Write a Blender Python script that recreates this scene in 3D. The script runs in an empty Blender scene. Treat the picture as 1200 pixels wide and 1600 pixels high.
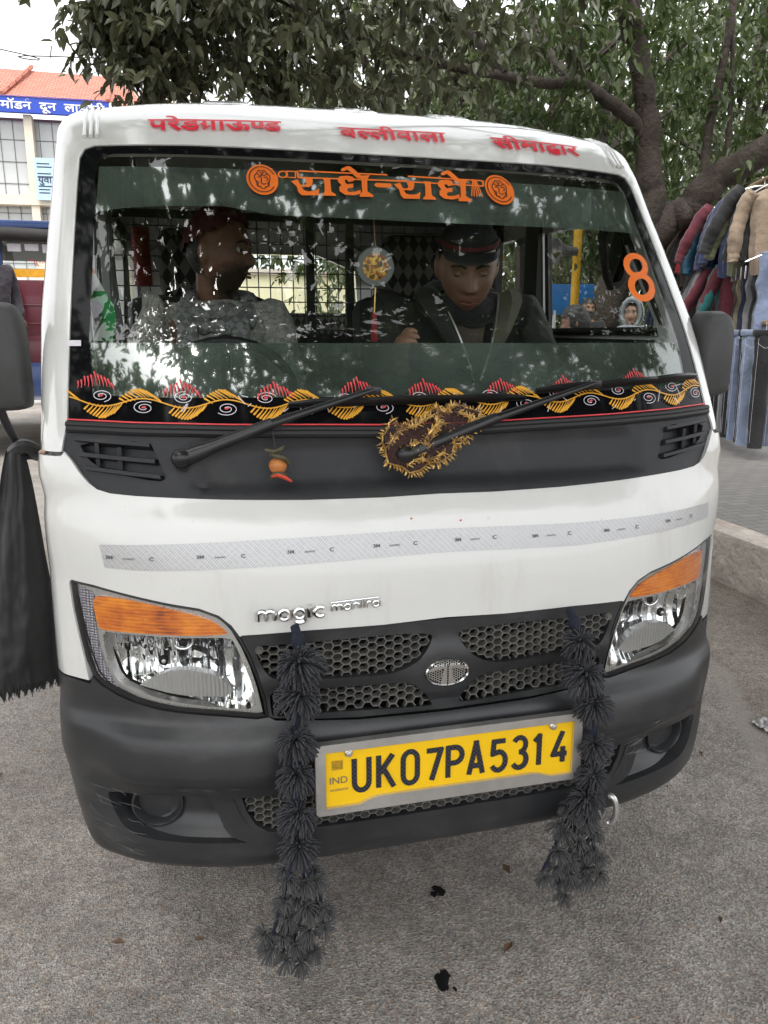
import bpy, bmesh, math, random
import numpy as np
from mathutils import Vector, Matrix, geometry, noise
R = math.radians
SC = bpy.context.scene
COL = SC.collection
# ------------------------------------------------------------ camera
cam_d = bpy.data.cameras.new('camera'); cam = bpy.data.objects.new('camera', cam_d); COL.objects.link(cam)
SC.camera = cam
cam_d.sensor_fit = 'VERTICAL'; cam_d.sensor_height = 36.0; cam_d.lens = 36.0*1200/1600
cam_d.clip_end = 2000; cam_d.clip_start = .02
CAM = Vector((-.4528, -1.3116, 1.3142)); YAW, PITCH = R(14.1), R(13.03)
cam.location = CAM
_d = Vector((math.sin(YAW)*math.cos(PITCH), math.cos(YAW)*math.cos(PITCH), -math.sin(PITCH)))
cam.rotation_euler = _d.to_track_quat('-Z', 'Y').to_euler()
SC.render.resolution_x, SC.render.resolution_y = 768, 1024
# ------------------------------------------------------------ sky and sun
W = bpy.data.worlds.new('World'); SC.world = W; W.use_nodes = True
nt = W.node_tree; bg = nt.nodes['Background']
sky = nt.nodes.new('ShaderNodeTexSky'); sky.sky_type = 'NISHITA'; sky.sun_disc = False
SUN_EL, SUN_AZ = R(64), R(205)            # azimuth clockwise from +Y: behind the camera, a little to the left
sky.sun_elevation = SUN_EL; sky.sun_rotation = SUN_AZ; sky.dust_density = 8.0; sky.air_density = 1.0; sky.ozone_density = 1.0
hs = nt.nodes.new('ShaderNodeHueSaturation'); hs.inputs['Saturation'].default_value = .15
veil = nt.nodes.new('ShaderNodeMix'); veil.data_type = 'RGBA'; veil.inputs['Factor'].default_value = .60; veil.inputs['B'].default_value = (6.6, 6.7, 6.9, 1)   # even cloud cover over the clear sky
nt.links.new(sky.outputs[0], hs.inputs['Color']); nt.links.new(hs.outputs[0], veil.inputs['A']); nt.links.new(veil.outputs['Result'], bg.inputs['Color'])
bg.inputs['Strength'].default_value = .15
sun_d = bpy.data.lights.new('sun', 'SUN'); sun_d.energy = .7; sun_d.angle = R(25); sun_d.color = (1, .97, .93)
sun = bpy.data.objects.new('sun', sun_d); COL.objects.link(sun)
_sd = Vector((math.sin(SUN_AZ)*math.cos(SUN_EL), math.cos(SUN_AZ)*math.cos(SUN_EL), math.sin(SUN_EL)))
sun.rotation_euler = _sd.to_track_quat('Z', 'Y').to_euler(); sun.location = (0, 0, 12)
SC.view_settings.view_transform = 'Standard'; SC.view_settings.look = 'None'; SC.view_settings.gamma = 1
SC.view_settings.exposure = 1.3
SC.render.engine = 'CYCLES'
SC.cycles.max_bounces = 10; SC.cycles.transparent_max_bounces = 24; SC.cycles.glossy_bounces = 5; SC.cycles.diffuse_bounces = 4
SC.cycles.caustics_reflective = False; SC.cycles.caustics_refractive = False
SC.cycles.use_denoising = True
random.seed(7)
# ------------------------------------------------------------ helpers
def tag(o, label=None, cat=None, group=None, kind=None):
    if label: o['label'] = label
    if cat: o['category'] = cat
    if group: o['group'] = group
    if kind: o['kind'] = kind
    return o
def thing(name, label, cat, loc=(0, 0, 0), rz=0, group=None):
    o = bpy.data.objects.new(name, None); COL.objects.link(o); o.location = loc; o.rotation_euler = (0, 0, rz)
    o.empty_display_size = .1
    return tag(o, label, cat, group)
def link(name, me, mats, parent=None, loc=None):
    o = bpy.data.objects.new(name, me); COL.objects.link(o)
    for m in (mats if isinstance(mats, (list, tuple)) else [mats]): me.materials.append(m)
    if parent is not None:
        o.parent = parent
        if loc is None:
            q = parent; M = Matrix.Identity(4); ch = []
            while q is not None: ch.append(q); q = q.parent
            for q in reversed(ch): M = M @ q.matrix_parent_inverse @ q.matrix_basis
            o.matrix_parent_inverse = M.inverted()
    if loc is not None: o.location = loc
    return o
class MB:
    """collects verts/faces in world space and links them as ONE mesh object"""
    def __init__(s): s.v = []; s.f = []; s.mi = []
    def add(s, vs, fs, mi=0):
        n = len(s.v); s.v += [tuple(map(float, q)) for q in vs]; s.f += [tuple(n+i for i in f) for f in fs]; s.mi += [mi]*len(fs); return s
    def box(s, c, d, rot=None, mi=0, bev=0):
        x, y, z = d[0]/2, d[1]/2, d[2]/2
        if bev:
            bm = bmesh.new(); bmesh.ops.create_cube(bm, size=1)
            for q in bm.verts: q.co = Vector((q.co.x*d[0], q.co.y*d[1], q.co.z*d[2]))
            bmesh.ops.bevel(bm, geom=bm.edges[:], offset=bev, segments=2, affect='EDGES', profile=.5)
            vs = [q.co.copy() for q in bm.verts]; bm.verts.index_update(); fs = [[q.index for q in f.verts] for f in bm.faces]; bm.free()
        else:
            vs = [Vector((a*x, b*y, e*z)) for a in (-1, 1) for b in (-1, 1) for e in (-1, 1)]
            fs = [(0, 1, 3, 2), (4, 6, 7, 5), (0, 4, 5, 1), (2, 3, 7, 6), (0, 2, 6, 4), (1, 5, 7, 3)]
        if rot is not None: vs = [rot @ q for q in vs]
        return s.add([q+Vector(c) for q in vs], fs, mi)
    def tube(s, pts, r, n=8, cap=True, mi=0, flat=1.0, up=None):
        P = [Vector(q) for q in pts]; rs = r if isinstance(r, (list, tuple)) else [r]*len(P)
        vs = []; u = None
        for i, q in enumerate(P):
            d = (P[min(i+1, len(P)-1)]-P[max(i-1, 0)]).normalized()
            if u is None:
                a = Vector(up) if up is not None else (Vector((0, 0, 1)) if abs(d.z) < .9 else Vector((1, 0, 0)))
                u = (a-d*a.dot(d)).normalized()
            else: u = (u-d*u.dot(d)).normalized()
            w = d.cross(u)
            for k in range(n):
                an = 2*math.pi*k/n
                vs.append(q+(w*math.cos(an)+u*math.sin(an)*flat)*rs[i])
        fs = [(i*n+k, i*n+(k+1) % n, (i+1)*n+(k+1) % n, (i+1)*n+k) for i in range(len(P)-1) for k in range(n)]
        if cap: fs += [tuple(range(n-1, -1, -1)), tuple((len(P)-1)*n+k for k in range(n))]
        return s.add(vs, fs, mi)
    def lathe(s, prof, c, axis='z', n=24, mi=0, M=None):
        vs = []
        for r, h in prof:
            for k in range(n):
                a = 2*math.pi*k/n; x, y = r*math.cos(a), r*math.sin(a)
                q = Vector((x, y, h)) if axis == 'z' else (Vector((h, x, y)) if axis == 'x' else Vector((y, h, x)))
                if M is not None: q = M @ q
                vs.append(q+Vector(c))
        m = len(prof)
        fs = [(i*n+k, i*n+(k+1) % n, (i+1)*n+(k+1) % n, (i+1)*n+k) for i in range(m-1) for k in range(n)]
        if prof[0][0] > 1e-6: fs.append(tuple(range(n-1, -1, -1)))
        if prof[-1][0] > 1e-6: fs.append(tuple((m-1)*n+k for k in range(n)))
        return s.add(vs, fs, mi)
    def ball(s, c, r, seg=16, rings=10, mi=0, M=None, fn=None):
        sx, sy, sz = r if isinstance(r, (list, tuple)) else (r, r, r)
        vs = []
        for i in range(rings+1):
            th = math.pi*i/rings
            for k in range(seg):
                a = 2*math.pi*k/seg
                q = Vector((math.sin(th)*math.cos(a), math.sin(th)*math.sin(a), math.cos(th)))
                if fn: q = fn(q)
                q = Vector((q.x*sx, q.y*sy, q.z*sz))
                if M is not None: q = M @ q
                vs.append(q+Vector(c))
        fs = [(i*seg+k, (i+1)*seg+k, (i+1)*seg+(k+1) % seg, i*seg+(k+1) % seg) for i in range(rings) for k in range(seg)]
        return s.add(vs, fs, mi)
    def prism(s, poly, M, h, mi=0):
        """2D polygon (x,y) extruded by h along local z, placed by matrix M"""
        n = len(poly); vs = [M @ Vector((x, y, 0)) for x, y in poly]+[M @ Vector((x, y, h)) for x, y in poly]
        fs = [tuple(range(n-1, -1, -1)), tuple(range(n, 2*n))]+[(i, (i+1) % n, n+(i+1) % n, n+i) for i in range(n)]
        return s.add(vs, fs, mi)
    def build(s, name, mats, parent=None, smooth=True, angle=40):
        me = bpy.data.meshes.new(name); me.from_pydata(s.v, [], s.f); me.validate()
        bm = bmesh.new(); bm.from_mesh(me); bmesh.ops.remove_doubles(bm, verts=bm.verts[:], dist=1e-6)
        bmesh.ops.dissolve_degenerate(bm, dist=1e-7, edges=bm.edges[:])
        bmesh.ops.recalc_face_normals(bm, faces=bm.faces[:]); bm.to_mesh(me); bm.free()
        o = link(name, me, mats, parent)
        if len(s.mi) == len(me.polygons) and any(s.mi): me.polygons.foreach_set('material_index', s.mi)
        if smooth:
            me.polygons.foreach_set('use_smooth', [True]*len(me.polygons))
            me.set_sharp_from_angle(angle=R(angle))
        return o
def children(o): return [c for c in bpy.data.objects if c.parent is o]
def copy_tree(o, parent=None):
    c = o.copy(); COL.objects.link(c)
    if parent is not None: c.parent = parent
    for ch in children(o): copy_tree(ch, c)
    return c
def inside(p, poly):
    x, y = p; r = False; n = len(poly); j = n-1
    for i in range(n):
        xi, yi = poly[i]; xj, yj = poly[j]
        if (yi > y) != (yj > y) and x < (xj-xi)*(y-yi)/(yj-yi)+xi: r = not r
        j = i
    return r
def densify(poly, sp, closed=True):
    out = []; n = len(poly)
    for i in range(n if closed else n-1):
        a, b = poly[i], poly[(i+1) % n]; d = math.hypot(b[0]-a[0], b[1]-a[1]); k = max(1, int(math.ceil(d/sp)))
        out += [(a[0]+(b[0]-a[0])*j/k, a[1]+(b[1]-a[1])*j/k) for j in range(k)]
    if not closed: out.append(poly[-1])
    return out
def rounded(poly, it=2):
    for _ in range(it):                                   # Chaikin corner cutting
        q = []
        for i in range(len(poly)):
            a, b = poly[i], poly[(i+1) % len(poly)]
            q += [(a[0]*.8+b[0]*.2, a[1]*.8+b[1]*.2), (a[0]*.2+b[0]*.8, a[1]*.2+b[1]*.8)]
        poly = q
    return poly
def mir(P): return [(-a, b) for a, b in P]
def sym(P): return list(P)+[(-a, b) for a, b in reversed(P)]
def tri2d(outer, holes, sp):
    """conforming triangulation of a polygon with holes, regular points inside"""
    loops = [densify(outer, sp)]+[densify(h, min(sp, .012)) for h in holes]
    pts = []; edges = []
    for L in loops:
        n = len(pts); pts += L; edges += [(n+i, n+(i+1) % len(L)) for i in range(len(L))]
    A = np.array(pts); lo, hi = A.min(0), A.max(0)
    xs = np.arange(lo[0]+sp*.5, hi[0], sp); ys = np.arange(lo[1]+sp*.5, hi[1], sp)
    def ins(P, L):
        L = np.array(L); x, y = P[:, 0], P[:, 1]; r = np.zeros(len(P), bool); K = np.roll(L, 1, 0)
        for (xi, yi), (xj, yj) in zip(L, K):
            c = (yi > y) != (yj > y)
            if c.any(): r ^= c & (x < (xj-xi)*(y-yi)/((yj-yi) or 1e-12)+xi)
        return r
    if len(xs) and len(ys):
        G = np.stack(np.meshgrid(xs, ys), -1).reshape(-1, 2); G = G[ins(G, loops[0])]
        for h in loops[1:]: G = G[~ins(G, h)]
        if len(G):
            dm = np.full(len(G), 1e9)
            for k in range(0, len(A), 64): dm = np.minimum(dm, np.hypot(G[:, None, 0]-A[None, k:k+64, 0], G[:, None, 1]-A[None, k:k+64, 1]).min(1))
            pts += [tuple(q) for q in G[dm > sp*.45].tolist()]
    v, e, f, *_ = geometry.delaunay_2d_cdt([Vector(q) for q in pts], edges, [], 0, 1e-5)
    f = [tuple(t) for t in f]; VV = np.array([tuple(q) for q in v])
    cc = np.array([VV[list(t)].mean(0) for t in f]); ok = ins(cc, loops[0])
    for h in loops[1:]: ok &= ~ins(cc, h)
    return [tuple(q) for q in VV.tolist()], [t for t, o in zip(f, ok) if o]
def snorm(s, t):
    e = 1e-3
    a = shell(s+e, t)-shell(s-e, t); b = shell(s, t+e)-shell(s, t-e)
    n = np.cross(a, b); return n/np.linalg.norm(n, axis=-1, keepdims=True)
def onshell(st, off=0):
    S = np.array([q[0] for q in st], float); T = np.array([q[1] for q in st], float)
    o = np.array([off(*q) for q in st]) if callable(off) else off*np.ones(len(S))
    return shell(S, T)+snorm(S, T)*o[:, None]
def P3(s, t, off=0): return Vector(onshell([(s, t)], off)[0])
def patch(name, outer, mats, parent, holes=(), off=0., thick=.004, sp=.02, rim=True, angle=50):
    v, fs = tri2d(outer, holes, sp)
    P = onshell(v, off); me = bpy.data.meshes.new(name)
    nv = len(v); vs = [tuple(q) for q in P]; faces = [tuple(f) for f in fs]
    # orient outwards
    if faces:
        a, b, c = (np.array(vs[i]) for i in faces[0][:3]); nn = np.cross(b-a, c-a)
        if nn @ snorm(np.array([v[faces[0][0]][0]]), np.array([v[faces[0][0]][1]]))[0] < 0: faces = [tuple(reversed(f)) for f in faces]
    if rim:
        cnt = {}
        for f in faces:
            for i in range(len(f)):
                a, b = f[i], f[(i+1) % len(f)]; cnt[(a, b)] = 1
        bd = [(a, b) for (a, b) in cnt if (b, a) not in cnt]
        ids = sorted({i for e in bd for i in e}); N = snorm(np.array([v[i][0] for i in ids]), np.array([v[i][1] for i in ids]))
        m1 = {}; m2 = {}
        for j, i in enumerate(ids):
            m1[i] = len(vs); vs.append(tuple(P[i])); m2[i] = len(vs); vs.append(tuple(P[i]-N[j]*thick))
        faces += [(m1[b], m1[a], m2[a], m2[b]) for a, b in bd]
    me.from_pydata(vs, [], faces); me.validate()
    me.polygons.foreach_set('use_smooth', [True]*len(me.polygons)); me.set_sharp_from_angle(angle=R(angle))
    return link(name, me, mats, parent)
def ribbon_mb(mb, pts, w, off=.002, mi=0, cap=True):
    """flat painted stroke on the shell: pts in (s,t), widths in metres"""
    n = len(pts); ws = w if isinstance(w, (list, tuple)) else [w]*n
    L = []; Q = []
    for i in range(n):
        a, b = pts[max(i-1, 0)], pts[min(i+1, n-1)]; d = math.hypot(b[0]-a[0], b[1]-a[1])+1e-9
        nx, ny = -(b[1]-a[1])/d, (b[0]-a[0])/d
        L.append((pts[i][0]+nx*ws[i]/2, pts[i][1]+ny*ws[i]/2)); Q.append((pts[i][0]-nx*ws[i]/2, pts[i][1]-ny*ws[i]/2))
    V = onshell(L+Q, off)
    mb.add(V, [(i, i+1, n+i+1, n+i) for i in range(n-1)], mi)
    if cap:
        for e in (0, n-1):
            if ws[e] > .0015:
                c = pts[e]; r = ws[e]/2
                ring = [(c[0]+r*math.cos(k*.785), c[1]+r*math.sin(k*.785)) for k in range(8)]
                mb.add(onshell(ring, off*1.15), [tuple(range(8))], mi)
def bez(pts, n=8):
    """Catmull-Rom through points"""
    out = []; P = [Vector(q) for q in pts]
    for i in range(len(P)-1):
        p0, p1, p2, p3 = P[max(i-1, 0)], P[i], P[i+1], P[min(i+2, len(P)-1)]
        for k in range(n):
            u = k/n
            out.append(.5*((2*p1)+(p2-p0)*u+(2*p0-5*p1+4*p2-p3)*u*u+(3*p1-p0-3*p2+p3)*u**3))
    out.append(P[-1]); return out
def text2d(s, size=1.0, bold=0.0, space=1.0, res=6):
    """flat triangulated outline of a string: verts, faces, width"""
    cu = bpy.data.curves.new('t', 'FONT'); cu.body = s; cu.size = size; cu.offset = bold; cu.space_character = space; cu.resolution_u = res; cu.fill_mode = 'FRONT'
    o = bpy.data.objects.new('t', cu); COL.objects.link(o)
    dg = bpy.context.evaluated_depsgraph_get(); me = bpy.data.meshes.new_from_object(o.evaluated_get(dg))
    v = [tuple(q.co[:2]) for q in me.vertices]; f = [tuple(p.vertices) for p in me.polygons]
    bpy.data.objects.remove(o); bpy.data.curves.remove(cu); bpy.data.meshes.remove(me)
    return v, f
def area2d(v, f):
    a = 0.
    for q in f:
        for k in range(1, len(q)-1):
            (x0, y0), (x1, y1), (x2, y2) = v[q[0]], v[q[k]], v[q[k+1]]; a += abs((x1-x0)*(y2-y0)-(x2-x0)*(y1-y0))/2
    return a
def glyph(s, bold):
    """a thickened letter; the outline fill fails at some offsets, so take the fullest good one near the wish"""
    a0 = area2d(*text2d(s, 1, 0)); best = None
    for d in (0, .0007, -.0007, .0015, -.0015, .0023, -.0023, .0031, -.0031, .004, -.004, -.006, -.008, -.010):
        v, f = text2d(s, 1, bold+d); a = area2d(v, f)
        if a < a0+(bold+d)*5.7 and (best is None or a-4*d > best[0]+.004): best = (a-4*d, v, f)
    return best[1], best[2]
def cut2d(v, f, xmax):
    """keep the part of a flat glyph left of xmax (half consonants)"""
    bm = bmesh.new(); vs = [bm.verts.new((a, b, 0)) for a, b in v]
    for q in f:
        try: bm.faces.new([vs[i] for i in q])
        except ValueError: pass
    bmesh.ops.bisect_plane(bm, geom=bm.verts[:]+bm.edges[:]+bm.faces[:], plane_co=(xmax, 0, 0), plane_no=(1, 0, 0), clear_outer=True)
    bm.verts.index_update(); r = [tuple(q.co[:2]) for q in bm.verts], [tuple(q.index for q in p.verts) for p in bm.faces]; bm.free(); return r
def ev_mesh(o):
    dg = bpy.context.evaluated_depsgraph_get(); dg.update(); return bpy.data.meshes.new_from_object(o.evaluated_get(dg))
# ---- van shell: a centre profile (y, z) swept sideways by a cross curve ----
PROF = np.array([(.060,.291),(.020,.295),(.001,.313),(-.007,.345),(-.012,.39),(-.012,.44),(-.012,.50),(-.02,.56),(-.02,.585),(-.003,.61),(.0,.65),(.0,.70),(.002,.76),(.004,.80),(.008,.87),(.022,.94),(.045,1.0),
  (.078,1.06),(.097,1.12),(.117,1.158),(.150,1.222),(.194,1.300),(.290,1.437),(.390,1.572),(.460,1.662),(.496,1.706),(.528,1.738),(.578,1.780),(.640,1.817),(.710,1.846),(.80,1.864),(1.0,1.878),(1.4,1.888),(2.0,1.890),(2.7,1.882),(3.35,1.862)])
TT = np.concatenate([[0], np.cumsum(np.hypot(*np.diff(PROF, axis=0).T))]); TT = TT-TT[4]+0.159989
def herm(x, X, Y):
    X = np.asarray(X, float); Y = np.asarray(Y, float)
    d = np.diff(Y)/np.diff(X); m = np.empty(len(X)); m[0] = d[0]; m[-1] = d[-1]
    h = np.diff(X); m[1:-1] = (d[:-1]*h[1:] + d[1:]*h[:-1])/(h[1:]+h[:-1])
    x = np.clip(x, X[0], X[-1]); i = np.clip(np.searchsorted(X, x)-1, 0, len(X)-2)
    u = (x-X[i])/h[i]
    return ((2*u**3-3*u**2+1)*Y[i] + (u**3-2*u**2+u)*h[i]*m[i] + (3*u**2-2*u**3)*Y[i+1] + (u**3-u**2)*h[i]*m[i+1])
def t_of_z(z): return float(np.interp(z, PROF[:31,1], TT[:31]))
_ZK = lambda *zs: [t_of_z(z) for z in zs]
KT = _ZK(.27,.87,1.06,1.165,1.60,1.72); KV = [.65,.65,.42,.40,.38,.34]
WT = _ZK(.27,.40,.50,.60,.90,1.06,1.165,1.35,1.72,1.85); WV = [.695,.728,.745,.743,.740,.738,.734,.734,.712,.69]
def shell(s, t):
    s = np.asarray(s, float); t = np.asarray(t, float)
    y = herm(t, TT, PROF[:,0]); z = herm(t, TT, PROF[:,1]); e = 2e-3
    ty = herm(t+e, TT, PROF[:,0])-herm(t-e, TT, PROF[:,0]); tz = herm(t+e, TT, PROF[:,1])-herm(t-e, TT, PROF[:,1])
    ln = np.hypot(ty, tz)+1e-12; ny, nz = tz/ln, -ty/ln
    fl = np.clip((np.asarray(y)-.52)/.35, 0, 1)*(np.asarray(z) > 1.6); fl = fl*fl*(3-2*fl)     # swept straight back up to the header, along the normal on the roof
    ny = ny*fl + (1-fl); nz = nz*fl
    k = np.interp(t, KT, KV); W = np.interp(t, WT, WV)
    a = np.abs(s); xc = W-.05; m = 4*k*xc**3; b0 = k*xc**4
    c = .09; p1x, p1d = W, b0+m*.05; L = .19
    u = np.clip((a-xc)/L, 0, 1)
    bx = (1-u)**2*xc + 2*u*(1-u)*p1x + u*u*p1x; bd = (1-u)**2*b0 + 2*u*(1-u)*p1d + u*u*(p1d+c)
    x = np.where(a < xc, a, bx); d = np.where(a < xc, k*a**4, bd) + np.clip(a-xc-L, 0, None)
    return np.stack([np.sign(s)*x, y+ny*d, z+nz*d], -1)
# ------------------------------------------------------------ materials
def mat(name, col=(.5, .5, .5), rough=.5, metal=0., spec=.5, coat=0., noise_=None, bump=None, vary=.0, scale=8, sheen=0., alpha=None, trans=0., emit=None, obj=True):
    """principled; vary = brightness variation by noise at scale; bump = (scale, strength, distance)"""
    m = bpy.data.materials.new(name); m.use_nodes = True; n = m.node_tree; b = n.nodes['Principled BSDF']
    b.inputs['Base Color'].default_value = (*col, 1); b.inputs['Roughness'].default_value = rough; b.inputs['Metallic'].default_value = metal
    b.inputs['Specular IOR Level'].default_value = spec; b.inputs['Coat Weight'].default_value = coat; b.inputs['Coat Roughness'].default_value = .06
    b.inputs['Sheen Weight'].default_value = sheen
    if trans: b.inputs['Transmission Weight'].default_value = trans
    tc = n.nodes.new('ShaderNodeTexCoord')
    if vary:
        nz = n.nodes.new('ShaderNodeTexNoise'); nz.inputs['Scale'].default_value = scale; nz.inputs['Detail'].default_value = 6; nz.inputs['Roughness'].default_value = .65
        n.links.new(tc.outputs['Object'], nz.inputs['Vector'])
        mr = n.nodes.new('ShaderNodeMapRange'); mr.inputs['From Min'].default_value = .3; mr.inputs['From Max'].default_value = .7
        mr.inputs['To Min'].default_value = 1-vary; mr.inputs['To Max'].default_value = 1+vary
        n.links.new(nz.outputs['Fac'], mr.inputs['Value'])
        mx = n.nodes.new('ShaderNodeMix'); mx.data_type = 'RGBA'; mx.blend_type = 'MULTIPLY'; mx.inputs['Factor'].default_value = 1
        mx.inputs['A'].default_value = (*col, 1); n.links.new(mr.outputs[0], mx.inputs['B']); n.links.new(mx.outputs['Result'], b.inputs['Base Color'])
        mr2 = n.nodes.new('ShaderNodeMapRange'); mr2.inputs['To Min'].default_value = max(0, rough-.08); mr2.inputs['To Max'].default_value = min(1, rough+.08)
        n.links.new(nz.outputs['Fac'], mr2.inputs['Value']); n.links.new(mr2.outputs[0], b.inputs['Roughness'])
    if bump:
        nb = n.nodes.new('ShaderNodeTexNoise'); nb.inputs['Scale'].default_value = bump[0]; nb.inputs['Detail'].default_value = 5
        n.links.new(tc.outputs['Object'], nb.inputs['Vector'])
        bp = n.nodes.new('ShaderNodeBump'); bp.inputs['Strength'].default_value = bump[1]; bp.inputs['Distance'].default_value = bump[2]
        n.links.new(nb.outputs['Fac'], bp.inputs['Height']); n.links.new(bp.outputs[0], b.inputs['Normal'])
    return m
def nd(m, t, **k):
    q = m.node_tree.nodes.new(t)
    for a, v in k.items():
        if a in q.inputs.keys(): q.inputs[a].default_value = v
        else: setattr(q, a, v)
    return q
def ln(m, a, b): m.node_tree.links.new(a, b)
def bsdf(m): return m.node_tree.nodes['Principled BSDF']
def glass_mat(name, tint, ior=1.5, body=None, body_w=0., rough=0.):
    """thin sheet: see-through by colour, mirror by Fresnel, optional dusty body"""
    m = bpy.data.materials.new(name); m.use_nodes = True; n = m.node_tree; n.nodes.clear()
    out = n.nodes.new('ShaderNodeOutputMaterial'); tr = n.nodes.new('ShaderNodeBsdfTransparent'); tr.inputs[0].default_value = (*tint, 1)
    gl = n.nodes.new('ShaderNodeBsdfGlossy'); gl.inputs['Roughness'].default_value = rough; gl.inputs['Color'].default_value = (1, 1, 1, 1)
    fr = n.nodes.new('ShaderNodeFresnel'); fr.inputs['IOR'].default_value = ior
    geo = n.nodes.new('ShaderNodeNewGeometry')
    base = tr.outputs[0]
    if body_w:
        df = n.nodes.new('ShaderNodeBsdfDiffuse'); df.inputs[0].default_value = (*body, 1); mx = n.nodes.new('ShaderNodeMixShader')
        tc = n.nodes.new('ShaderNodeTexCoord'); nz = n.nodes.new('ShaderNodeTexNoise'); nz.inputs['Scale'].default_value = 6; nz.inputs['Detail'].default_value = 8
        n.links.new(tc.outputs['Object'], nz.inputs['Vector'])
        mr = n.nodes.new('ShaderNodeMapRange'); mr.inputs['From Min'].default_value = .3; mr.inputs['From Max'].default_value = .75; mr.inputs['To Min'].default_value = body_w*.5; mr.inputs['To Max'].default_value = min(1, body_w*1.4)
        n.links.new(nz.outputs['Fac'], mr.inputs['Value']); n.links.new(mr.outputs[0], mx.inputs[0])
        n.links.new(tr.outputs[0], mx.inputs[1]); n.links.new(df.outputs[0], mx.inputs[2]); base = mx.outputs[0]
    m2 = n.nodes.new('ShaderNodeMixShader')
    iv = n.nodes.new('ShaderNodeMix'); iv.inputs['A'].default_value = ior; iv.inputs['B'].default_value = 1/ior      # both sides act as a thin pane
    n.links.new(geo.outputs['Backfacing'], iv.inputs['Factor']); n.links.new(iv.outputs['Result'], fr.inputs['IOR'])
    n.links.new(fr.outputs[0], m2.inputs[0]); n.links.new(base, m2.inputs[1]); n.links.new(gl.outputs[0], m2.inputs[2]); n.links.new(m2.outputs[0], out.inputs[0])
    return m
def dirt(m, colour, amount, scale=3., stretch=(1, 1, 1), lo=.5, hi=.75):
    """wear: a second colour mixed in by stretched noise"""
    n = m.node_tree; b = bsdf(m); s = b.inputs['Base Color']
    tc = nd(m, 'ShaderNodeTexCoord'); mp = nd(m, 'ShaderNodeMapping', Scale=stretch); nz = nd(m, 'ShaderNodeTexNoise', Scale=scale, Detail=9, Roughness=.7)
    ln(m, tc.outputs['Object'], mp.inputs[0]); ln(m, mp.outputs[0], nz.inputs['Vector'])
    mr = nd(m, 'ShaderNodeMapRange'); mr.inputs['From Min'].default_value = lo; mr.inputs['From Max'].default_value = hi; mr.inputs['To Max'].default_value = amount
    ln(m, nz.outputs['Fac'], mr.inputs['Value'])
    mx = nd(m, 'ShaderNodeMix', data_type='RGBA'); mx.inputs['B'].default_value = (*colour, 1)
    if s.is_linked: ln(m, s.links[0].from_socket, mx.inputs['A'])
    else: mx.inputs['A'].default_value = s.default_value
    ln(m, mr.outputs[0], mx.inputs['Factor']); ln(m, mx.outputs['Result'], s)
    return m
M = {}
M['white'] = dirt(dirt(mat('white_paint', (.68, .685, .665), .16, coat=1., vary=.03, scale=3, bump=(9, .05, .006)), (.36, .32, .26), .42, 7, (1, 1, .22), .53, .85), (.20, .16, .12), .55, 55, (1, 1, 1), .66, .74)
M['plastic'] = dirt(mat('bumper_plastic', (.023, .024, .026), .36, spec=.5, vary=.25, scale=7, bump=(420, .12, .0008)), (.13, .126, .12), .36, 4, (1, 1, 2.6), .50, .82)
M['scuff'] = mat('scuffed_plastic', (.12, .12, .118), .7, vary=.3, scale=60)
M['cowl'] = dirt(mat('cowl_plastic', (.022, .023, .026), .55, spec=.4, vary=.2, scale=9, bump=(380, .2, .001)), (.10, .096, .09), .35, 7, (1, 1, 1), .5, .8)
M['rubber'] = mat('black_rubber', (.012, .012, .013), .55, vary=.2)
M['blackgloss'] = mat('black_gloss', (.005, .005, .006), .06, spec=.14)
M['wiper'] = mat('wiper_black', (.010, .010, .011), .3, vary=.2, scale=20)
M['dark'] = mat('dark_void', (.006, .006, .006), .9)
M['mesh'] = dirt(mat('grille_mesh', (.11, .108, .10), .6, vary=.2, scale=30), (.24, .22, .19), .5, 12, (1, 1, 1), .45, .75)
M['chrome'] = mat('chrome', (.78, .78, .78), .12, metal=1., vary=.08, scale=12)
M['steel'] = mat('brushed_steel', (.66, .65, .63), .34, metal=.85, vary=.15, scale=9, bump=(60, .05, .002))
M['bezel'] = mat('lamp_bezel', (.55, .54, .52), .28, metal=.7, vary=.06, scale=14)
M['glass'] = glass_mat('clear_glass', (.91, .94, .92), 1.50)
M['film'] = glass_mat('tint_film', (.22, .30, .27), 2.25, (.145, .180, .162), .48, .045)
M['lens'] = glass_mat('lamp_lens', (.94, .95, .95), 1.45)
M['orange'] = mat('orange_vinyl', (.80, .16, .008), .4, vary=.06)
M['red'] = mat('red_vinyl', (.72, .010, .034), .4, vary=.08)
M['gold'] = mat('yellow_paint', (.75, .36, .02), .45, vary=.12, scale=30)
M['pink'] = mat('red_paint', (.72, .06, .07), .45, vary=.12, scale=30)
M['lilac'] = mat('white_stroke_paint', (.72, .68, .75), .45)
M['plate'] = mat('plate_yellow', (.92, .56, .008), .35, vary=.05, bump=(40, .05, .002))
M['ink'] = mat('black_ink', (.010, .010, .013), .38)
M['greyink'] = mat('grey_ink', (.12, .12, .13), .5)
m = M['amber'] = mat('amber_lens', (.75, .20, .006), .10, spec=.6, coat=.9)
tc = nd(m, 'ShaderNodeTexCoord'); mp = nd(m, 'ShaderNodeMapping', Scale=(.28, .28, 1.)); ln(m, tc.outputs['Object'], mp.inputs[0])
vo = nd(m, 'ShaderNodeTexVoronoi', Scale=190.); ln(m, mp.outputs[0], vo.inputs['Vector']); sc_ = nd(m, 'ShaderNodeSeparateColor'); ln(m, vo.outputs['Color'], sc_.inputs[0])
nz = nd(m, 'ShaderNodeTexNoise', Scale=13., Detail=3.); ln(m, tc.outputs['Object'], nz.inputs['Vector'])
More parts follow.
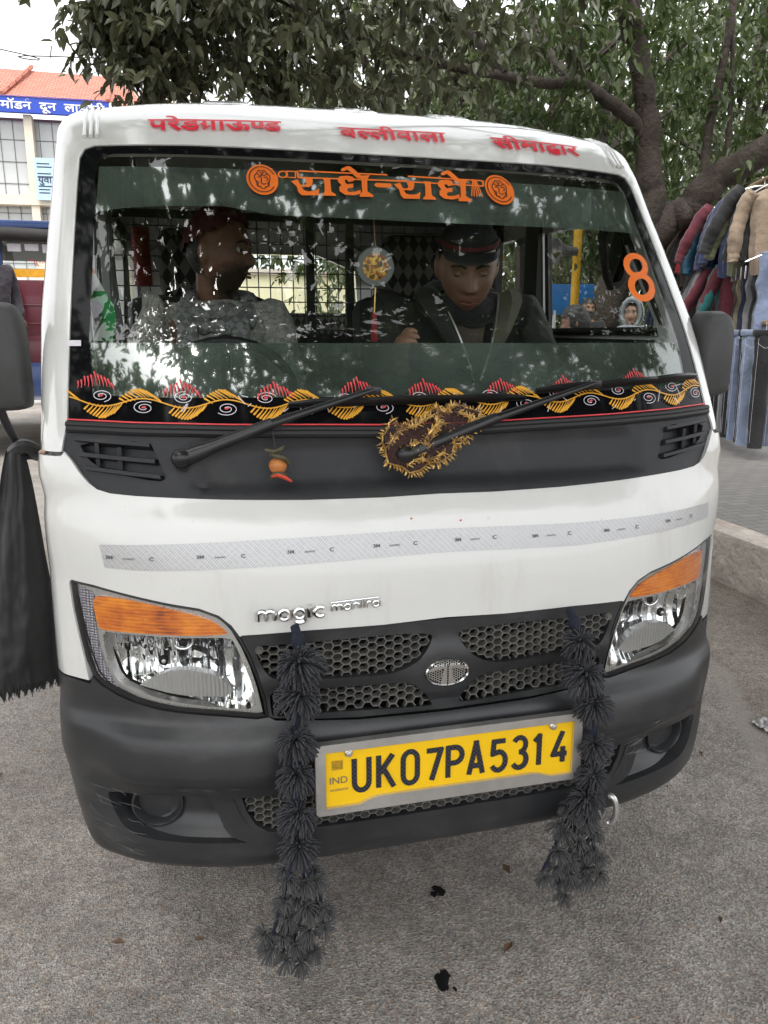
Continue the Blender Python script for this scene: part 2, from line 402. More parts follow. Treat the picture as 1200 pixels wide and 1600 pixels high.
w = nd(m, 'ShaderNodeTexWave', Scale=48., Distortion=.8, Detail=1.); w.bands_direction = 'Z'; ln(m, tc.outputs['Object'], w.inputs['Vector'])
a1 = nd(m, 'ShaderNodeMath', operation='MULTIPLY_ADD'); a1.inputs[1].default_value = .20; a1.inputs[2].default_value = .0; ln(m, sc_.outputs[0], a1.inputs[0])
a2 = nd(m, 'ShaderNodeMath', operation='MULTIPLY_ADD'); a2.inputs[1].default_value = 1.12; ln(m, nz.outputs['Fac'], a2.inputs[0]); ln(m, a1.outputs[0], a2.inputs[2])
a3 = nd(m, 'ShaderNodeMath', operation='MULTIPLY_ADD'); a3.inputs[1].default_value = .16; ln(m, w.outputs['Fac'], a3.inputs[0]); ln(m, a2.outputs[0], a3.inputs[2])
rp = nd(m, 'ShaderNodeValToRGB'); e = rp.color_ramp.elements; e[0].position = .36; e[0].color = (.17, .028, .002, 1); e[1].position = 1.0; e[1].color = (.95, .30, .010, 1); k = e.new(.58); k.color = (.62, .13, .004, 1)
ln(m, a3.outputs[0], rp.inputs[0]); ln(m, rp.outputs[0], bsdf(m).inputs['Base Color'])
bpn = nd(m, 'ShaderNodeBump', Strength=.35, Distance=.003); ln(m, a3.outputs[0], bpn.inputs['Height']); ln(m, bpn.outputs[0], bsdf(m).inputs['Normal'])
m = M['reflector'] = mat('lamp_reflector', (.82, .83, .84), .07, metal=1.)
tc = nd(m, 'ShaderNodeTexCoord'); w = nd(m, 'ShaderNodeTexWave', Scale=11., Distortion=.5); w.bands_direction = 'X'; ln(m, tc.outputs['Object'], w.inputs['Vector'])
vo = nd(m, 'ShaderNodeTexVoronoi', Scale=24., distance='CHEBYCHEV'); ln(m, tc.outputs['Object'], vo.inputs['Vector'])
ad = nd(m, 'ShaderNodeMath', operation='ADD'); ln(m, w.outputs['Fac'], ad.inputs[0]); ln(m, vo.outputs['Distance'], ad.inputs[1])
bpn = nd(m, 'ShaderNodeBump', Strength=.6, Distance=.012); ln(m, ad.outputs[0], bpn.inputs['Height']); ln(m, bpn.outputs[0], bsdf(m).inputs['Normal'])
m = M['strip'] = mat('lamp_side_reflector', (.62, .61, .64), .3, metal=.5)
tc = nd(m, 'ShaderNodeTexCoord'); vo = nd(m, 'ShaderNodeTexVoronoi', Scale=190.); vo.inputs['Randomness'].default_value = .15; ln(m, tc.outputs['Object'], vo.inputs['Vector'])
bpn = nd(m, 'ShaderNodeBump', Strength=1., Distance=.004); bpn.invert = True; ln(m, vo.outputs['Distance'], bpn.inputs['Height']); ln(m, bpn.outputs[0], bsdf(m).inputs['Normal'])
rp = nd(m, 'ShaderNodeValToRGB'); rp.color_ramp.elements[0].color = (.72, .71, .74, 1); rp.color_ramp.elements[1].color = (.22, .2, .24, 1); rp.color_ramp.elements[1].position = .6
ln(m, vo.outputs['Distance'], rp.inputs[0]); ln(m, rp.outputs[0], bsdf(m).inputs['Base Color'])
m = M['dome'] = mat('lamp_dome', (.50, .50, .49), .2, metal=.55)
tc = nd(m, 'ShaderNodeTexCoord'); w = nd(m, 'ShaderNodeTexWave', Scale=42.); w.bands_direction = 'X'; ln(m, tc.outputs['Object'], w.inputs['Vector'])
bpn = nd(m, 'ShaderNodeBump', Strength=.6, Distance=.002); ln(m, w.outputs['Fac'], bpn.inputs['Height']); ln(m, bpn.outputs[0], bsdf(m).inputs['Normal'])
m = M['tape'] = mat('reflective_tape', (.48, .49, .52), .3, metal=.25, vary=.08, scale=6)
tc = nd(m, 'ShaderNodeTexCoord'); mp = nd(m, 'ShaderNodeMapping', Rotation=(0, R(45), 0), Scale=(1, .02, 1)); ck = nd(m, 'ShaderNodeTexBrick', Scale=62.)
ck.offset = 0; ck.inputs['Color1'].default_value = (.46, .465, .475, 1); ck.inputs['Color2'].default_value = (.41, .415, .425, 1); ck.inputs['Mortar'].default_value = (.60, .60, .60, 1); ck.inputs['Mortar Size'].default_value = .03
mp2 = nd(m, 'ShaderNodeVectorMath', operation='MULTIPLY'); mp2.inputs[1].default_value = (1, 1, 1)
cx = nd(m, 'ShaderNodeSeparateXYZ'); ln(m, tc.outputs['Object'], mp.inputs[0]); ln(m, mp.outputs[0], cx.inputs[0]); cb = nd(m, 'ShaderNodeCombineXYZ'); ln(m, cx.outputs[0], cb.inputs[0]); ln(m, cx.outputs[2], cb.inputs[1])
ln(m, cb.outputs[0], ck.inputs['Vector']); ln(m, ck.outputs['Color'], bsdf(m).inputs['Base Color'])
M['interior'] = mat('cab_trim', (.030, .031, .032), .7, vary=.25)
M['cabgrey'] = mat('cab_grey_trim', (.16, .165, .165), .6, vary=.15)
M['skin'] = mat('skin', (.22, .115, .070), .5, vary=.08, scale=18)
M['hair'] = mat('black_hair', (.010, .009, .008), .5, bump=(160, .6, .004))
M['white_eye'] = mat('eye_white', (.62, .60, .57), .25)
M['lip'] = mat('lips', (.20, .075, .055), .45)
M['wood'] = mat('pole_wood', (.22, .15, .09), .75, vary=.3, scale=20, bump=(50, .4, .005))
M['wire'] = mat('grid_wire', (.05, .05, .05), .5)
TR = {'lamp_out':[(-0.6898,0.6401),(-0.6847,0.6462),(-0.6417,0.6428),(-0.5765,0.6313),(-0.5134,0.6197),(-0.4571,0.6105),(-0.423,0.5965),(-0.4017,0.5772),(-0.3882,0.5562),(-0.372,0.5208),(-0.3575,0.4777),(-0.346,0.4298),(-0.3423,0.3955),(-0.3639,0.3934),(-0.4291,0.4015),(-0.4939,0.4067),(-0.5393,0.4114),(-0.5849,0.4211),(-0.6176,0.4325),(-0.644,0.4459),(-0.6601,0.461),(-0.6715,0.4914),(-0.6797,0.5399),(-0.6862,0.5882)],
'lamp_in':[(-0.6853,0.6382),(-0.6797,0.6426),(-0.609,0.6333),(-0.5451,0.6216),(-0.4824,0.6103),(-0.4418,0.6002),(-0.4172,0.5844),(-0.4022,0.5652),(-0.3875,0.5354),(-0.373,0.4963),(-0.3617,0.4527),(-0.3521,0.3993),(-0.4126,0.4064),(-0.4935,0.4139),(-0.5388,0.4197),(-0.581,0.4288),(-0.6136,0.4413),(-0.6363,0.4549),(-0.6502,0.4742),(-0.661,0.5117),(-0.6695,0.5563),(-0.678,0.6005)],
'amber':[(-0.6513,0.6069),(-0.6453,0.6183),(-0.6331,0.6224),(-0.5774,0.6194),(-0.5141,0.6078),(-0.4642,0.5952),(-0.4332,0.583),(-0.4149,0.5673),(-0.4105,0.5586),(-0.4854,0.5567),(-0.5557,0.5576),(-0.6048,0.5569),(-0.6435,0.5558),(-0.6483,0.5812)],
'lampstrip':[(-0.6768,0.6338),(-0.6482,0.6248),(-0.6527,0.591),(-0.6478,0.525),(-0.6388,0.4873),(-0.6231,0.45),(-0.607,0.4306),(-0.6312,0.4337),(-0.6501,0.4558),(-0.6611,0.4901),(-0.6707,0.5419),(-0.6765,0.5972)],
'lampmain':[(-0.6405,0.551),(-0.6051,0.552),(-0.5561,0.5524),(-0.4857,0.5512),(-0.4108,0.5517),(-0.4015,0.5463),(-0.3857,0.5039),(-0.3698,0.4531),(-0.3633,0.4093),(-0.4286,0.414),(-0.5124,0.4239),(-0.5803,0.438),(-0.6127,0.4517),(-0.625,0.468),(-0.6356,0.5058)],
'lampdome':[(-0.5865,0.4446),(-0.5553,0.4662),(-0.5218,0.4829),(-0.4894,0.486),(-0.4482,0.4756),(-0.4201,0.4553),(-0.3922,0.4253),(-0.4924,0.4336)],
'lamppts':[(-0.5404,0.496),(-0.5002,0.5329),(-0.5318,0.5298)],
'mesh_up':[(-0.364,0.5311),(-0.357,0.5355),(-0.2912,0.5356),(-0.1841,0.5369),(-0.0916,0.5364),(-0.0347,0.5328),(-0.0251,0.5261),(-0.0327,0.5075),(-0.0538,0.4825),(-0.0804,0.4657),(-0.1107,0.4591),(-0.2217,0.4633),(-0.3213,0.4674),(-0.3385,0.4755),(-0.3501,0.4913),(-0.358,0.5104)],
'mesh_lo':[(-0.3395,0.4447),(-0.2938,0.4449),(-0.1854,0.4418),(-0.0801,0.4369),(-0.0609,0.4315),(-0.0433,0.4136),(-0.0268,0.3901),(-0.0322,0.3858),(-0.1488,0.3911),(-0.2592,0.3956),(-0.3343,0.394),(-0.338,0.4064)],
'grtop':[(-0.3834,0.5582),(-0.267,0.5609),(-0.1225,0.5595),(-0.0065,0.557)],
'grbot':[(-0.354,0.3987),(-0.3371,0.3864),(-0.1754,0.3758),(-0.0105,0.3717)],
'emblem':[(-0.0004,0.4561)],
'bumptop':[(-0.83,0.4274),(-0.704,0.4491),(-0.6669,0.4478),(-0.6629,0.4414),(-0.6534,0.4267),(-0.6321,0.4109),(-0.603,0.4026),(-0.5454,0.3982),(-0.4745,0.3954),(-0.4037,0.3914),(-0.3392,0.3888)],
'bumplip':[(-0.6603,0.436),(-0.6428,0.4179),(-0.6069,0.4008),(-0.5457,0.3928),(-0.4962,0.3874),(-0.3866,0.3796),(-0.3331,0.375)],
'ridge':[(-0.7217,0.2825),(-0.673,0.2693),(-0.6269,0.2671),(-0.5527,0.274),(-0.4091,0.2737),(-0.3513,0.2697)],
'fogrec':[(-0.6476,0.2236),(-0.6224,0.2289),(-0.5334,0.2359),(-0.4575,0.2379),(-0.4431,0.1996),(-0.432,0.1655),(-0.4144,0.1469),(-0.3853,0.1358),(-0.4661,0.1379),(-0.5616,0.1382),(-0.5987,0.1426),(-0.6239,0.1592),(-0.6371,0.1862),(-0.6461,0.2092)],
'fogc':[(-0.5684,0.2026),(-0.526,0.2075)],
'lowmesh':[(-0.4016,0.2355),(-0.334,0.2353),(-0.3367,0.145),(-0.3552,0.1524),(-0.3766,0.1755),(-0.3901,0.2058)],
'lowbot':[(-0.2634,0.1515),(-0.007,0.1561),(0.2647,0.1576)],
'cowllow':[(-0.6783,0.897),(-0.6654,0.8813),(-0.6507,0.8583),(-0.637,0.8405),(-0.6232,0.8284),(-0.6007,0.8213),(-0.5586,0.8175),(-0.4752,0.8139),(-0.3915,0.8096),(-0.254,0.8041),(-0.1097,0.8018),(0.0167,0.8029)],
'cowlin':[(-0.5187,0.9219),(-0.5166,0.9068),(-0.5094,0.8835),(-0.5009,0.8603),(-0.4876,0.8453),(-0.4601,0.8373),(-0.3446,0.8302),(-0.1074,0.8195),(0.0064,0.819)],
'cowltopline':[(-0.3843,0.9294),(-0.0989,0.9135)],
'glassbot':[(-0.6718,0.956),(-0.6095,0.9541),(-0.5528,0.9514),(-0.4683,0.9489),(-0.3832,0.9457),(-0.219,0.9416),(-0.0961,0.9379),(0.0193,0.9384)],
'slats':[(-0.6622,0.9186),(-0.5248,0.9098),(-0.6547,0.8904),(-0.5166,0.8806),(-0.6459,0.8659),(-0.5083,0.8515)],
'slatbox':[(-0.646,0.9299),(-0.5397,0.9219),(-0.5173,0.8378),(-0.6081,0.8476),(-0.6299,0.8708)],
'wip1':[(-0.4693,0.8855),(-0.114,1.0027),(-0.2753,0.9827),(0.1996,0.9866)],
'wip2':[(-0.0637,0.8802),(0.2529,0.9923),(-0.0902,0.989)],
'wip2b':[(0.3306,1.016),(0.6526,1.02)],
'pillarseam':[(-0.7656,0.8891),(-0.6808,0.8948)],
'frit_l':[(-0.6321,1.1209),(-0.6236,1.3188),(-0.6183,1.5959)],
'glass_top':[(-0.7427,2.015),(-0.4181,1.6273),(-0.0344,1.6318),(0.1536,1.6276)],
'film_bot_top':[(-0.6321,1.1209),(-0.3244,1.1194),(-0.0743,1.1203),(0.0451,1.12)],
'film_top_bot':[(-0.6197,1.4342),(-0.4895,1.4546),(-0.3622,1.4582),(-0.2598,1.4361),(-0.1662,1.4369),(0.1155,1.4322)],
'tape_top':[(-0.625,0.6967),(-0.3514,0.7303),(-0.0919,0.7349),(-0.0017,0.7343)],
'tape_bot':[(-0.6256,0.6461),(-0.3547,0.6703),(-0.0955,0.6778),(-0.0053,0.6799)],
'tapeR':[(0.8318,0.6652),(0.6535,0.6493),(0.2758,0.7269),(0.2727,0.6826)],
'badge':[(-0.3612,0.5996),(-0.2316,0.6071),(-0.2271,0.597),(-0.1282,0.6012)],
'charm':[(-0.3036,0.891),(-0.3081,0.8251),(0.0664,1.0374)],
'veil':[(-0.1094,0.9088),(-0.102,0.8719),(-0.0547,0.8388),(0.0127,0.8736),(0.0904,0.9282),(0.0967,0.9685),(0.0107,0.9707),(-0.0461,0.9324),(-0.0802,0.944)],
'hdr1':[(-0.5007,1.6551),(-0.2183,1.682),(-0.4999,1.7129),(-0.159,2.1753)],
'hdr2':[(-0.0946,1.6695),(0.1624,1.6864),(0.0039,2.1875),(0.3033,2.1411)],
'hdr3':[(0.2771,1.6641),(0.5,1.6745),(0.45,2.138),(0.6272,1.9644)],
'grooves':[(-0.6938,2.0835),(-0.6205,1.6476),(-0.6408,1.8973),(-0.624,1.9029)],
'knob8':[(0.5362,1.3567),(0.5971,1.2254),(0.5713,1.2936),(0.5502,1.3294)],
'redfans':[(-0.6222,1.044),(-0.469,1.0274),(-0.2997,1.0204),(-0.1403,1.027),(-0.0074,1.0221),(0.1553,1.0221),(0.295,1.0239),(0.4706,1.0379)],
'wave':[(-0.6606,1.0),(-0.6179,0.9818),(-0.5545,0.9985),(-0.4761,0.9745),(-0.398,0.9849),(-0.3297,0.966),(-0.2399,0.9768),(-0.1684,0.9596)],
'cutout':[(-0.2898,1.4227),(-0.3283,0.2355)],
'L_ra':[(-0.2184,1.5257),(-0.2035,1.5316),(-0.199,1.5171),(-0.1903,1.516),(-0.1854,1.5212),(-0.1874,1.5293),(-0.1878,1.5385),(-0.1713,1.5396),(-0.1715,1.527),(-0.1752,1.5153),(-0.1818,1.5107),(-0.1908,1.5111),(-0.1979,1.5116),(-0.1936,1.5012),(-0.1831,1.4986),(-0.1696,1.501),(-0.1598,1.5087),(-0.1638,1.4884),(-0.1999,1.4865),(-0.206,1.4957),(-0.208,1.5117)],
'M_ra':[(0.0082,1.5309),(0.0236,1.5366),(0.0271,1.5214),(0.0358,1.52),(0.0411,1.5253),(0.0396,1.5338),(0.0398,1.5434),(0.0564,1.544),(0.0554,1.531),(0.0509,1.5189),(0.044,1.5143),(0.035,1.515),(0.0279,1.5157),(0.0316,1.5048),(0.0419,1.5018),(0.0556,1.5039),(0.0659,1.5117),(0.0606,1.4908),(0.0243,1.4896),(0.0187,1.4994),(0.0178,1.516)],
'L_aa':[(-0.1492,1.541),(-0.1326,1.5411),(-0.1345,1.5014),(-0.1258,1.4932),(-0.1263,1.489),(-0.156,1.4879),(-0.1556,1.4915),(-0.1494,1.4989),(-0.1463,1.5286)],
'M_aa':[(0.0787,1.5449),(0.0953,1.5446),(0.0908,1.5034),(0.099,1.4946),(0.0981,1.4903),(0.0684,1.49),(0.0691,1.4937),(0.0757,1.5013),(0.0807,1.5319)],
'L_dh1':[(-0.1164,1.5388),(-0.1103,1.5476),(-0.0938,1.5504),(-0.0817,1.5478),(-0.0791,1.5396),(-0.0809,1.5354),(-0.0926,1.5313),(-0.0959,1.5385),(-0.1004,1.5382),(-0.1009,1.5308),(-0.0973,1.5244),(-0.0832,1.5276),(-0.0849,1.5152),(-0.0964,1.5125),(-0.0996,1.5067),(-0.0953,1.5021),(-0.0802,1.5046),(-0.0695,1.5102),(-0.0701,1.4987),(-0.0867,1.4928),(-0.1063,1.4933),(-0.1161,1.5025),(-0.1159,1.514),(-0.1101,1.5209),(-0.1162,1.5305)],
'M_dh1':[(0.1114,1.5417),(0.1181,1.5507),(0.1348,1.5532),(0.1467,1.5502),(0.1488,1.5415),(0.1467,1.5372),(0.1347,1.5333),(0.1319,1.5408),(0.1274,1.5406),(0.1264,1.533),(0.1296,1.5262),(0.1438,1.5292),(0.1413,1.5164),(0.1297,1.5139),(0.1261,1.508),(0.1301,1.5031),(0.1454,1.5053),(0.1564,1.5108),(0.1551,1.4989),(0.1381,1.4932),(0.1185,1.4943),(0.1093,1.5041),(0.1103,1.5159),(0.1165,1.523),(0.111,1.5331)],
'L_dh2':[(-0.064,1.549),(-0.045,1.5503),(-0.05,1.5415),(-0.0547,1.5061),(-0.0429,1.496),(-0.0445,1.4904),(-0.0744,1.4893),(-0.0738,1.4936),(-0.0667,1.5038),(-0.0637,1.5338)],
'M_dh2':[(0.1645,1.5509),(0.1837,1.5517),(0.178,1.5427),(0.171,1.5062),(0.1821,1.4954),(0.1802,1.4896),(0.1502,1.4893),(0.1511,1.4937),(0.1588,1.5041),(0.1638,1.5351)],
'L_e1':[(-0.1061,1.5649),(-0.1035,1.5713),(-0.0899,1.5798),(-0.082,1.5787),(-0.061,1.5526),(-0.0417,1.5557),(-0.0483,1.545),(-0.0698,1.5435),(-0.0754,1.5483),(-0.0869,1.5646),(-0.0913,1.5687),(-0.1009,1.5625)],
'M_e1':[(0.1235,1.5686),(0.1265,1.5751),(0.1407,1.5836),(0.1485,1.5821),(0.1678,1.5546),(0.1874,1.5572),(0.18,1.5463),(0.1584,1.5454),(0.1531,1.5504),(0.1427,1.5677),(0.1385,1.5721),(0.1285,1.566)],
'L_dash':[(-0.0373,1.5254),(-0.0325,1.5325),(0.0018,1.533),(0.0033,1.5263),(-0.0015,1.5203),(-0.0319,1.5198)],
'L_lines':[(-0.1982,1.5586),(-0.0016,1.5601),(-0.2027,1.5389),(0.0421,1.5441),(-0.0116,1.5429),(0.2204,1.5401),(0.045,1.5591),(0.2228,1.5571),(0.2228,1.5571),(0.2204,1.5401),(-0.2018,1.559),(-0.2015,1.539)],
'L_box':[(-0.2249,1.5561),(-0.2057,1.5564),(-0.2076,1.5379),(-0.2267,1.5384)],
'L_ring':[(-0.224,1.5468),(-0.2257,1.5421),(-0.2296,1.5384),(-0.2345,1.5369),(-0.2391,1.5378),(-0.2423,1.541),(-0.2431,1.5456),(-0.2414,1.5504),(-0.2376,1.554),(-0.2327,1.5556),(-0.228,1.5547),(-0.2248,1.5514),(-0.224,1.5468)],
'L_tas':[(0.1987,1.559),(0.1853,1.5079),(0.2013,1.5585),(0.1913,1.5072),(0.2028,1.5579),(0.1979,1.5069),(0.2043,1.5573),(0.2045,1.5073),(0.2058,1.5567),(0.2112,1.5084)],
'L_med':[(-0.2783,1.5282),(-0.2452,1.5298),(-0.282,1.484),(0.2582,1.5315),(0.2931,1.5323),(0.2478,1.4852)],
'eight_a':[(0.5961,1.3246),(0.5927,1.3154),(0.5867,1.3071),(0.5787,1.3003),(0.5695,1.2958),(0.56,1.294),(0.5512,1.2949),(0.5439,1.2986),(0.5386,1.3046),(0.536,1.3124),(0.5361,1.3213),(0.5391,1.3303),(0.5446,1.3386),(0.5522,1.3455),(0.5612,1.3502),(0.5708,1.3523),(0.58,1.3514),(0.5879,1.3478),(0.5935,1.3416),(0.5964,1.3337),(0.5961,1.3246)],
'eight_b':[(0.5947,1.2635),(0.591,1.2532),(0.5844,1.2438),(0.5757,1.2363),(0.5657,1.2314),(0.5556,1.2296),(0.5461,1.2309),(0.5383,1.2352),(0.5327,1.2422),(0.5299,1.2511),(0.5302,1.261),(0.5334,1.2712),(0.5393,1.2805),(0.5475,1.288),(0.5571,1.2931),(0.5675,1.2952),(0.5774,1.2941),(0.5859,1.2898),(0.592,1.2828),(0.5951,1.2737),(0.5947,1.2635)],
'slip':[(-0.6674,1.1209),(-0.6446,1.1209),(-0.6447,1.1086),(-0.6675,1.1085)]}
P3D = {'GL_L':[(-0.2911,-0.075,0.7538,0.0422),(-0.2971,-0.075,0.6942,0.0404),(-0.3026,-0.075,0.6109,0.0375),(-0.3056,-0.075,0.5391,0.0356),(-0.3065,-0.075,0.4614,0.0337),(-0.3045,-0.075,0.3987,0.0364)],'GL_Ls':[(-0.3218,-0.06,0.3151,0.0204),(-0.2919,-0.06,0.3063,0.0217),(-0.2715,-0.06,0.3111,0.0181),(-0.3331,-0.06,0.2709,0.0205),(-0.2906,-0.06,0.2533,0.0243),(-0.2624,-0.06,0.2505,0.0171),(-0.3266,-0.06,0.2343,0.0218),(-0.2892,-0.06,0.2024,0.0233),(-0.257,-0.06,0.2045,0.0197),(-0.3379,-0.06,0.1951,0.0195),(-0.3613,-0.06,0.1751,0.0231),(-0.3341,-0.06,0.1491,0.0209),(-0.3037,-0.06,0.1317,0.0235),(-0.2758,-0.06,0.151,0.0186),(-0.3154,-0.06,0.1781,0.0196)],'GL_R':[(0.2426,-0.075,0.7384,0.0366),(0.252,-0.075,0.6754,0.0395),(0.2784,-0.075,0.6062,0.0363),(0.29,-0.075,0.5175,0.0356),(0.286,-0.075,0.453,0.0333),(0.2737,-0.075,0.4032,0.0399)],'GL_Rs':[(0.2616,-0.055,0.3549,0.021),(0.2942,-0.055,0.3345,0.0225),(0.2422,-0.055,0.3186,0.0223),(0.3159,-0.055,0.3032,0.02),(0.2726,-0.055,0.2932,0.0212),(0.2301,-0.055,0.2783,0.0198),(0.2968,-0.055,0.2585,0.0214),(0.2607,-0.055,0.2499,0.0226),(0.3246,-0.055,0.2483,0.0188),(0.23,-0.055,0.2353,0.0199),(0.2627,-0.055,0.2163,0.0214),(0.2018,-0.055,0.2229,0.0199),(0.298,-0.055,0.2018,0.0229),(0.33,-0.055,0.206,0.0189),(0.2483,-0.055,0.1701,0.0201),(0.2787,-0.055,0.1952,0.0188)],'FLAG':[[(-0.6379,0.43,1.4473),(-0.6282,0.43,1.445),(-0.6253,0.43,1.435),(-0.6391,0.43,1.4322)],[(-0.6391,0.43,1.4322),(-0.6253,0.43,1.435),(-0.6105,0.43,1.401),(-0.6417,0.43,1.4006)],[(-0.6417,0.43,1.4006),(-0.6105,0.43,1.401),(-0.5973,0.43,1.3755),(-0.6178,0.43,1.3715),(-0.6435,0.43,1.379)],[(-0.6435,0.43,1.379),(-0.6138,0.43,1.3741),(-0.6225,0.43,1.3431),(-0.6334,0.43,1.3016),(-0.6513,0.43,1.299)],[(-0.6138,0.43,1.3741),(-0.597,0.43,1.3794),(-0.5929,0.43,1.3498),(-0.6018,0.43,1.2989),(-0.6336,0.43,1.2989)],[(-0.6271,0.43,1.365),(-0.6133,0.43,1.3651)]]}
# ------------------------------------------------------------ the white minivan
VAN = thing('minivan', 'white minivan with black bumper and yellow number plate, parked facing us', 'van', (0, 1.7, 0))
def arc(cx, cy, rx, ry, a0, a1, n=10): return [(cx+rx*math.cos(R(a0+(a1-a0)*i/n)), cy+ry*math.sin(R(a0+(a1-a0)*i/n))) for i in range(n+1)]
def smooth01(x): x = max(0., min(1., x)); return x*x*(3-2*x)
# --- hood
lo = TR['lamp_out']
cl = [(s, t) for s, t in TR['cowllow'] if s < -.01]
hoodL = [(-.90, .885), (-.684, .889)] + cl + [(0, .8035)]
lowL = [(0, .563), TR['grtop'][2], TR['grtop'][1], TR['grtop'][0], lo[8], lo[7], lo[6], lo[5], lo[4], lo[3], lo[2], lo[1], lo[0], lo[23], lo[22], lo[21], (-.667, .452), (-.7035, .452), (-.90, .44)]
def ring_sym(L):
    """L runs from the centre top outwards, round the left side and back to the centre bottom"""
    L = [q for q in L]; return L + [(-x, y) for x, y in reversed(L)]
hood_ring = ring_sym(list(reversed(hoodL)) + list(reversed(lowL)))
def hood_off(s, t):
    a = abs(s)
    return -.004*math.exp(-((t-.80)/.03)**2) + .006*math.exp(-((t-.86)/.05)**2)*smooth01((a-.45)/.15)
patch('hood_panel', hood_ring, M['white'], VAN, off=hood_off, thick=.012, sp=.022)
# --- bumper
def bump_off(s, t):
    a = abs(s)
    ks = [(-.1, 0), (.03, -.003), (.07, .004), (.10, .006), (.14, .003), (.20, .0), (.236, .000), (.244, .008), (.264, .015), (.273, .027), (.284, .027), (.30, .023), (.34, .011), (.375, .0), (.384, .004), (.396, .0), (.6, 0)]
    v = np.interp(t, [k[0] for k in ks], [k[1] for k in ks])
    lipz = smooth01((a-.30)/.12); lip = np.interp(t, [.374, .388, .40, .46], [0, .004, 0, 0])
    return float(v*(.35+.65*smooth01((a-.24)/.16))*(1-.9*smooth01((a-.58)/.10)))
bt = TR['bumptop']
topL = [(0, .372), (-.1754, .3755), (-.330, .3885)] + [lo[k] for k in (12, 13, 14, 15, 16, 17, 18, 19, 20)] + [(-.665, .445), (-.7035, .4475), (-.90, .436)]
botL = [(-.90, .020), (-.66, .0175), (0, .017)]
fog = rounded(TR['fogrec'], 1)
lm = TR['lowmesh']
lowm = [(-.399, .232), (-.392, .205), (-.376, .175), (-.352, .157), (-.33, .155)]
low_ring = lowm + mir(lowm[::-1])
patch('bumper_skin', ring_sym(topL+botL), M['plastic'], None, holes=[fog, mir(fog), low_ring], off=bump_off, thick=.06, sp=.016).name = 'front_bumper'
BUMP = bpy.data.objects['front_bumper']; BUMP.parent = VAN; BUMP.matrix_parent_inverse = VAN.matrix_basis.inverted()
patch('lower_lip', [(-.62, .019), (-.5, .018), (.5, .018), (.62, .019), (.60, .04), (-.60, .04)], M['plastic'], BUMP, off=lambda s, t: -.012+.0*s, thick=.05)
def wall(mb, ring, o0, o1):
    A = densify(ring, .012); V = np.vstack([onshell(A, o0), onshell(A, o1)]); n = len(A)
    mb.add(V, [(i, (i+1) % n, n+(i+1) % n, n+i) for i in range(n)])
for sg in (1, -1):
    fr = fog if sg > 0 else mir(fog)
    rec = patch('fog_lamp_recess', rounded(fr, 0), M['plastic'], BUMP, off=lambda s, t: -.042-.01*smooth01((abs(s)-.5)/.1)+.030*smooth01((.165-t)/.03), thick=.01)
    mb = MB(); c = TR['fogc'][0]; c = (c[0]*sg, c[1]-.004); r = .045
    n = snorm(np.array([c[0]]), np.array([c[1]]))[0]; n = Vector((n[0]*.35, n[1], n[2]*.3)).normalized(); q = P3(c[0], c[1], -.030)
    Mx = n.to_track_quat('Z', 'Y').to_matrix()
    mb.lathe([(.0, -.012), (r-.006, -.012), (r-.003, .004), (r, .008), (r+.004, .006), (r+.006, -.02)], q, M=Mx, n=40)
    mb.build('fog_lamp_blank', M['plastic'], rec)
    f2 = [(-.462, .236), (-.415, .233), (-.400, .190), (-.372, .150), (-.395, .140), (-.430, .160)]
    patch('recess_fin', rounded(f2 if sg > 0 else mir(f2), 1), M['plastic'], BUMP, off=lambda s, t: .002-.018*smooth01((abs(s)-.41)/.05), thick=.03, sp=.01)
rs = random.Random(9)
for sg, n_, s0, s1, t0, t1 in ((1, 34, -.70, -.60, .10, .24), (-1, 22, -.69, -.62, .22, .33), (-1, 30, -.50, -.44, .20, .30), (1, 10, -.52, -.42, .255, .275)):
    mb = MB()
    for k in range(n_):
        a, t = rs.uniform(s0, s1), rs.uniform(t0, t1); L = rs.uniform(.008, .05); ribbon_mb(mb, [(sg*(a+L*u), t-.012*u*rs.uniform(.2, 1)) for u in (0, .35, .7, 1)], [.0004, rs.uniform(.0006, .0016), .0010, .0003], lambda s, t: bump_off(s, t)+.0016, cap=False)
    mb.build('scuff_pattern', M['scuff'], BUMP, smooth=False)
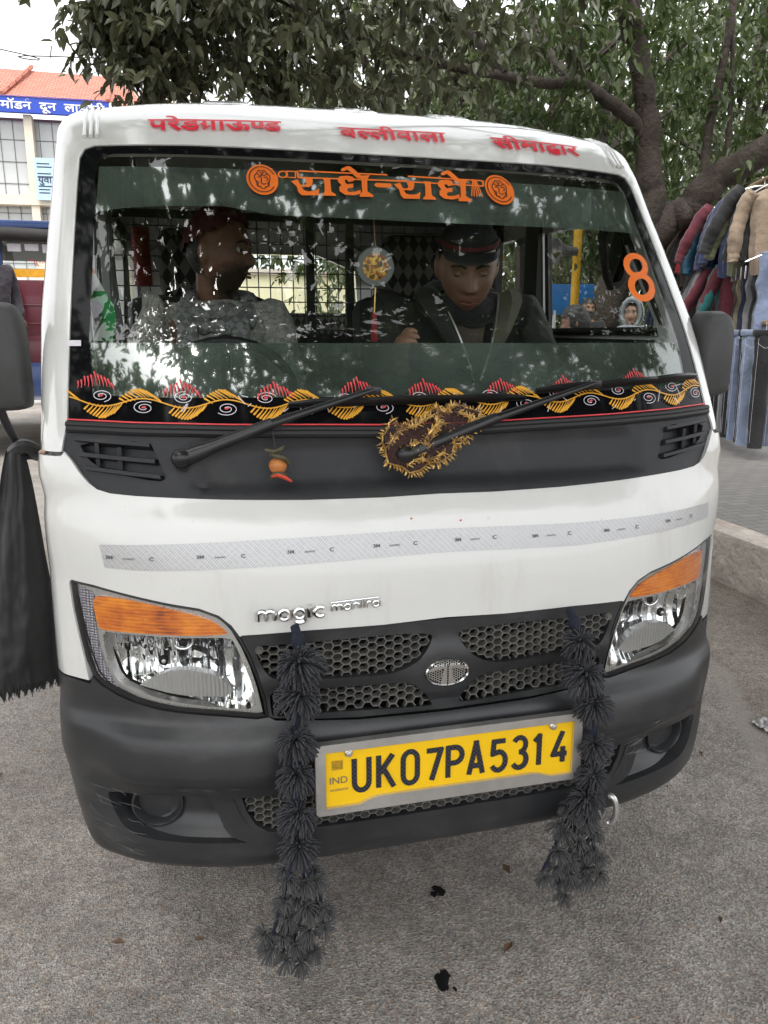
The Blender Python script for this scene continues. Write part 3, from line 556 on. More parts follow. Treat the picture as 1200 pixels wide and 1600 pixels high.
# --- hexagon meshes
def hexmesh(name, region, parent, px=.0225, pz=.0158, o0=-.010, o1=-.026, w=.0036, phase=(0, 0)):
    mb = MB(); A = np.array(region); lo_, hi_ = A.min(0), A.max(0); seen = set()
    nx = int((hi_[0]-lo_[0])/(px*.75))+3; nz = int((hi_[1]-lo_[1])/pz)+3
    for i in range(-1, nx):
        for j in range(-1, nz):
            cx = lo_[0]+phase[0]+i*px*.75; cz = lo_[1]+phase[1]+j*pz+(pz/2 if i % 2 else 0)
            hx = [(cx+px/2, cz), (cx+px/4, cz+pz/2), (cx-px/4, cz+pz/2), (cx-px/2, cz), (cx-px/4, cz-pz/2), (cx+px/4, cz-pz/2)]
            for k in range(6):
                a, b = hx[k], hx[(k+1) % 6]; m_ = (round((a[0]+b[0])/2, 4), round((a[1]+b[1])/2, 4))
                if m_ in seen: continue
                seen.add(m_)
                if not inside(m_, region): continue
                d = math.hypot(b[0]-a[0], b[1]-a[1]); ex, ez = (b[0]-a[0])/d, (b[1]-a[1])/d; vx, vz = -ez*w/2, ex*w/2
                q = [(a[0]+vx, a[1]+vz), (b[0]+vx, b[1]+vz), (b[0]-vx, b[1]-vz), (a[0]-vx, a[1]-vz)]
                f = [(a[0]+vx*.55, a[1]+vz*.55), (b[0]+vx*.55, b[1]+vz*.55), (b[0]-vx*.55, b[1]-vz*.55), (a[0]-vx*.55, a[1]-vz*.55)]
                V = np.vstack([onshell(f, o0), onshell(q, o1)])
                mb.add(V, [(0, 1, 2, 3), (0, 4, 5, 1), (2, 6, 7, 3), (1, 5, 6, 2), (3, 7, 4, 0)])
    return mb.build(name, M['mesh'], parent, smooth=False)
# --- grille panel
gtop = [(0, .5585), (-.1225, .5585), (-.267, .5595), (-.3834, .5575)]
gside = [lo[8], lo[9], lo[10], lo[11], lo[12]]
gbot = [(-.333, .392), (-.1754, .3795), (0, .376)]
mu, ml = rounded(TR['mesh_up'], 1), rounded(TR['mesh_lo'], 1)
def gr_off(s, t):
    e = math.hypot(s/.085, (t-.456)/.062); v = .010*(1-smooth01((e-.55)/.6))
    v += .006*math.exp(-((t-.462)/.018)**2)*smooth01((abs(s)-.06)/.08)
    v += .010*smooth01((.40-t)/.02)*smooth01((.3-abs(s))/.06)
    return v-.004
GR = patch('grille_panel', ring_sym(gtop+gside+gbot), M['plastic'], VAN, holes=[mu, mir(mu), ml, mir(ml)], off=gr_off, thick=.022, sp=.014)
for rg in (mu, mir(mu), ml, mir(ml)):
    hexmesh('grille_mesh', rg, GR)
for c in [(-.3555, .527), (.3555, .527)]:
    mb = MB(); q = P3(*c, -.006); mb.lathe([(0, .004), (.004, .004), (.0045, .001), (.008, .002), (.0085, -.01)], q, axis='y', n=16, M=Matrix.Scale(-1, 3, (0, 1, 0))); mb.build('grille_screw', M['mesh'], GR)
hexmesh('lower_mesh', low_ring, BUMP, px=.021, pz=.0145, o0=-.008, o1=-.024, w=.0032)
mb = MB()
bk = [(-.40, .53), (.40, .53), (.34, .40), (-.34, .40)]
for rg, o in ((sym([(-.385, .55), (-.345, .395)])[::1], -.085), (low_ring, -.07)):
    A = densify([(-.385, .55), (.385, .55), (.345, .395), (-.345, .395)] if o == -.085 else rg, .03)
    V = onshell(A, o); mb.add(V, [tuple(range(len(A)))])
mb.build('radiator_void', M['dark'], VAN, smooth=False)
mb = MB()
for z in (.47, .56, .64, .70, .755): mb.box((0, .075, z), (.62, .004, .010))
for x in (-.22, -.05, .13, .27): mb.box((x, .07, .62), (.016, .006, .32))
mb.build('radiator_bars', M['mesh'], VAN, smooth=False)
# --- round emblem: oval ring, T-shaped mark over fine mesh
c = (0, .4561); EM = MB()
def disc_pts(rx, rz, n=40): return [(c[0]+rx*math.cos(2*math.pi*k/n), c[1]+rz*math.sin(2*math.pi*k/n)) for k in range(n)]
eo = lambda s, t: gr_off(s, t)+.002
n = 48
ringp = [(disc_pts(.0445, .0285, n), .001), (disc_pts(.0445, .0285, n), .006), (disc_pts(.0425, .0268, n), .009), (disc_pts(.0400, .0245, n), .006), (disc_pts(.0400, .0245, n), .001)]
V = np.vstack([onshell(P, lambda s, t, o=o: gr_off(s, t)+o) for P, o in ringp])
EM.add(V, [(i*n+k, i*n+(k+1) % n, (i+1)*n+(k+1) % n, (i+1)*n+k) for i in range(4) for k in range(n)])
def raised(mb, poly, o, h, mi=0):
    A = densify(poly, .006); n_ = len(A); V = np.vstack([onshell(A, lambda s, t: o(s, t)+h), onshell(A, o)])
    mb.add(V, [tuple(range(n_))]+[(i, n_+i, n_+(i+1) % n_, (i+1) % n_) for i in range(n_)], mi)
for sg in (1, -1):
    P = [(-.0015*sg, .4715), (-.0015*sg, .4315), (-.0145*sg, .4325), (-.0075*sg, .466), (-.0385*sg, .4605), (-.0395*sg, .4655), (-.03*sg, .4695)]
    raised(EM, P, eo, .006)
EMB = EM.build('emblem', M['chrome'], GR, angle=30)
mb = MB(); V = onshell(disc_pts(.040, .0245, 32), lambda s, t: gr_off(s, t)+.0012); mb.add(V, [tuple(range(32))]); mb.build('emblem_back', M['dark'], EMB)
er = disc_pts(.039, .024, 32)
h = MB(); px, pz = .0062, .0048
for i in range(-10, 11):
    for j in range(-7, 8):
        cx, cz = i*px*.75, c[1]+j*pz+(pz/2 if i % 2 else 0)
        hx = [(cx+px/2, cz), (cx+px/4, cz+pz/2), (cx-px/4, cz+pz/2), (cx-px/2, cz)]
        for a, b in zip(hx, hx[1:]):
            if inside(((a[0]+b[0])/2, (a[1]+b[1])/2), er): ribbon_mb(h, [a, b], .0011, lambda s, t: gr_off(s, t)+.003, cap=False)
h.build('emblem_mesh', M['steel'], EMB, smooth=False)
# --- headlights
def headlight(sg):
    f = (lambda P: P) if sg > 0 else mir
    L = thing('headlight', None, None); L.parent = VAN; L.matrix_parent_inverse = VAN.matrix_basis.inverted()
    o_, i_ = f(lo), f(TR['lamp_in'])
    mb = MB()                                              # black gasket, a rounded band between both outlines
    A = densify(o_, .02)
    bigger = lambda k: [(q[0], q[1]) for q in A]
    V = onshell(A, -.002); n_ = len(A)
    cx = sum(q[0] for q in A)/n_; cz = sum(q[1] for q in A)/n_
    def inset(P, d):
        out = []
        for i in range(len(P)):
            a, b = P[i-1], P[(i+1) % len(P)]; dx, dy = b[0]-a[0], b[1]-a[1]; l = math.hypot(dx, dy)+1e-9
            nx, ny = -dy/l, dx/l
            if (cx-P[i][0])*nx+(cz-P[i][1])*ny < 0: nx, ny = -nx, -ny
            out.append((P[i][0]+nx*d, P[i][1]+ny*d))
        return out
    rows = [(inset(A, -.001), -.016), (inset(A, .0015), -.003), (inset(A, .005), -.002), (inset(A, .008), -.008), (inset(A, .009), -.03)]
    V = np.vstack([onshell(P, o) for P, o in rows])
    mb.add(V, [(r*n_+k, r*n_+(k+1) % n_, (r+1)*n_+(k+1) % n_, (r+1)*n_+k) for r in range(4) for k in range(n_)])
    mb.build('gasket', M['rubber'], L)
    main, amb, strip = f(rounded(TR['lampmain'], 1)), f(rounded(TR['amber'], 1)), f(rounded(TR['lampstrip'], 1))
    bz = patch('bezel', inset(densify(i_, .02), .0005), M['bezel'], L, holes=[main, amb, strip], off=-.010, thick=.006, sp=.012)
    patch('indicator', amb, M['amber'], L, off=lambda s, t: -.006, thick=.012, sp=.012)
    patch('side_reflector', strip, M['strip'], L, off=-.008, thick=.01, sp=.012)
    mc = (sum(q[0] for q in main)/len(main), sum(q[1] for q in main)/len(main))
    def bowl(s, t):
        e = math.hypot((s-mc[0])/.15, (t-mc[1])/.085); step = .006*((int((s+1)*75) % 2))
        return -.075+.055*min(1.2, e*e)+.0
    rf = patch('reflector_bowl', main, M['reflector'], L, off=bowl, thick=.004, sp=.010, rim=False)
    mb = MB(); wall(mb, main, -.010, -.03); mb.build('reflector_wall', M['bezel'], L)
    dome = f(TR['lampdome'])
    patch('lamp_dome', dome, M['dome'], L, off=lambda s, t: -.030+.012*math.exp(-((s-mc[0])/.07)**2), thick=.02, sp=.010)
    for k, (q, r, mm) in enumerate(((f(TR['lamppts'])[0], .0095, 'blackgloss'), (f(TR['lamppts'])[1], .0075, 'blackgloss'))):
        mb = MB(); P = P3(q[0], q[1], -.036); mb.ball(P, (r, .006, r*1.1)); o = mb.build('bulb_shield', M[mm], L)
        if k: 
            mb = MB(); tp = [P+Vector((.018*math.cos(R(a)), -.002, .004+.016*math.sin(R(a)))) for a in range(150, 400, 20)]; mb.tube(tp, .0025, 8); mb.build('bulb_ring', M['chrome'], L)
        else:
            mb = MB(); mb.ball(P+Vector((-.0, -.006, 0)), (.004, .002, .004)); mb.build('bulb_tip', M['steel'], L)
    patch('lens', inset(densify(i_, .02), -.001), M['lens'], L, off=-.001, rim=False, sp=.016)
    mb = MB(); wall(mb, i_, -.004, -.09); V = onshell(densify(i_, .02), -.09); mb.add(V, [tuple(range(len(V)))]); mb.build('housing', M['dark'], L)
    return L
headlight(1); headlight(-1)
# --- cowl
gb = [(s, t) for s, t in TR['glassbot'] if s < -.01]
basin = [q for q in TR['cowlin'] if q[0] < -.01]
basinL = [(-.47, .915), (-.455, .90)] + [(-.452, .870), (-.43, .842), (-.39, .832), (-.25, .826), (0, .824)]
def cowl_off(s, t):
    a = abs(s)
    k = smooth01((.455-a+.25*max(0, .87-t))/.03)*smooth01((t-.822)/.018)*smooth01((.925-t)/.01)
    lipk = math.exp(-((t-(.812+.05*max(0, (a-.45)/.2)))/.010)**2)*.0
    return -.002-.020*k
ventL = rounded([(-.655, .917), (-.640, .885), (-.605, .862), (-.515, .845), (-.500, .852), (-.512, .880), (-.528, .921)], 1)
cring = ring_sym([(0, .9375)] + gb[::-1] + [(-.684, .9)] + cl + [(0, .8035)])
CW = patch('cowl_panel', cring, M['cowl'], VAN, holes=[ventL, mir(ventL)], off=cowl_off, thick=.02, sp=.014)
for sg in (1, -1):
    v = ventL if sg > 0 else mir(ventL)
    patch('vent_back', v, M['cowl'], CW, off=-.018, rim=False, sp=.02)
    mb = MB(); sl = TR['slats']
    for k in range(3):
        a, b = sl[2*k], sl[2*k+1]; a = (a[0]+.004, a[1]+.004); b = (b[0]-.002, b[1]+.002)
        pts = [(a[0]+(b[0]-a[0])*u/8, a[1]+(b[1]-a[1])*u/8) for u in range(9)]
        if sg < 0: pts = mir(pts)
        top = onshell([(s, t+.005) for s, t in pts], -.018); fr1 = onshell([(s, t+.003) for s, t in pts], .006); fr2 = onshell([(s, t-.004) for s, t in pts], .006); bo = onshell([(s, t-.007) for s, t in pts], -.018)
        V = np.vstack([top, fr1, fr2, bo]); mb.add(V, [(r*9+i, r*9+i+1, (r+1)*9+i+1, (r+1)*9+i) for r in range(3) for i in range(8)]+[(0, 9, 18, 27), (8, 35, 26, 17)])
    mb.box(P3(-.585*sg, .885, -.012), (.008, .02, .05)); mb.box(P3(-.625*sg, .893, -.012), (.007, .02, .05))
    mb.build('vent_slat', M['cowl'], CW)
mb = MB()
full = [(s, t) for s, t in gb] + [(0, .9375)] + mir(gb[::-1])
full = [tuple(q)[:2] for q in bez([Vector((a, b, 0)) for a, b in full], 4)]
for o, w, dz in ((.004, .010, -.006), (.001, .012, -.014)):
    mb.tube([P3(s, t+dz, o) for s, t in full], w*.62, 8)
mb.build('glass_seal', M['rubber'], CW)
# --- white cab frame round the glass, header and roof
gl = [(0, .9385)] + gb[::-1] + [(-.6735, .9565), (-.668, 1.10), (-.662, 1.30), (-.655, 1.50), (-.650, 1.585), (-.640, 1.612), (-.620, 1.622), (-.42, 1.6275), (0, 1.630)]
frame_ring = [(-.92, .893), (-.684, .897)] + [gl[len(gb)+1]] + gl[len(gb)+2:-1]
frame_ring = frame_ring + mir(frame_ring[::-1]) + [(.92, 2.15), (-.92, 2.15)]
def frame_off(s, t):
    a = abs(s); v = 0.
    if t > 1.60: v += .004*smooth01((t-1.66)/.03)
    v += .003*math.exp(-((a-.685)/.008)**2)*smooth01((1.6-t)/.1)
    return v
FRM = patch('cab_frame', frame_ring, M['white'], VAN, off=frame_off, thick=.03, sp=.022)
ROOF = patch('roof', [(-.92, 2.154), (.92, 2.154), (.92, TT[-1]), (-.92, TT[-1])], M['white'], VAN, off=lambda s, t: .004+.006*(math.cos(s*40) > .3 and abs(s) < .55)*smooth01((t-2.25)/.1), thick=.03, sp=.05)
for sg in (1, -1):                                         # pressed ribs at the header corners
    mb = MB()
    for k in range(3):
        s0 = -.612-.013*k
        mb.tube([P3(sg*(s0-.006*i/9), 1.645+i*.06, .005) for i in range(12)], .0045, 8)
    mb.build('header_rib', M['white'], FRM)
for x in (-.33, -.02, .22):
    mb = MB(); mb.add([P3(x+a*k, t, o) for t, o, k in ((1.86, .004, 1.), (1.90, .009, .8), (2.04, .009, .8), (2.09, .004, 1.)) for a in (-.055, .055)], [(0, 1, 3, 2), (2, 3, 5, 4), (4, 5, 7, 6), (0, 2, 4, 6), (1, 7, 5, 3)]); mb.build('roof_bump', M['white'], FRM)
# --- windscreen: clear glass, black border, two dark films
glass_ring = ring_sym([(s*.997, t) for s, t in gl])
GLASS = patch('windscreen', glass_ring, M['glass'], VAN, off=-.004, rim=False, sp=.03)
inner = [(0, 1.003), (-.25, 1.003), (-.55, 1.006), (-.628, 1.012), (-.632, 1.12), (-.6236, 1.319), (-.618, 1.56), (-.606, 1.590), (-.58, 1.598), (0, 1.602)]
patch('black_border', ring_sym([(s*.999, t) for s, t in gl]), M['blackgloss'], GLASS, holes=[ring_sym(inner)], off=-.003, rim=False, sp=.02)
ft = [(-.6195, 1.432), (-.6150, 1.440), (-.56, 1.449), (-.489, 1.4546), (-.362, 1.4575), (-.310, 1.447), (-.26, 1.4361), (-.166, 1.4365), (0, 1.4335), (.1155, 1.432), (.40, 1.431), (.6195, 1.430)]
patch('upper_film', ft+[(.618, 1.565), (-.612, 1.565)], M['film'], GLASS, off=-.0065, rim=False, sp=.03)
patch('lower_film', [(-.632, 1.120), (.632, 1.1165), (.630, 1.012), (.55, 1.004), (-.55, 1.004), (-.630, 1.012)], M['film'], GLASS, off=-.0065, rim=False, sp=.03)
# --- painted border along the bottom of the glass
random.seed(11)
g, pk, wh = MB(), MB(), MB()
PER, AMP = .1475, .0085
def wave(s): return .9825+.011*(abs(s)/.66)**2+AMP*math.sin(2*math.pi*(s+.665)/PER+2.3)
S0 = -.668
ribbon_mb(g, [(S0+i*.006, wave(S0+i*.006)+.004) for i in range(int(1.336/.006)+1)], .0026, .001)
i = 0; s = S0+.006
def drop(mb, p, d, L, w, o=.0014):
    """teardrop brush stroke: fat round end at p, thin tail towards -d"""
    ribbon_mb(mb, [(p[0]-d[0]*L, p[1]-d[1]*L), (p[0]-d[0]*L*.6+.001, p[1]-d[1]*L*.6), (p[0], p[1])], [w*.25, w*.5, w], o)
ph = lambda s: ((s+.665)/PER+2.3/(2*math.pi)) % 1.0
while s < .655:
    f = ph(s)
    j = random.uniform(-.001, .001)
    base = wave(s)+.004
    if .55 < f < .98:                                       # strokes hanging under the rising trough
        k = (f-.55)/.43; L = .010+.010*math.sin(math.pi*k)
        drop(g, (s-.004, base-.011-.011*math.sin(math.pi*k)+j), (-.62, -.78), L*1.5, .0040)
    if .02 < f < .46:                                       # strokes standing over the crest
        k = (f-.02)/.44; L = .010+.008*math.sin(math.pi*k)
        drop(g, (s-.008, base+.006+.013*math.sin(math.pi*k)+j), (-.80, .60), L*1.5, .0040)
    s += .0052
n_sp = int(1.33/PER)+1
for k in range(n_sp+1):
    for which in (0, 1):
        sc = -.665+PER*(k-2.3/(2*math.pi)/1.0) + (PER*.25 if which else PER*.74)
        if abs(sc) > .65: continue
        w0 = wave(sc)
        cz = w0+(.024 if not which else -.014); r0 = .0155 if not which else .0165; sx = 1.25
        a0 = random.uniform(0, 6); pts = []
        for q in range(26):
            a = a0+q*.46; r = r0*(1-q/27*.86); pts.append((sc+sx*r*math.cos(a), max(cz+r*.8*math.sin(a), .9475+.012*(abs(sc)/.66)**2)))
        ribbon_mb(wh, pts, .0013, .0012)
        pk_c = (sc, cz); ribbon_mb(pk, [(pk_c[0]-.002, pk_c[1]), (pk_c[0]+.002, pk_c[1]+.001)], .004, .0022)
for q in range(26):
    sx = random.uniform(-.63, .64); ribbon_mb(wh, [(sx, wave(sx)+random.uniform(-.025, .022)), (sx+random.uniform(.004, .012), wave(sx)+random.uniform(-.02, .015))], .0014, .0016)
for (s, t) in TR['redfans']:
    n_ = 11
    for k in range(n_):
        u = (k-(n_-1)/2)/((n_-1)/2); x = s+u*.030; z = t+.006-.016*u*u+(.006 if k == n_//2 else 0); L = .014+.012*(1-abs(u))
        drop(pk, (x+.001, z+random.uniform(-.002, .002)), (-.12-.2*u, .98), L, .0034)
ribbon_mb(pk, [(s, t+.0045) for s, t in full], .0028, .001)
g.build('yellow_pattern', M['gold'], GLASS, smooth=False); pk.build('red_pattern', M['pink'], GLASS, smooth=False); wh.build('white_pattern', M['lilac'], GLASS, smooth=False)
mb = MB(); V = onshell(TR['slip'], .001); mb.add(V, [(0, 1, 2, 3)]); mb.build('paper_slip', M['lilac'], GLASS, smooth=False)
# --- orange slogan and number
def flatpoly(mb, poly, off, mi=0):
    v, f = tri2d(poly, [], .05); mb.add(onshell(v, off), f, mi)
mb = MB()
for k in TR:
    if k[:2] in ('L_', 'M_') and k not in ('L_lines', 'L_med', 'L_box', 'L_ring', 'L_tas'): flatpoly(mb, TR[k], .0025)
ll = TR['L_lines']
for i in range(0, len(ll), 2): ribbon_mb(mb, [ll[i], ll[i+1]], .0042, .0016, cap=False)
for P in (TR['L_box'], TR['L_ring']): ribbon_mb(mb, P+[P[0]], .0038, .0016, cap=False)
for i in range(0, len(TR['L_tas']), 2): ribbon_mb(mb, [TR['L_tas'][i], TR['L_tas'][i+1]], .0026, .0018)
mb.build('slogan', M['orange'], GLASS, smooth=False)
lmd = TR['L_med']
for k in (0, 1):
    a, b, d = lmd[3*k:3*k+3]; rx, rz = abs(b[0]-a[0]), abs(a[1]-d[1])
    mb = MB(); mk = MB()
    E = lambda r, n=32, dx=0, dz=0: [(a[0]+dx+rx*r*math.cos(2*math.pi*i/n), a[1]+dz+rz*r*math.sin(2*math.pi*i/n)) for i in range(n)]
    mb.add(onshell(E(1), .0018), [tuple(range(32))])
    def line(P, w=.0021): ribbon_mb(mk, P, w, .003, cap=False)
    C_ = E(.83); line(C_[2:30], .0022)
    line([(a[0]+rx*(.52+.05*math.sin(5*q))*math.cos(q)*.9, a[1]+rz*(.60+.05*math.sin(7*q))*math.sin(q)) for q in np.linspace(0, 6.28, 40)])
    for P in ([(-.38, .38), (-.1, .22), (0, .34), (.1, .22), (.38, .38)], [(-.3, .1), (-.12, .16), (-.05, .0), (-.1, -.2), (.05, -.34), (.2, -.25)], [(.1, .1), (.28, .14), (.34, .0), (.22, -.1)], [(-.45, -.1), (-.28, -.22), (-.34, -.42), (-.1, -.5)], [(.45, -.12), (.3, -.28), (.36, -.44), (.12, -.5)], [(-.14, .5), (0, .38), (.14, .5)]):
        line([(a[0]+rx*q.x, a[1]+rz*q.y) for q in bez([Vector((x, y, 0)) for x, y in P], 5)])
    o = mb.build('round_sticker', M['orange'], GLASS, smooth=False); mk.build('sticker_linework', M['ink'], o, smooth=False)
mb = MB()
ribbon_mb(mb, TR['eight_a'], .0175, .0018, cap=False); ribbon_mb(mb, TR['eight_b'], .0190, .0022, cap=False)
mb.build('number_sticker', M['orange'], GLASS, smooth=False)
# --- red route names on the header, glyph by glyph
def dev_word(parts, bold=.030):
    """parts: strings, or ('half', char, cut), ('rakar', char), ('reph', char), ('over', mark, string)"""
    V, F = [], []; x = 0.
    def put(v, f, dx):
        n = len(V); V.extend((a+dx, b) for a, b in v); F.extend(tuple(n+i for i in q) for q in f)
    def adv(s):
        a = text2d('|'+s+'|', 1, 0)[0]; b = text2d('||', 1, 0)[0]; return max(q[0] for q in a)-max(q[0] for q in b)
    for p in parts:
        if isinstance(p, str): v, f = glyph(p, bold) if p.strip() else text2d(p, 1, 0); put(v, f, x); x += adv(p)
        elif p[0] == 'half':
            v, f = glyph(p[1], bold); w = adv(p[1]); v, f = cut2d(v, f, w*p[2]); put(v, f, x); x += w*p[2]-.03
        elif p[0] == 'rakar':
            v, f = glyph(p[1], bold); w = adv(p[1]); put(v, f, x)
            put([(w*.62, .26), (w*.62, .17), (w*.22, .0), (w*.16, .07)], [(0, 1, 2, 3)], x); x += w
        elif p[0] == 'reph':
            v, f = glyph(p[1], bold); w = adv(p[1]); put(v, f, x)
            A = [(w*.62+.13*math.cos(R(q)), .78+.13*math.sin(R(q))) for q in range(20, 250, 20)]
            for i in range(len(A)-1):
                (x1, y1), (x2, y2) = A[i], A[i+1]; put([(x1, y1), (x2, y2), (x2*.86+w*.62*.14, y2*.88+.78*.12-.0), (x1*.86+w*.62*.14, y1*.88+.78*.12)], [(0, 1, 2, 3)], x)
            x += w
        elif p[0] == 'dva':                                   # da with va hung under it
            v, f = glyph('\u0926', bold); w = adv('\u0926'); put(v, f, x); v, f = glyph('\u0935', bold)
            put([(a*.62+w*.10, b*.5-.12) for a, b in v if True], f, x); x += w
    return V, F
def place_word(parts, p0, p1, h, name, m, parent, off=.0055, shadow=None):
    V, F = dev_word(parts); A = np.array(V); x0, x1 = A[:, 0].min(), A[:, 0].max(); k = 1/(x1-x0)
    st = [(p0[0]+(p1[0]-p0[0])*(a-x0)*k, p0[1]+(p1[1]-p0[1])*(a-x0)*k+h*b/.75) for a, b in V]
    mb = MB(); mb.add(onshell(st, off), F); return mb.build(name, m, parent, smooth=False)
HOFF = lambda s, t: frame_off(s, t)+.005
place_word(['\u092a', '\u0930\u0947', '\u0921', ('rakar', '\u0917'), '\u093e', '\u090a', ('half', '\u0923', .62), '\u0921'], (-.507, 1.667), (-.220, 1.683), .044, 'route_name', M['red'], FRM, HOFF)
place_word(['\u092c', ('half', '\u0932', .66), '\u0932', '\u0940', '\u0935', '\u093e', '\u0932', '\u093e'], (-.092, 1.674), (.164, 1.680), .044, 'route_name', M['red'], FRM, HOFF)
place_word(['\u0938', '\u0940', '\u092e', '\u093e', ('dva',), '\u093e', '\u0930'], (.276, 1.674), (.512, 1.668), .044, 'route_name', M['red'], FRM, HOFF)
# --- reflective tape
tt = [(-.6255, .7225), (-.5, .728), (-.3514, .7328), (-.0919, .7349), (0, .7345), (.276, .7285), (.645, .7305)]
tb = [(.645, .697), (.2727, .6835), (0, .6900), (-.0919, .6890), (-.35, .684), (-.55, .679), (-.618, .680)]
TP = patch('reflective_tape', tt+tb, M['tape'], VAN, off=lambda s, t: hood_off(s, t)+.0012, rim=False, sp=.02)
mb = MB()
for k in range(8):
    s = -.615+k*.1585; t0 = float(np.interp(s, [-.62, -.35, 0, .28, .645], [.697, .705, .709, .704, .712]))
    for txt, dx, h, b in (('3M', 0, .0085, .03), ('A04495', .031, .0052, 0), ('C', .077, .0095, .03)):
        v, f = text2d(txt, 1, b); st = [(s+dx+a*h*1.25, t0+bb*h) for a, bb in v]
        if max(q[0] for q in st) < .64: mb.add(onshell(st, lambda a, b_: hood_off(a, b_)+.0026), f)
mb.build('tape_lettering', M['greyink'], TP, smooth=False)
for s_, t_, k in ((-.062, .757, 'orange'), (.035, .748, 'red')):
    mb = MB(); mb.ball(P3(s_, t_, .002), (.0019, .001, .0019), 8, 6); mb.build('paint_speck', M[k], VAN)
# --- chrome name badge, drawn with a stroke alphabet
GL = {
 'm': [[(0, 0), (0, .62)], arc(.2, .42, .2, .2, 180, 0)+[(.4, 0)], arc(.6, .42, .2, .2, 180, 0)+[(.8, 0)]],
 'n': [[(0, 0), (0, .62)], arc(.24, .38, .24, .24, 180, 0)+[(.48, 0)]],
 'a': [arc(.24, .30, .24, .30, 0, 360, 16), [(.5, .62), (.5, 0)]],
 'g': [arc(.24, .30, .24, .30, 0, 360, 16), [(.5, .62), (.5, -.1)]+arc(.25, -.1, .25, .2, 0, -160)],
 'i': [[(0, 0), (0, .62)], [(0, .84), (0, .88)]],
 'c': [arc(.26, .31, .26, .31, 50, 310, 14)],
 't': [[(.1, 1.0), (.1, 0)]],
 'r': [[(0, 0), (0, .62)], arc(.22, .36, .22, .26, 175, 60, 6)],
}
WID = {'m': .8, 'n': .48, 'a': .5, 'g': .5, 'i': 0, 'c': .45, 't': .2, 'r': .32}
mb = MB()
def word(mb, txt, p0, p1, h, r, o=.003, gap=.2):
    tot = sum(WID[q]+gap for q in txt)-gap; x = 0
    def mp(a, b): u = a/tot; return P3(p0[0]+(p1[0]-p0[0])*u, p0[1]+(p1[1]-p0[1])*u+b*h, hood_off(0, .6)+o)
    for q in txt:
        for st in GL[q]: mb.tube([mp(x+a, b) for a, b in st], r, 8)
        x += WID[q]+gap
    return mp, tot
bd = TR['badge']
word(mb, 'magic', (bd[0][0]+.006, .5850), (bd[1][0]-.004, .5880), .028, .0044, .004, .24)
mp, tot = word(mb, 'mantra', (bd[2][0]+.006, .5955), (bd[3][0]-.004, .5985), .0165, .0026, .003, .2)
mb.tube([mp(-.05, .95), mp(tot, 1.0)], .0017, 8)
BD = mb.build('name_badge', M['chrome'], VAN)
# --- number plate
pc = Vector((0, -.052, .5148))
def flat_plate(mb, outer, holes, y, h, mi=0):
    v, f = tri2d(outer, holes, .06); n_ = len(v)
    loops = [densify(outer, .06)]+[densify(q, .012) for q in holes]
    mb.add([(a, y, b) for a, b in v], f, mi)
    for L in loops:
        k = len(L); mb.add([(a, y, b) for a, b in L]+[(a, y+h, b) for a, b in L], [(i, (i+1) % k, k+(i+1) % k, k+i) for i in range(k)], mi)
def rrect(w, h, r, n=5):
    out = []
    for sx, sz, a0 in ((1, 1, 0), (-1, 1, 90), (-1, -1, 180), (1, -1, 270)):
        out += [(sx*(w/2-r)+r*math.cos(R(a0+90*k/n)), sz*(h/2-r)+r*math.sin(R(a0+90*k/n))) for k in range(n+1)]
    return out
def atc(P, c=pc): return [(a+c.x, b+c.z) for a, b in P]
PLATE = thing('number_plate', None, None); PLATE.parent = VAN; PLATE.matrix_parent_inverse = VAN.matrix_basis.inverted()
mb = MB(); hole = [(-.249, .056), (.249, .056), (.249, -.058), (.205, -.058), (.180, -.050), (.165, -.047), (-.150, -.046), (-.170, -.051), (-.185, -.058), (-.249, -.058)]
flat_plate(mb, atc(rrect(.535, .144, .008)), [atc(hole)], pc.y-.010, .016)
mb.build('plate_frame', M['steel'], PLATE, angle=30)
mb = MB(); flat_plate(mb, atc(rrect(.506, .122, .006)), [], pc.y-.003, .004); mb.build('plate_sheet', M['plate'], PLATE)
mb = MB(); mb.box((0, pc.y+.026, pc.z), (.44, .05, .09)); mb.build('plate_bracket', M['plastic'], PLATE)
def flat_ribbon(mb, pts, w, y, h=.0012):
    seg = [pts[0]]; out = []
    for i in range(1, len(pts)):
        seg.append(pts[i])
        if i < len(pts)-1:
            u, v_ = Vector((pts[i][0]-pts[i-1][0], pts[i][1]-pts[i-1][1])), Vector((pts[i+1][0]-pts[i][0], pts[i+1][1]-pts[i][1]))
            if u.length > 1e-6 and v_.length > 1e-6 and u.angle(v_) > .75: out.append(seg); seg = [pts[i]]
    out.append(seg)
    for q, sg_ in enumerate(out):
        a = [sg_[0]]+[b_ for a_, b_ in zip(sg_, sg_[1:]) if math.hypot(b_[0]-a_[0], b_[1]-a_[1]) > 1e-6]
        if len(out) > 1:
            e = lambda p_, r_: (p_[0]+(p_[0]-r_[0])/math.hypot(p_[0]-r_[0], p_[1]-r_[1])*w*.42, p_[1]+(p_[1]-r_[1])/math.hypot(p_[0]-r_[0], p_[1]-r_[1])*w*.42)
            if q > 0: a = [e(a[0], a[1])]+a[1:]
            if q < len(out)-1: a = a[:-1]+[e(a[-1], a[-2])]
        flat_run(mb, a, w, y-.0004*q, h)
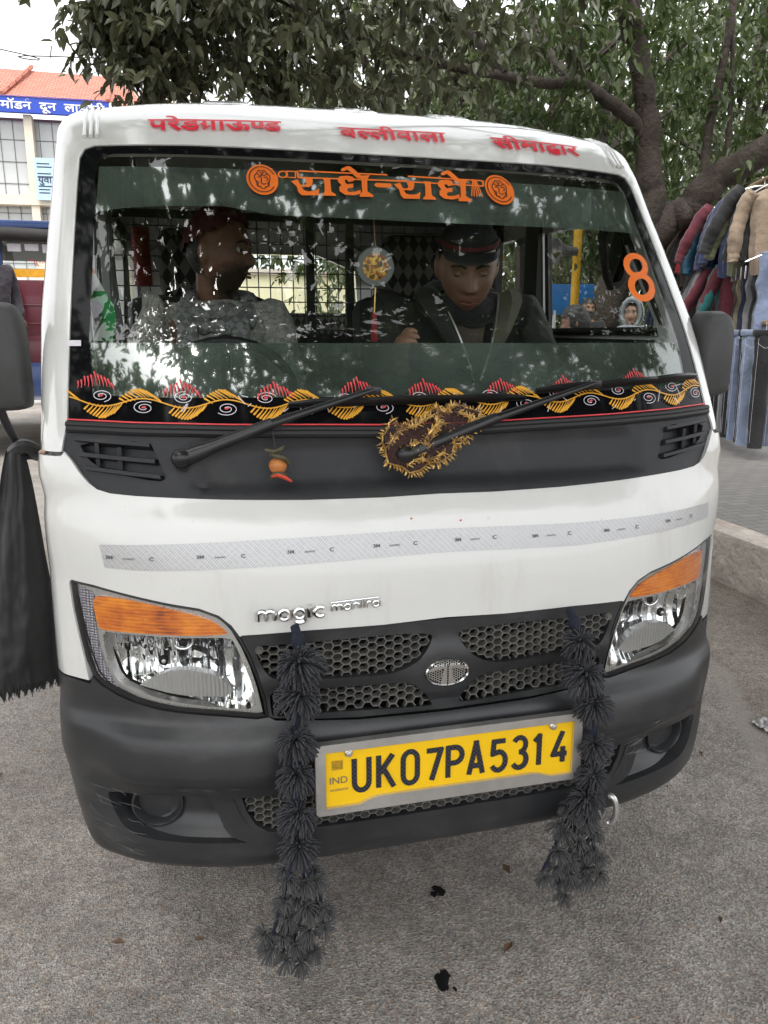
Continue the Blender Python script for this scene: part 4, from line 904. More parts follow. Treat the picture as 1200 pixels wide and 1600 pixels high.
def flat_run(mb, pts, w, y, h=.0012):
    n_ = len(pts); L, Q = [], []
    for i in range(n_):
        a, b = pts[max(i-1, 0)], pts[min(i+1, n_-1)]; d = math.hypot(b[0]-a[0], b[1]-a[1])+1e-9; nx, nz = -(b[1]-a[1])/d, (b[0]-a[0])/d
        k = 1.
        if 0 < i < n_-1:
            u = Vector((pts[i][0]-a[0], pts[i][1]-a[1])).normalized(); v_ = Vector((b[0]-pts[i][0], b[1]-pts[i][1])).normalized(); k = min(1.4, 1/max(.45, math.cos(u.angle(v_, 0)/2)))
        L.append((pts[i][0]+nx*w/2*k, y, pts[i][1]+nz*w/2*k)); Q.append((pts[i][0]-nx*w/2*k, y, pts[i][1]-nz*w/2*k))
    B = [(a, y+h, b) for a, _, b in L]+[(a, y+h, b) for a, _, b in Q]; m_ = 2*n_
    mb.add(L+Q+B, [(i, i+1, n_+i+1, n_+i) for i in range(n_-1)]+[(i, m_+i, m_+i+1, i+1) for i in range(n_-1)]+[(n_+i, n_+i+1, m_+n_+i+1, m_+n_+i) for i in range(n_-1)]+[(0, n_, m_+n_, m_), (n_-1, m_+n_-1, m_+2*n_-1, 2*n_-1)])
PG = {
 'U': [[(0, 1), (0, .28)]+arc(.25, .26, .25, .26, 180, 360)+[(.5, 1)]],
 'K': [[(0, 0), (0, 1)], [(.48, 1), (.04, .46)], [(.16, .60), (.52, 0)]],
 '0': [[(0, .5), (0, .74)]+arc(.25, .74, .25, .26, 180, 0)+arc(.25, .26, .25, .26, 0, -180)+[(0, .5)]],
 '7': [[(0, .94), (.5, .94), (.18, 0)]],
 'P': [[(0, 0), (0, .95), (.24, .95)]+arc(.24, .70, .26, .25, 90, -90)+[(.0, .45)]],
 'A': [[(0, 0), (.25, 1), (.5, 0)], [(.09, .27), (.41, .27)]],
 '5': [[(.48, .95), (.06, .95), (.03, .56), (.22, .60)]+arc(.24, .31, .26, .30, 85, -150, 12)],
 '3': [arc(.24, .74, .23, .24, 150, -90, 10), arc(.24, .26, .26, .26, 90, -150, 10)],
 '1': [[(.08, .78), (.26, .95), (.26, 0)]],
 '4': [[(.34, 1), (.0, .26), (.52, .26)], [(.36, .5), (.36, 0)]],
}
mb = MB()
for ch, fx in zip('UK07PA5314', (.163, .25, .339, .426, .506, .586, .674, .756, .832, .917)):
    x0 = pc.x-.2675+.535*fx-.014; z0 = pc.z-.033
    for jj, st in enumerate(PG[ch]): flat_ribbon(mb, [(x0+a*.056-.0, z0+b*.066+.001) for a, b in st], .0098, pc.y-.0052-.0012*jj, .003)
m = M['platechar'] = mat('plate_characters', (.012, .013, .02), .4)
tc = nd(m, 'ShaderNodeTexCoord'); ck = nd(m, 'ShaderNodeTexChecker', Scale=230.); ck.inputs['Color1'].default_value = (.004, .004, .006, 1); ck.inputs['Color2'].default_value = (.045, .05, .07, 1)
ln(m, tc.outputs['Object'], ck.inputs[0]); ln(m, ck.outputs[0], bsdf(m).inputs['Base Color'])
mb.build('plate_characters', M['platechar'], PLATE, smooth=False)
mb = MB()
def flat_text(mb, txt, x, z, h, y, b=0., sx=1., mi=0):
    v, f = text2d(txt, 1, b); mb.add([(x+a*h*sx, y, z+c_*h) for a, c_ in v], f, mi)
flat_text(mb, 'IND', -.242, .503, .020, pc.y-.0045); flat_text(mb, 'AA209020787', -.241, .488, .0062, pc.y-.0045)
mb.build('plate_small_print', M['greyink'], PLATE, smooth=False)
mb = MB(); mb.box((-.226, pc.y-.004, .541), (.020, .002, .018)); mb.build('plate_hologram', mat('hologram', (.55, .33, .03), .3, metal=.4, vary=.3, scale=200), PLATE)
for x in (-.205, .205):
    mb = MB(); mb.lathe([(.0075, 0), (.0075, .003), (.005, .005), (.005, .008), (.003, .009), (0, .0085)], (x, pc.y-.004, pc.z+.049), axis='y', n=18, M=Matrix.Scale(-1, 3, (0, 1, 0))); mb.build('plate_bolt', M['steel'], PLATE)
# --- wipers
def wiper(pivot, elbow, b0, b1, nm):
    Wp = thing('wiper', None, None); Wp.parent = VAN; Wp.matrix_parent_inverse = VAN.matrix_basis.inverted()
    mb = MB(); a = P3(*pivot, .018); mid = P3(pivot[0]+(elbow[0]-pivot[0])*.45, pivot[1]+(elbow[1]-pivot[1])*.45, .032); e = P3(*elbow, .030)
    d = (mid-a).normalized(); side = d.cross(Vector((0, -1, .4))).normalized()
    mb.ball(a, (.019, .016, .018)); mb.lathe([(.016, 0), (.015, .03), (.0, .034)], a+Vector((0, .03, -.008)), axis='y', M=Matrix.Scale(-1, 3, (0, 1, 0)))
    mb.tube([a, a+d*.03, a+d*.06, mid], [.016, .0165, .012, .0105], 10, flat=.6, up=(0, -1, .3))
    mb.build('wiper_arm', M['wiper'], Wp)
    mb = MB(); mb.tube([mid-d*.01, mid+(e-mid)*.5, e], [.0085, .0065, .005], 8, flat=.5, up=(0, -1, .3)); mb.build('wiper_rod', M['wiper'], Wp)
    mb = MB(); pts = [(b0[0]+(b1[0]-b0[0])*k/10, b0[1]+(b1[1]-b0[1])*k/10) for k in range(11)]
    mb.tube([P3(s, t, .006) for s, t in pts], .0045, 6); mb.tube([P3(s, t+.001, .013) for s, t in pts[1:10]], .0035, 6)
    for i, j in ((0, 4), (6, 10), (2, 8)):
        q = pts[i:j+1]; n_ = len(q); mb.tube([P3(s, t+.002, .012+.012*math.sin(math.pi*k/(n_-1))) for k, (s, t) in enumerate(q)], [.0035]+[.0055]*(n_-2)+[.0035], 6)
    c_ = P3(elbow[0], elbow[1], .024); mb.box(c_, (.028, .014, .016), bev=.003)
    mb.build('wiper_blade', M['wiper'], Wp)
wp = TR['wip1']; wiper(wp[0], wp[1], wp[2], wp[3], '')
w2, w2b = TR['wip2'], TR['wip2b']; wiper(w2[0], (w2b[0][0]+.02, w2b[0][1]-.008), (.225, 1.001), (.645, 1.024), '')
# --- side mirrors
def side_mirror(sg, cx, cy, cz, w, h, yaw):
    Mi = thing('side_mirror', None, None); Mi.parent = VAN; Mi.matrix_parent_inverse = VAN.matrix_basis.inverted()
    rot = Matrix.Rotation(yaw, 3, 'Z')
    pr = rounded([(-w*.36, h/2), (w*.30, h/2), (w/2, h*.30), (w/2, -h*.38), (w*.42, -h/2), (-w*.46, -h/2), (-w/2, -h*.4), (-w/2, h*.3)], 3)
    pr = [(a*sg*-1, b) for a, b in pr]
    mb = MB(); n_ = len(pr); rows = [(.0, .80, -.034), (0, .93, -.028), (0, 1.0, -.012), (0, 1.0, .022), (0, .96, .026)]
    V = []
    for _, k, y in rows: V += [rot @ Vector((a*k, y, b*k))+Vector((cx, cy, cz)) for a, b in pr]
    mb.add(V, [(r*n_+i, r*n_+(i+1) % n_, (r+1)*n_+(i+1) % n_, (r+1)*n_+i) for r in range(4) for i in range(n_)]+[tuple(range(n_))])
    mb.build('mirror_shell', M['mirror'], Mi)
    mb = MB(); mb.add([rot @ Vector((a*.93, .024, b*.93))+Vector((cx, cy, cz)) for a, b in pr], [tuple(range(n_))]); mb.build('mirror_glass', M['chrome'], Mi)
    mb = MB(); b0 = Vector((cx+sg*-.0, cy+.005, cz-h/2+.01)); mb.tube(bez([b0, b0+Vector((sg*.012, .01, -.05)), b0+Vector((sg*.035, .03, -.10)), Vector((sg*-.0+ (-.728 if sg > 0 else .728), cy+.10, cz-h/2-.12))], 6), .0085, 10); mb.build('mirror_arm', M['wiper'], Mi)
    return Mi
M['mirror'] = dirt(mat('mirror_plastic', (.040, .041, .041), .55, vary=.15, scale=10, bump=(300, .15, .001)), (.10, .10, .095), .3, 8)
side_mirror(1, -.815, .33, 1.272, .125, .205, R(-4)); side_mirror(-1, .768, .33, 1.268, .098, .200, R(10))
# ------------------------------------------------------------ van: sides, cab, load space, wheels
def Wz(z): return float(np.interp(t_of_z(min(z, 1.70)), WT, WV)) if z < 1.70 else float(np.interp(z, [1.70, 1.84], [.712, .69]))
def side_piece(name, sg, outer, holes, m, parent, dx=0., th=.03, sp=.09):
    v, f = tri2d(outer, holes, sp); mb = MB()
    X = [sg*(Wz(b)+dx) for a, b in v]; mb.add([(x, a, b) for x, (a, b) in zip(X, v)], f)
    for Lp in [densify(outer, sp)]+[densify(q, .012) for q in holes]:
        k = len(Lp); mb.add([(sg*(Wz(b)+dx), a, b) for a, b in Lp]+[(sg*(Wz(b)+dx-th), a, b) for a, b in Lp], [(i, (i+1) % k, k+(i+1) % k, k+i) for i in range(k)])
    return mb.build(name, m, parent, angle=30)
def archpts(yc, r, z0): return [(yc+r*math.cos(R(a)), max(z0, .30+r*math.sin(R(a)))) for a in range(0, 181, 15)]
for sg in (-1, 1):
    a1 = archpts(.86, .30, .33)[::-1]; a2 = archpts(2.82, .30, .33)[::-1]
    outer = [(.20, .30), (.56, .33)] + a1 + [(1.2, .33), (2.5, .33)] + a2 + [(3.2, .33), (3.36, .45), (3.36, 1.78), (3.30, 1.845), (.93, 1.83), (.80, 1.80), (.66, 1.70), (.50, 1.47), (.36, 1.22), (.30, .92), (.29, .6)]
    outer = [(a, b) for a, b in outer]
    door = [(.42, .66), (.58, .66), (.64, .62), (1.12, .60), (1.19, .66), (1.19, 1.755), (1.17, 1.765), (.86, 1.765), (.68, 1.69), (.44, 1.36), (.42, 1.27)]
    win = [(.475, 1.33), (.49, 1.322), (1.10, 1.322), (1.115, 1.335), (1.115, 1.725), (1.10, 1.738), (.86, 1.738), (.72, 1.68), (.475, 1.35)]
    rw1 = rounded([(1.30, 1.27), (2.20, 1.27), (2.20, 1.70), (1.30, 1.70)], 1); rw2 = rounded([(2.30, 1.27), (3.22, 1.27), (3.22, 1.70), (2.30, 1.70)], 1)
    side_piece('side_panel', sg, outer, [door, rw1, rw2], M['white'], VAN)
    D_ = side_piece('door', sg, [(a*.992+.0064, b*.993+.008) for a, b in door], [win], M['white'], VAN)
    mb = MB(); mb.box((sg*(Wz(1.1)+.012), 1.10, 1.12), (.03, .12, .03), bev=.008); mb.build('door_handle', M['plastic'], D_)
    mb = MB(); mb.add([(sg*(Wz(b)-.015), a, b) for a, b in win], [tuple(range(len(win)))]); mb.build('door_glass', M['sideglass'] if 'sideglass' in M else M.setdefault('sideglass', glass_mat('side_glass', (.93, .95, .94), 1.3)), D_)
    mb = MB(); A = densify(win, .03); mb.tube([(sg*(Wz(b)-.01), a, b) for a, b in A]+[(sg*(Wz(A[0][1])-.01), A[0][0], A[0][1])], .013, 6); mb.build('window_seal', M['rubber'], D_)
    for w_ in (rw1, rw2):
        mb = MB(); mb.add([(sg*(Wz(b)-.015), a, b) for a, b in w_], [tuple(range(len(w_)))]); mb.build('side_window', M['sideglass'], VAN)
    for yy, ww in ((1.17, .10), (2.25, .08)):
        mb = MB(); mb.box((sg*.698, yy, 1.25), (.045, ww, 1.1)); mb.build('pillar_trim', M['interior'], VAN)
    side_piece('inner_door_trim', sg, [(.42, .62), (1.13, .62), (1.13, 1.305), (.46, 1.30), (.44, 1.2)], [], M['interior'], VAN, dx=-.032, th=.02)
    for yw in (.86, 2.82):
        WH = thing('wheel', None, None); WH.parent = VAN; WH.matrix_parent_inverse = VAN.matrix_basis.inverted()
        mb = MB(); pr = [(.155, -.07), (.20, -.078), (.245, -.07), (.268, -.05), (.272, 0), (.268, .05), (.245, .07), (.20, .078), (.155, .07)]; mb.lathe(pr, (sg*.63, yw, .272), axis='x', n=36); mb.build('tyre', M['rubber'], WH)
        mb = MB(); mb.lathe([(0, .03), (.05, .035), (.06, .02), (.12, .01), (.15, .06), (.16, .06), (.16, -.06)], (sg*.63, yw, .272), axis='x', n=30, M=Matrix.Scale(sg, 3, (1, 0, 0))); mb.build('rim', M['steel'], WH)
# floor, underbody with added shade boxes, bulkhead, rear
mb = MB(); mb.box((0, 1.95, .50), (1.36, 2.75, .06)); mb.box((0, 1.9, .40), (.7, 2.6, .14)); mb.box((0, .36, .64), (1.30, .04, .66)); mb.box((0, .60, .30), (1.15, .42, .24)); mb.box((-.60, 1.85, .33), (.12, 1.2, .26)); mb.box((.60, 1.85, .33), (.12, 1.2, .26)); mb.box((0, 3.25, .36), (1.2, .12, .26)); mb.build('floor_pan_and_shade_boxes', M['dark'], VAN, smooth=False)  # subframe, skirt and rear boxes are added, unseen, to deepen the shadow underneath
mb = MB(); mb.box((0, .86, .28), (1.1, .07, .07)); mb.box((0, 2.82, .28), (1.1, .09, .09)); mb.build('axle', M['dark'], VAN)
def rear_ring(): return [(-.70, .42), (.70, .42), (.72, 1.0), (.69, 1.74), (.62, 1.82), (-.62, 1.82), (-.69, 1.74), (-.72, 1.0)]
rwin = rounded([(-.56, 1.34), (.56, 1.34), (.53, 1.76), (-.53, 1.76)], 1)
mb = MB(); v, f = tri2d(rear_ring(), [rwin], .15); mb.add([(a, 3.37, b) for a, b in v], f)
for Lp in (densify(rear_ring(), .15), densify(rwin, .012)):
    k = len(Lp); mb.add([(a, 3.37, b) for a, b in Lp]+[(a, 3.33, b) for a, b in Lp], [(i, (i+1) % k, k+(i+1) % k, k+i) for i in range(k)])
RD = mb.build('rear_door', M['white'], VAN, angle=30)
mb = MB(); mb.add([(a, 3.35, b) for a, b in rwin], [tuple(range(len(rwin)))]); mb.build('rear_window', M['sideglass'], RD)
mb = MB(); mb.add([(x, y, z) for y in (.62, 3.32) for x, z in ((-.66, 1.70 if y < 1 else 1.74), (-.5, 1.765 if y < 1 else 1.82), (.5, 1.765 if y < 1 else 1.82), (.66, 1.70 if y < 1 else 1.74))], [(0, 1, 5, 4), (1, 2, 6, 5), (2, 3, 7, 6)]); mb.build('headliner', M['interior'], VAN, smooth=False)
mb = MB()
for x in (-.34, .30): mb.box((x, .63, 1.668), (.40, .016, .125), rot=Matrix.Rotation(R(48), 3, 'X'), bev=.006)
mb.build('sun_visor', M['cabgrey'], VAN)
mb = MB(); mb.add([(-.66, .30, 1.17), (.66, .30, 1.17), (.66, .22, 1.13), (-.66, .22, 1.13), (-.66, .62, 1.16), (.66, .62, 1.16), (-.66, .66, .75), (.66, .66, .75)], [(3, 2, 1, 0), (0, 1, 5, 4), (4, 5, 7, 6)]); mb.build('dashboard', M['interior'], VAN)
SW = thing('steering_wheel', None, None); SW.parent = VAN; SW.matrix_parent_inverse = VAN.matrix_basis.inverted()
rx = Matrix.Rotation(R(-62), 3, 'X'); cc = Vector((-.36, .74, 1.14))
mb = MB(); mb.tube([cc+rx @ Vector((.18*math.cos(a), .18*math.sin(a), 0)) for a in np.linspace(0, 2*math.pi, 33)], .013, 8); mb.build('wheel_rim', M['rubber'], SW)
mb = MB(); mb.ball(cc+rx @ Vector((0, 0, -.02)), (.055, .05, .03))
for a in (0, 180, 270): mb.tube([cc+rx @ Vector((0, 0, -.02)), cc+rx @ Vector((.178*math.cos(R(a)), .178*math.sin(R(a)), 0))], .012, 8)
mb.build('wheel_hub', M['rubber'], SW)
m = M['diamond'] = mat('diamond_cloth', (.3, .28, .24), .85, bump=(200, .4, .003))
tc = nd(m, 'ShaderNodeTexCoord'); sx = nd(m, 'ShaderNodeSeparateXYZ'); ln(m, tc.outputs['Object'], sx.inputs[0])
a_ = nd(m, 'ShaderNodeMath', operation='MULTIPLY_ADD'); a_.inputs[1].default_value = .62; ln(m, sx.outputs[2], a_.inputs[0]); ln(m, sx.outputs[0], a_.inputs[2])
b_ = nd(m, 'ShaderNodeMath', operation='MULTIPLY_ADD'); b_.inputs[1].default_value = -.62; ln(m, sx.outputs[2], b_.inputs[0]); ln(m, sx.outputs[0], b_.inputs[2])
cb = nd(m, 'ShaderNodeCombineXYZ'); ln(m, a_.outputs[0], cb.inputs[0]); ln(m, b_.outputs[0], cb.inputs[1]); ck = nd(m, 'ShaderNodeTexChecker', Scale=27.); ck.inputs['Color1'].default_value = (.13, .125, .11, 1); ck.inputs['Color2'].default_value = (.012, .012, .012, 1)
ln(m, cb.outputs[0], ck.inputs[0]); ln(m, ck.outputs[0], bsdf(m).inputs['Base Color'])
for x in (-.40, .34):
    ST = thing('seat', None, None); ST.parent = VAN; ST.matrix_parent_inverse = VAN.matrix_basis.inverted()
    mb = MB(); mb.box((x, 1.10, .86), (.48, .50, .16), bev=.05); mb.build('seat_cushion', M['diamond'], ST)
    mb = MB(); mb.box((x, 1.34, 1.16), (.46, .12, .56), rot=Matrix.Rotation(R(-8), 3, 'X'), bev=.05); mb.build('backrest', M['interior'], ST)
    mb = MB(); mb.box((x, 1.375, 1.535), (.25, .09, .22), bev=.035); mb.build('headrest', M['diamond'], ST)
# wire partition behind the seats
mb = MB(); y = 1.47
for x in (-.68, -.02, .12, .68): mb.box((x, y, 1.25), (.028, .025, 1.1))
for z in (.98, 1.30, 1.70): mb.box((0, y+.002, z), (1.38, .02, .026))
PT = mb.build('partition_frame', M['interior'], VAN, smooth=False)
mb = MB(); k = -.68
while k < .69: mb.tube([(k, y, .75), (k, y, 1.72)], .0020, 4); k += .040
k = .80
while k < 1.72: mb.tube([(-.68, y+.004, k), (.68, y+.004, k)], .0020, 4); k += .048
mb.build('wire_mesh', M['wire'], PT, smooth=False)
mb = MB(); mb.box((0, 1.55, 1.0), (1.32, .10, .62), bev=.04); mb.box((0, 2.6, .95), (1.25, .5, .5), bev=.06); mb.box((0, 2.95, 1.2), (1.25, .10, .45), bev=.04); mb.build('bench_seat', M['diamond'], VAN)
mb = MB(); mb.box((-.655, 1.0, 1.56), (.02, .03, .5), rot=Matrix.Rotation(R(-10), 3, 'X')); mb.tube([(-.655, 1.2, 1.72), (-.645, 1.02, 1.50), (-.63, 1.0, 1.30)], .012, 8); mb.build('grab_handle', M['cabgrey'], VAN)
# blind-spot mirror on the far pillar, inside the glass
Im = thing('cab_mirror', None, None); Im.parent = VAN; Im.matrix_parent_inverse = VAN.matrix_basis.inverted()
pr = rounded([(-.045, .075), (.02, .085), (.045, .0), (.035, -.075), (-.005, -.085)], 1)
mb = MB(); n_ = len(pr); c0 = Vector((.665, .62, 1.515)); V = [c0+Vector((a*k, y_, b*k)) for k, y_ in ((1.0, 0), (1.05, .012), (1, .03)) for a, b in pr] + [c0+Vector((a*.80, 0, b*.80)) for a, b in pr]
mb.add(V, [(r*n_+i, r*n_+(i+1) % n_, (r+1)*n_+(i+1) % n_, (r+1)*n_+i) for r in range(2) for i in range(n_)]+[(i, (i+1) % n_, 3*n_+(i+1) % n_, 3*n_+i) for i in range(n_)]+[tuple(range(2*n_, 3*n_))]); mb.tube([c0+Vector((.03, .015, -.01)), c0+Vector((.08, .03, -.03))], .014, 8); mb.build('mirror_frame', M['rubber'], Im)
mb = MB(); mb.add([c0+Vector((a*.82, .004, b*.82)) for a, b in pr], [tuple(range(n_))]); mb.build('mirror_pane', mat('dark_mirror', (.25, .25, .25), .05, metal=1.), Im)
mb = MB(); q = Vector((.362, -.02, .335)); mb.tube([q+Vector((.012*math.cos(a)*.8, -.01-.008*math.cos(a), .032*math.sin(a))) for a in np.linspace(-1.9, 1.9, 14)], .0062, 8); mb.build('tow_hook', M['steel'], VAN)
# ------------------------------------------------------------ things tied to or hung on the van
M['yarn'] = mat('black_yarn', (.043, .044, .050), .9, vary=.45, scale=220)
M['yarn_grey'] = mat('grey_yarn', (.075, .075, .076), .9, vary=.35, scale=60)
M['cord'] = mat('navy_cord', (.008, .011, .024), .85, vary=.3, scale=40)
def pompom_mesh(seed, n=170, droop=.36):
    """a tied tuft: blunt yarn ends fanning out of a knot and curling down"""
    rg = random.Random(seed); mb = MB()
    for i in range(n):
        a = rg.uniform(0, 2*math.pi); e = math.asin(rg.uniform(-.90, .90)); q = Vector((math.cos(a)*math.cos(e), math.sin(a)*math.cos(e), math.sin(e)))
        L = rg.uniform(.88, 1.0); j = Vector((rg.uniform(-.08, .08), rg.uniform(-.08, .08), rg.uniform(-.05, .05))); sag = droop*rg.uniform(.6, 1.1)*(.35+.65*math.cos(e))
        P = [q*.05+Vector((0, 0, .10))]
        for u in (.30, .58, .82, 1.0): P.append(q*L*u*(1.06-.12*u)+j*u+Vector((0, 0, .16*math.sin(u*2.4)-sag*u*u)))
        mb.tube(P, [.030, .038, .042, .042, .038], 4, cap=True)
    me = bpy.data.meshes.new('pompom'); me.from_pydata(mb.v, [], mb.f); me.polygons.foreach_set('use_smooth', [True]*len(me.polygons)); me.materials.append(M['yarn']); return me
PM = [pompom_mesh(k) for k in range(5)]; PS = [pompom_mesh(k+9, 76, .5) for k in range(3)]
for me in PS: me.materials.clear(); me.materials.append(M['yarn_grey'])
def garland(big, small, label, seed):
    rg = random.Random(seed); x, y, z, r = big[0]
    G = thing('wool_garland', label, 'garland', (x, y+.03, z+.05), 0, 'black wool garlands tied to the grille')
    mb = MB(); pts = [(x-.003, y+.045, z+.055), (x, y+.02, z+.035)] + [(a, b+.012, c) for a, b, c, _ in big]
    mb.tube(bez([Vector(q) for q in pts], 5), .0085, 8)
    end = Vector(pts[-1])
    cols = {}
    for a, b, c, _ in small: cols.setdefault(round((a-end.x)/.030), []).append((a, b, c))
    for k, L in cols.items():
        L = sorted(L, key=lambda q: -q[2]); mb.tube(bez([end]+[Vector(q)+Vector((0, .008, 0)) for q in L], 4), .0035, 6)
    mb.ball((x, y+.025, z+.035), (.013, .013, .017)); mb.build('cord', M['cord'], G)
    M0 = Matrix.Translation(G.location).inverted()
    small = small+[(a+rg.uniform(-.014, .014), b+rg.uniform(.010, .022), c+rg.uniform(.006, .026), r*.9) for a, b, c, r in small[::2]]
    for i, (a, b, c, r) in enumerate(big+small):
        me = rg.choice(PM if i < len(big) else PS); o = bpy.data.objects.new('pompom', me); COL.objects.link(o); o.parent = G
        o.matrix_parent_inverse = M0; o.location = (a, b-.004*(i % 3), c); k_ = r*rg.uniform(1.12, 1.32)*(.93 if i < len(big) else 1.0); o.scale = (k_*rg.uniform(.92, 1.08), k_, k_*rg.uniform(.9, 1.12)); o.rotation_euler = (rg.uniform(-.45, .2), rg.uniform(-.4, .4), rg.uniform(0, 6))
    return G
garland(P3D['GL_L'], P3D['GL_Ls'], 'black wool pompom garland hanging from the grille beside the IND end of the plate', 3)
garland(P3D['GL_R'], P3D['GL_Rs'], 'black wool pompom garland hanging from the grille beside the 14 end of the plate', 4)
# lemon and chilli charm on the cowl
ch = TR['charm']; q = P3(ch[0][0], .868, .020)
CH = thing('lucky_charm', 'dried lemon and chilli charm hanging on a thread over the black cowl', 'charm', q)
mb = MB(); mb.tube([P3(ch[0][0]-.006, .945, .006), P3(ch[0][0]-.003, .91, .012), q+Vector((0, 0, .012))], .0008, 5); mb.build('thread', M['wire'], CH)
mb = MB(); mb.ball(q, (.0165, .0165, .0155), 20, 12, fn=lambda v: v*(1+.03*math.sin(5*v.z))); mb.build('lemon', mat('dried_lemon', (.50, .18, .045), .45, vary=.3, scale=60, bump=(90, .3, .002)), CH)
gr_ = mat('dried_green_chilli', (.075, .066, .035), .6, vary=.4, scale=90, bump=(200, .5, .002)); rd_ = mat('red_chilli', (.60, .06, .02), .35, vary=.2, scale=60)
for P, m_ in (([(-.022, 0, .030), (-.008, -.008, .027), (.006, -.006, .031), (.012, 0, .036)], gr_), ([(-.014, -.006, .022), (-.002, -.014, .019), (.012, -.012, .014), (.022, -.004, .000)], gr_), ([(-.014, 0, -.024), (-.008, -.008, -.014), (.004, -.012, -.012), (.016, -.008, -.017)], gr_), ([(-.012, -.006, -.018), (-.002, -.012, -.015), (.010, -.012, -.020), (.024, -.008, -.029)], rd_)):
    mb = MB(); pts = bez([q+Vector(p) for p in P], 6); n_ = len(pts); mb.tube(pts, [.0012+.0030*math.sin(math.pi*min(1, (i+2)/(n_+1)))**.7 for i in range(n_)], 8); mb.build('chilli', m_, CH)
# gold-fringed net veil round the second wiper
rg = random.Random(5); vr = [(a+rg.uniform(-.006, .006), b+rg.uniform(-.006, .006)) for a, b in densify(rounded(TR['veil'], 1), .018)]
VL = thing('gold_veil', 'maroon net cloth with gold fringe wrapped around the wiper on the cowl', 'cloth', P3(vr[0][0], vr[0][1], .02))
m = M['net'] = mat('maroon_net', (.065, .026, .022), .7, vary=.4, scale=60, bump=(120, .6, .004))
vo = nd(m, 'ShaderNodeTexVoronoi', Scale=330., feature='DISTANCE_TO_EDGE'); tc = nd(m, 'ShaderNodeTexCoord'); ln(m, tc.outputs['Object'], vo.inputs['Vector']); cr = nd(m, 'ShaderNodeMath', operation='LESS_THAN'); cr.inputs[1].default_value = .07; ln(m, vo.outputs['Distance'], cr.inputs[0]); ad = nd(m, 'ShaderNodeMath', operation='MAXIMUM'); ad.inputs[1].default_value = .08; ln(m, cr.outputs[0], ad.inputs[0]); ln(m, ad.outputs[0], bsdf(m).inputs['Alpha'])
def crum(s, t): return .014+.011*noise.noise(Vector((s*28, t*34, 1)))+.006*noise.noise(Vector((s*80, t*90, 4)))
patch('net', vr, M['net'], VL, off=crum, rim=False, sp=.008)
patch('net', [(a*.96-.002, b*.97+.028) for a, b in vr], M['net'], VL, off=lambda s, t: crum(s+3, t)+.008, rim=False, sp=.008)
m = M['goldthread'] = mat('gold_thread', (.62, .40, .14), .32, metal=.75, vary=.35, scale=120)
mb = MB(); A = densify(vr, .0055); n_ = len(A); cx = sum(a for a, _ in A)/n_; cz = sum(b for _, b in A)/n_
for i in range(n_):
    s, t = A[i]; dx, dz = A[(i+1) % n_][0]-A[i-1][0], A[(i+1) % n_][1]-A[i-1][1]; l = math.hypot(dx, dz)+1e-9; nx, nz = dz/l, -dx/l
    if (s-cx)*nx+(t-cz)*nz < 0: nx, nz = -nx, -nz
    base = P3(s, t, crum(s, t)); a = rg.uniform(-.6, .6); L = rg.uniform(.007, .014)
    e = P3(s+(nx*math.cos(a)-nz*math.sin(a))*L, t+(nz*math.cos(a)+nx*math.sin(a))*L-.003, crum(s, t)+rg.uniform(-.006, .006)); mid = (base+e)/2+Vector((0, -.003, 0))
    mb.tube([base, mid, e], [.0009, .0020, .0007], 5)
for k in range(3): mb.tube([P3(*A[i % n_], crum(*A[i % n_])+.003*rg.uniform(0, 1)) for i in range(n_+1)], .0016, 5)
for (P, w) in (([(.012, .950), (.000, .930), (-.012, .905), (-.030, .895), (-.055, .895)], 1), ([(.05, .955), (.07, .945), (.075, .930), (.06, .918)], 1), ([(-.02, .900), (.02, .905), (.06, .925), (.10, .945)], 1), ([(-.07, .885), (-.045, .872), (-.02, .868), (.01, .880)], 1), ([(.005, .968), (.02, .958), (.032, .962), (.04, .972)], 1), ([(-.095, .90), (-.07, .925), (-.04, .930), (-.01, .945)], 1), ([(-.06, .86), (-.03, .885), (-.015, .915), (.02, .935)], 1), ([(.03, .90), (.055, .912), (.08, .94)], 1)):
    pts = [tuple(v)[:2] for v in bez([Vector((a, b, 0)) for a, b in P], 8)]
    mb.tube([P3(a, b, crum(a, b)+.008) for a, b in pts], .0028, 6)
    for i, (a, b) in enumerate(pts):
        for _ in range(3):
            an = rg.uniform(0, 6.28); L = rg.uniform(.006, .012); mb.tube([P3(a, b, crum(a, b)+.007), P3(a+L*math.cos(an), b+L*math.sin(an), crum(a, b)+.012)], [.0018, .0008], 5)
mb.build('gold_fringe', m, VL)
# black cloth knotted to the mirror arm
m = M['blackcloth'] = mat('black_satin', (.0075, .0075, .008), .55, sheen=.15, vary=.25, scale=5, bump=(45, .25, .004))
CL = MB(); nu, nv = 46, 60; V = []
def cl_pt(u, v):
    w = .018+.062*v**.7
    spread = min(1, v*1.5); fold = (.017*math.sin(u*6.5+1+v*.8)+.006*math.sin(u*13+v*3.5)+.010*noise.noise(Vector((u*3, v*4, 2)))+.004*noise.noise(Vector((u*9, v*16, 7))))*(.35+.65*spread)
    x = -.795-.028*v+w*(u-.5)*1.72+.010*v*v; y = .33+fold+.05*(u-.5)*spread-.02*math.sin(v*2.2); z = 1.087-.495*v-.012*math.sin(v*9+u*4)*v
    if v < .08: z += .010*math.sin(u*3.14)
    z -= (.014*abs(math.sin(u*31))+.006*math.sin(u*83))*max(0, (v-.93)/.07)
    return (x, y, z)
for j in range(nv+1):
    for i in range(nu+1): V.append(cl_pt(i/nu, j/nv))
CL.add(V, [(j*(nu+1)+i, j*(nu+1)+i+1, (j+1)*(nu+1)+i+1, (j+1)*(nu+1)+i) for j in range(nv) for i in range(nu)])
V2 = []
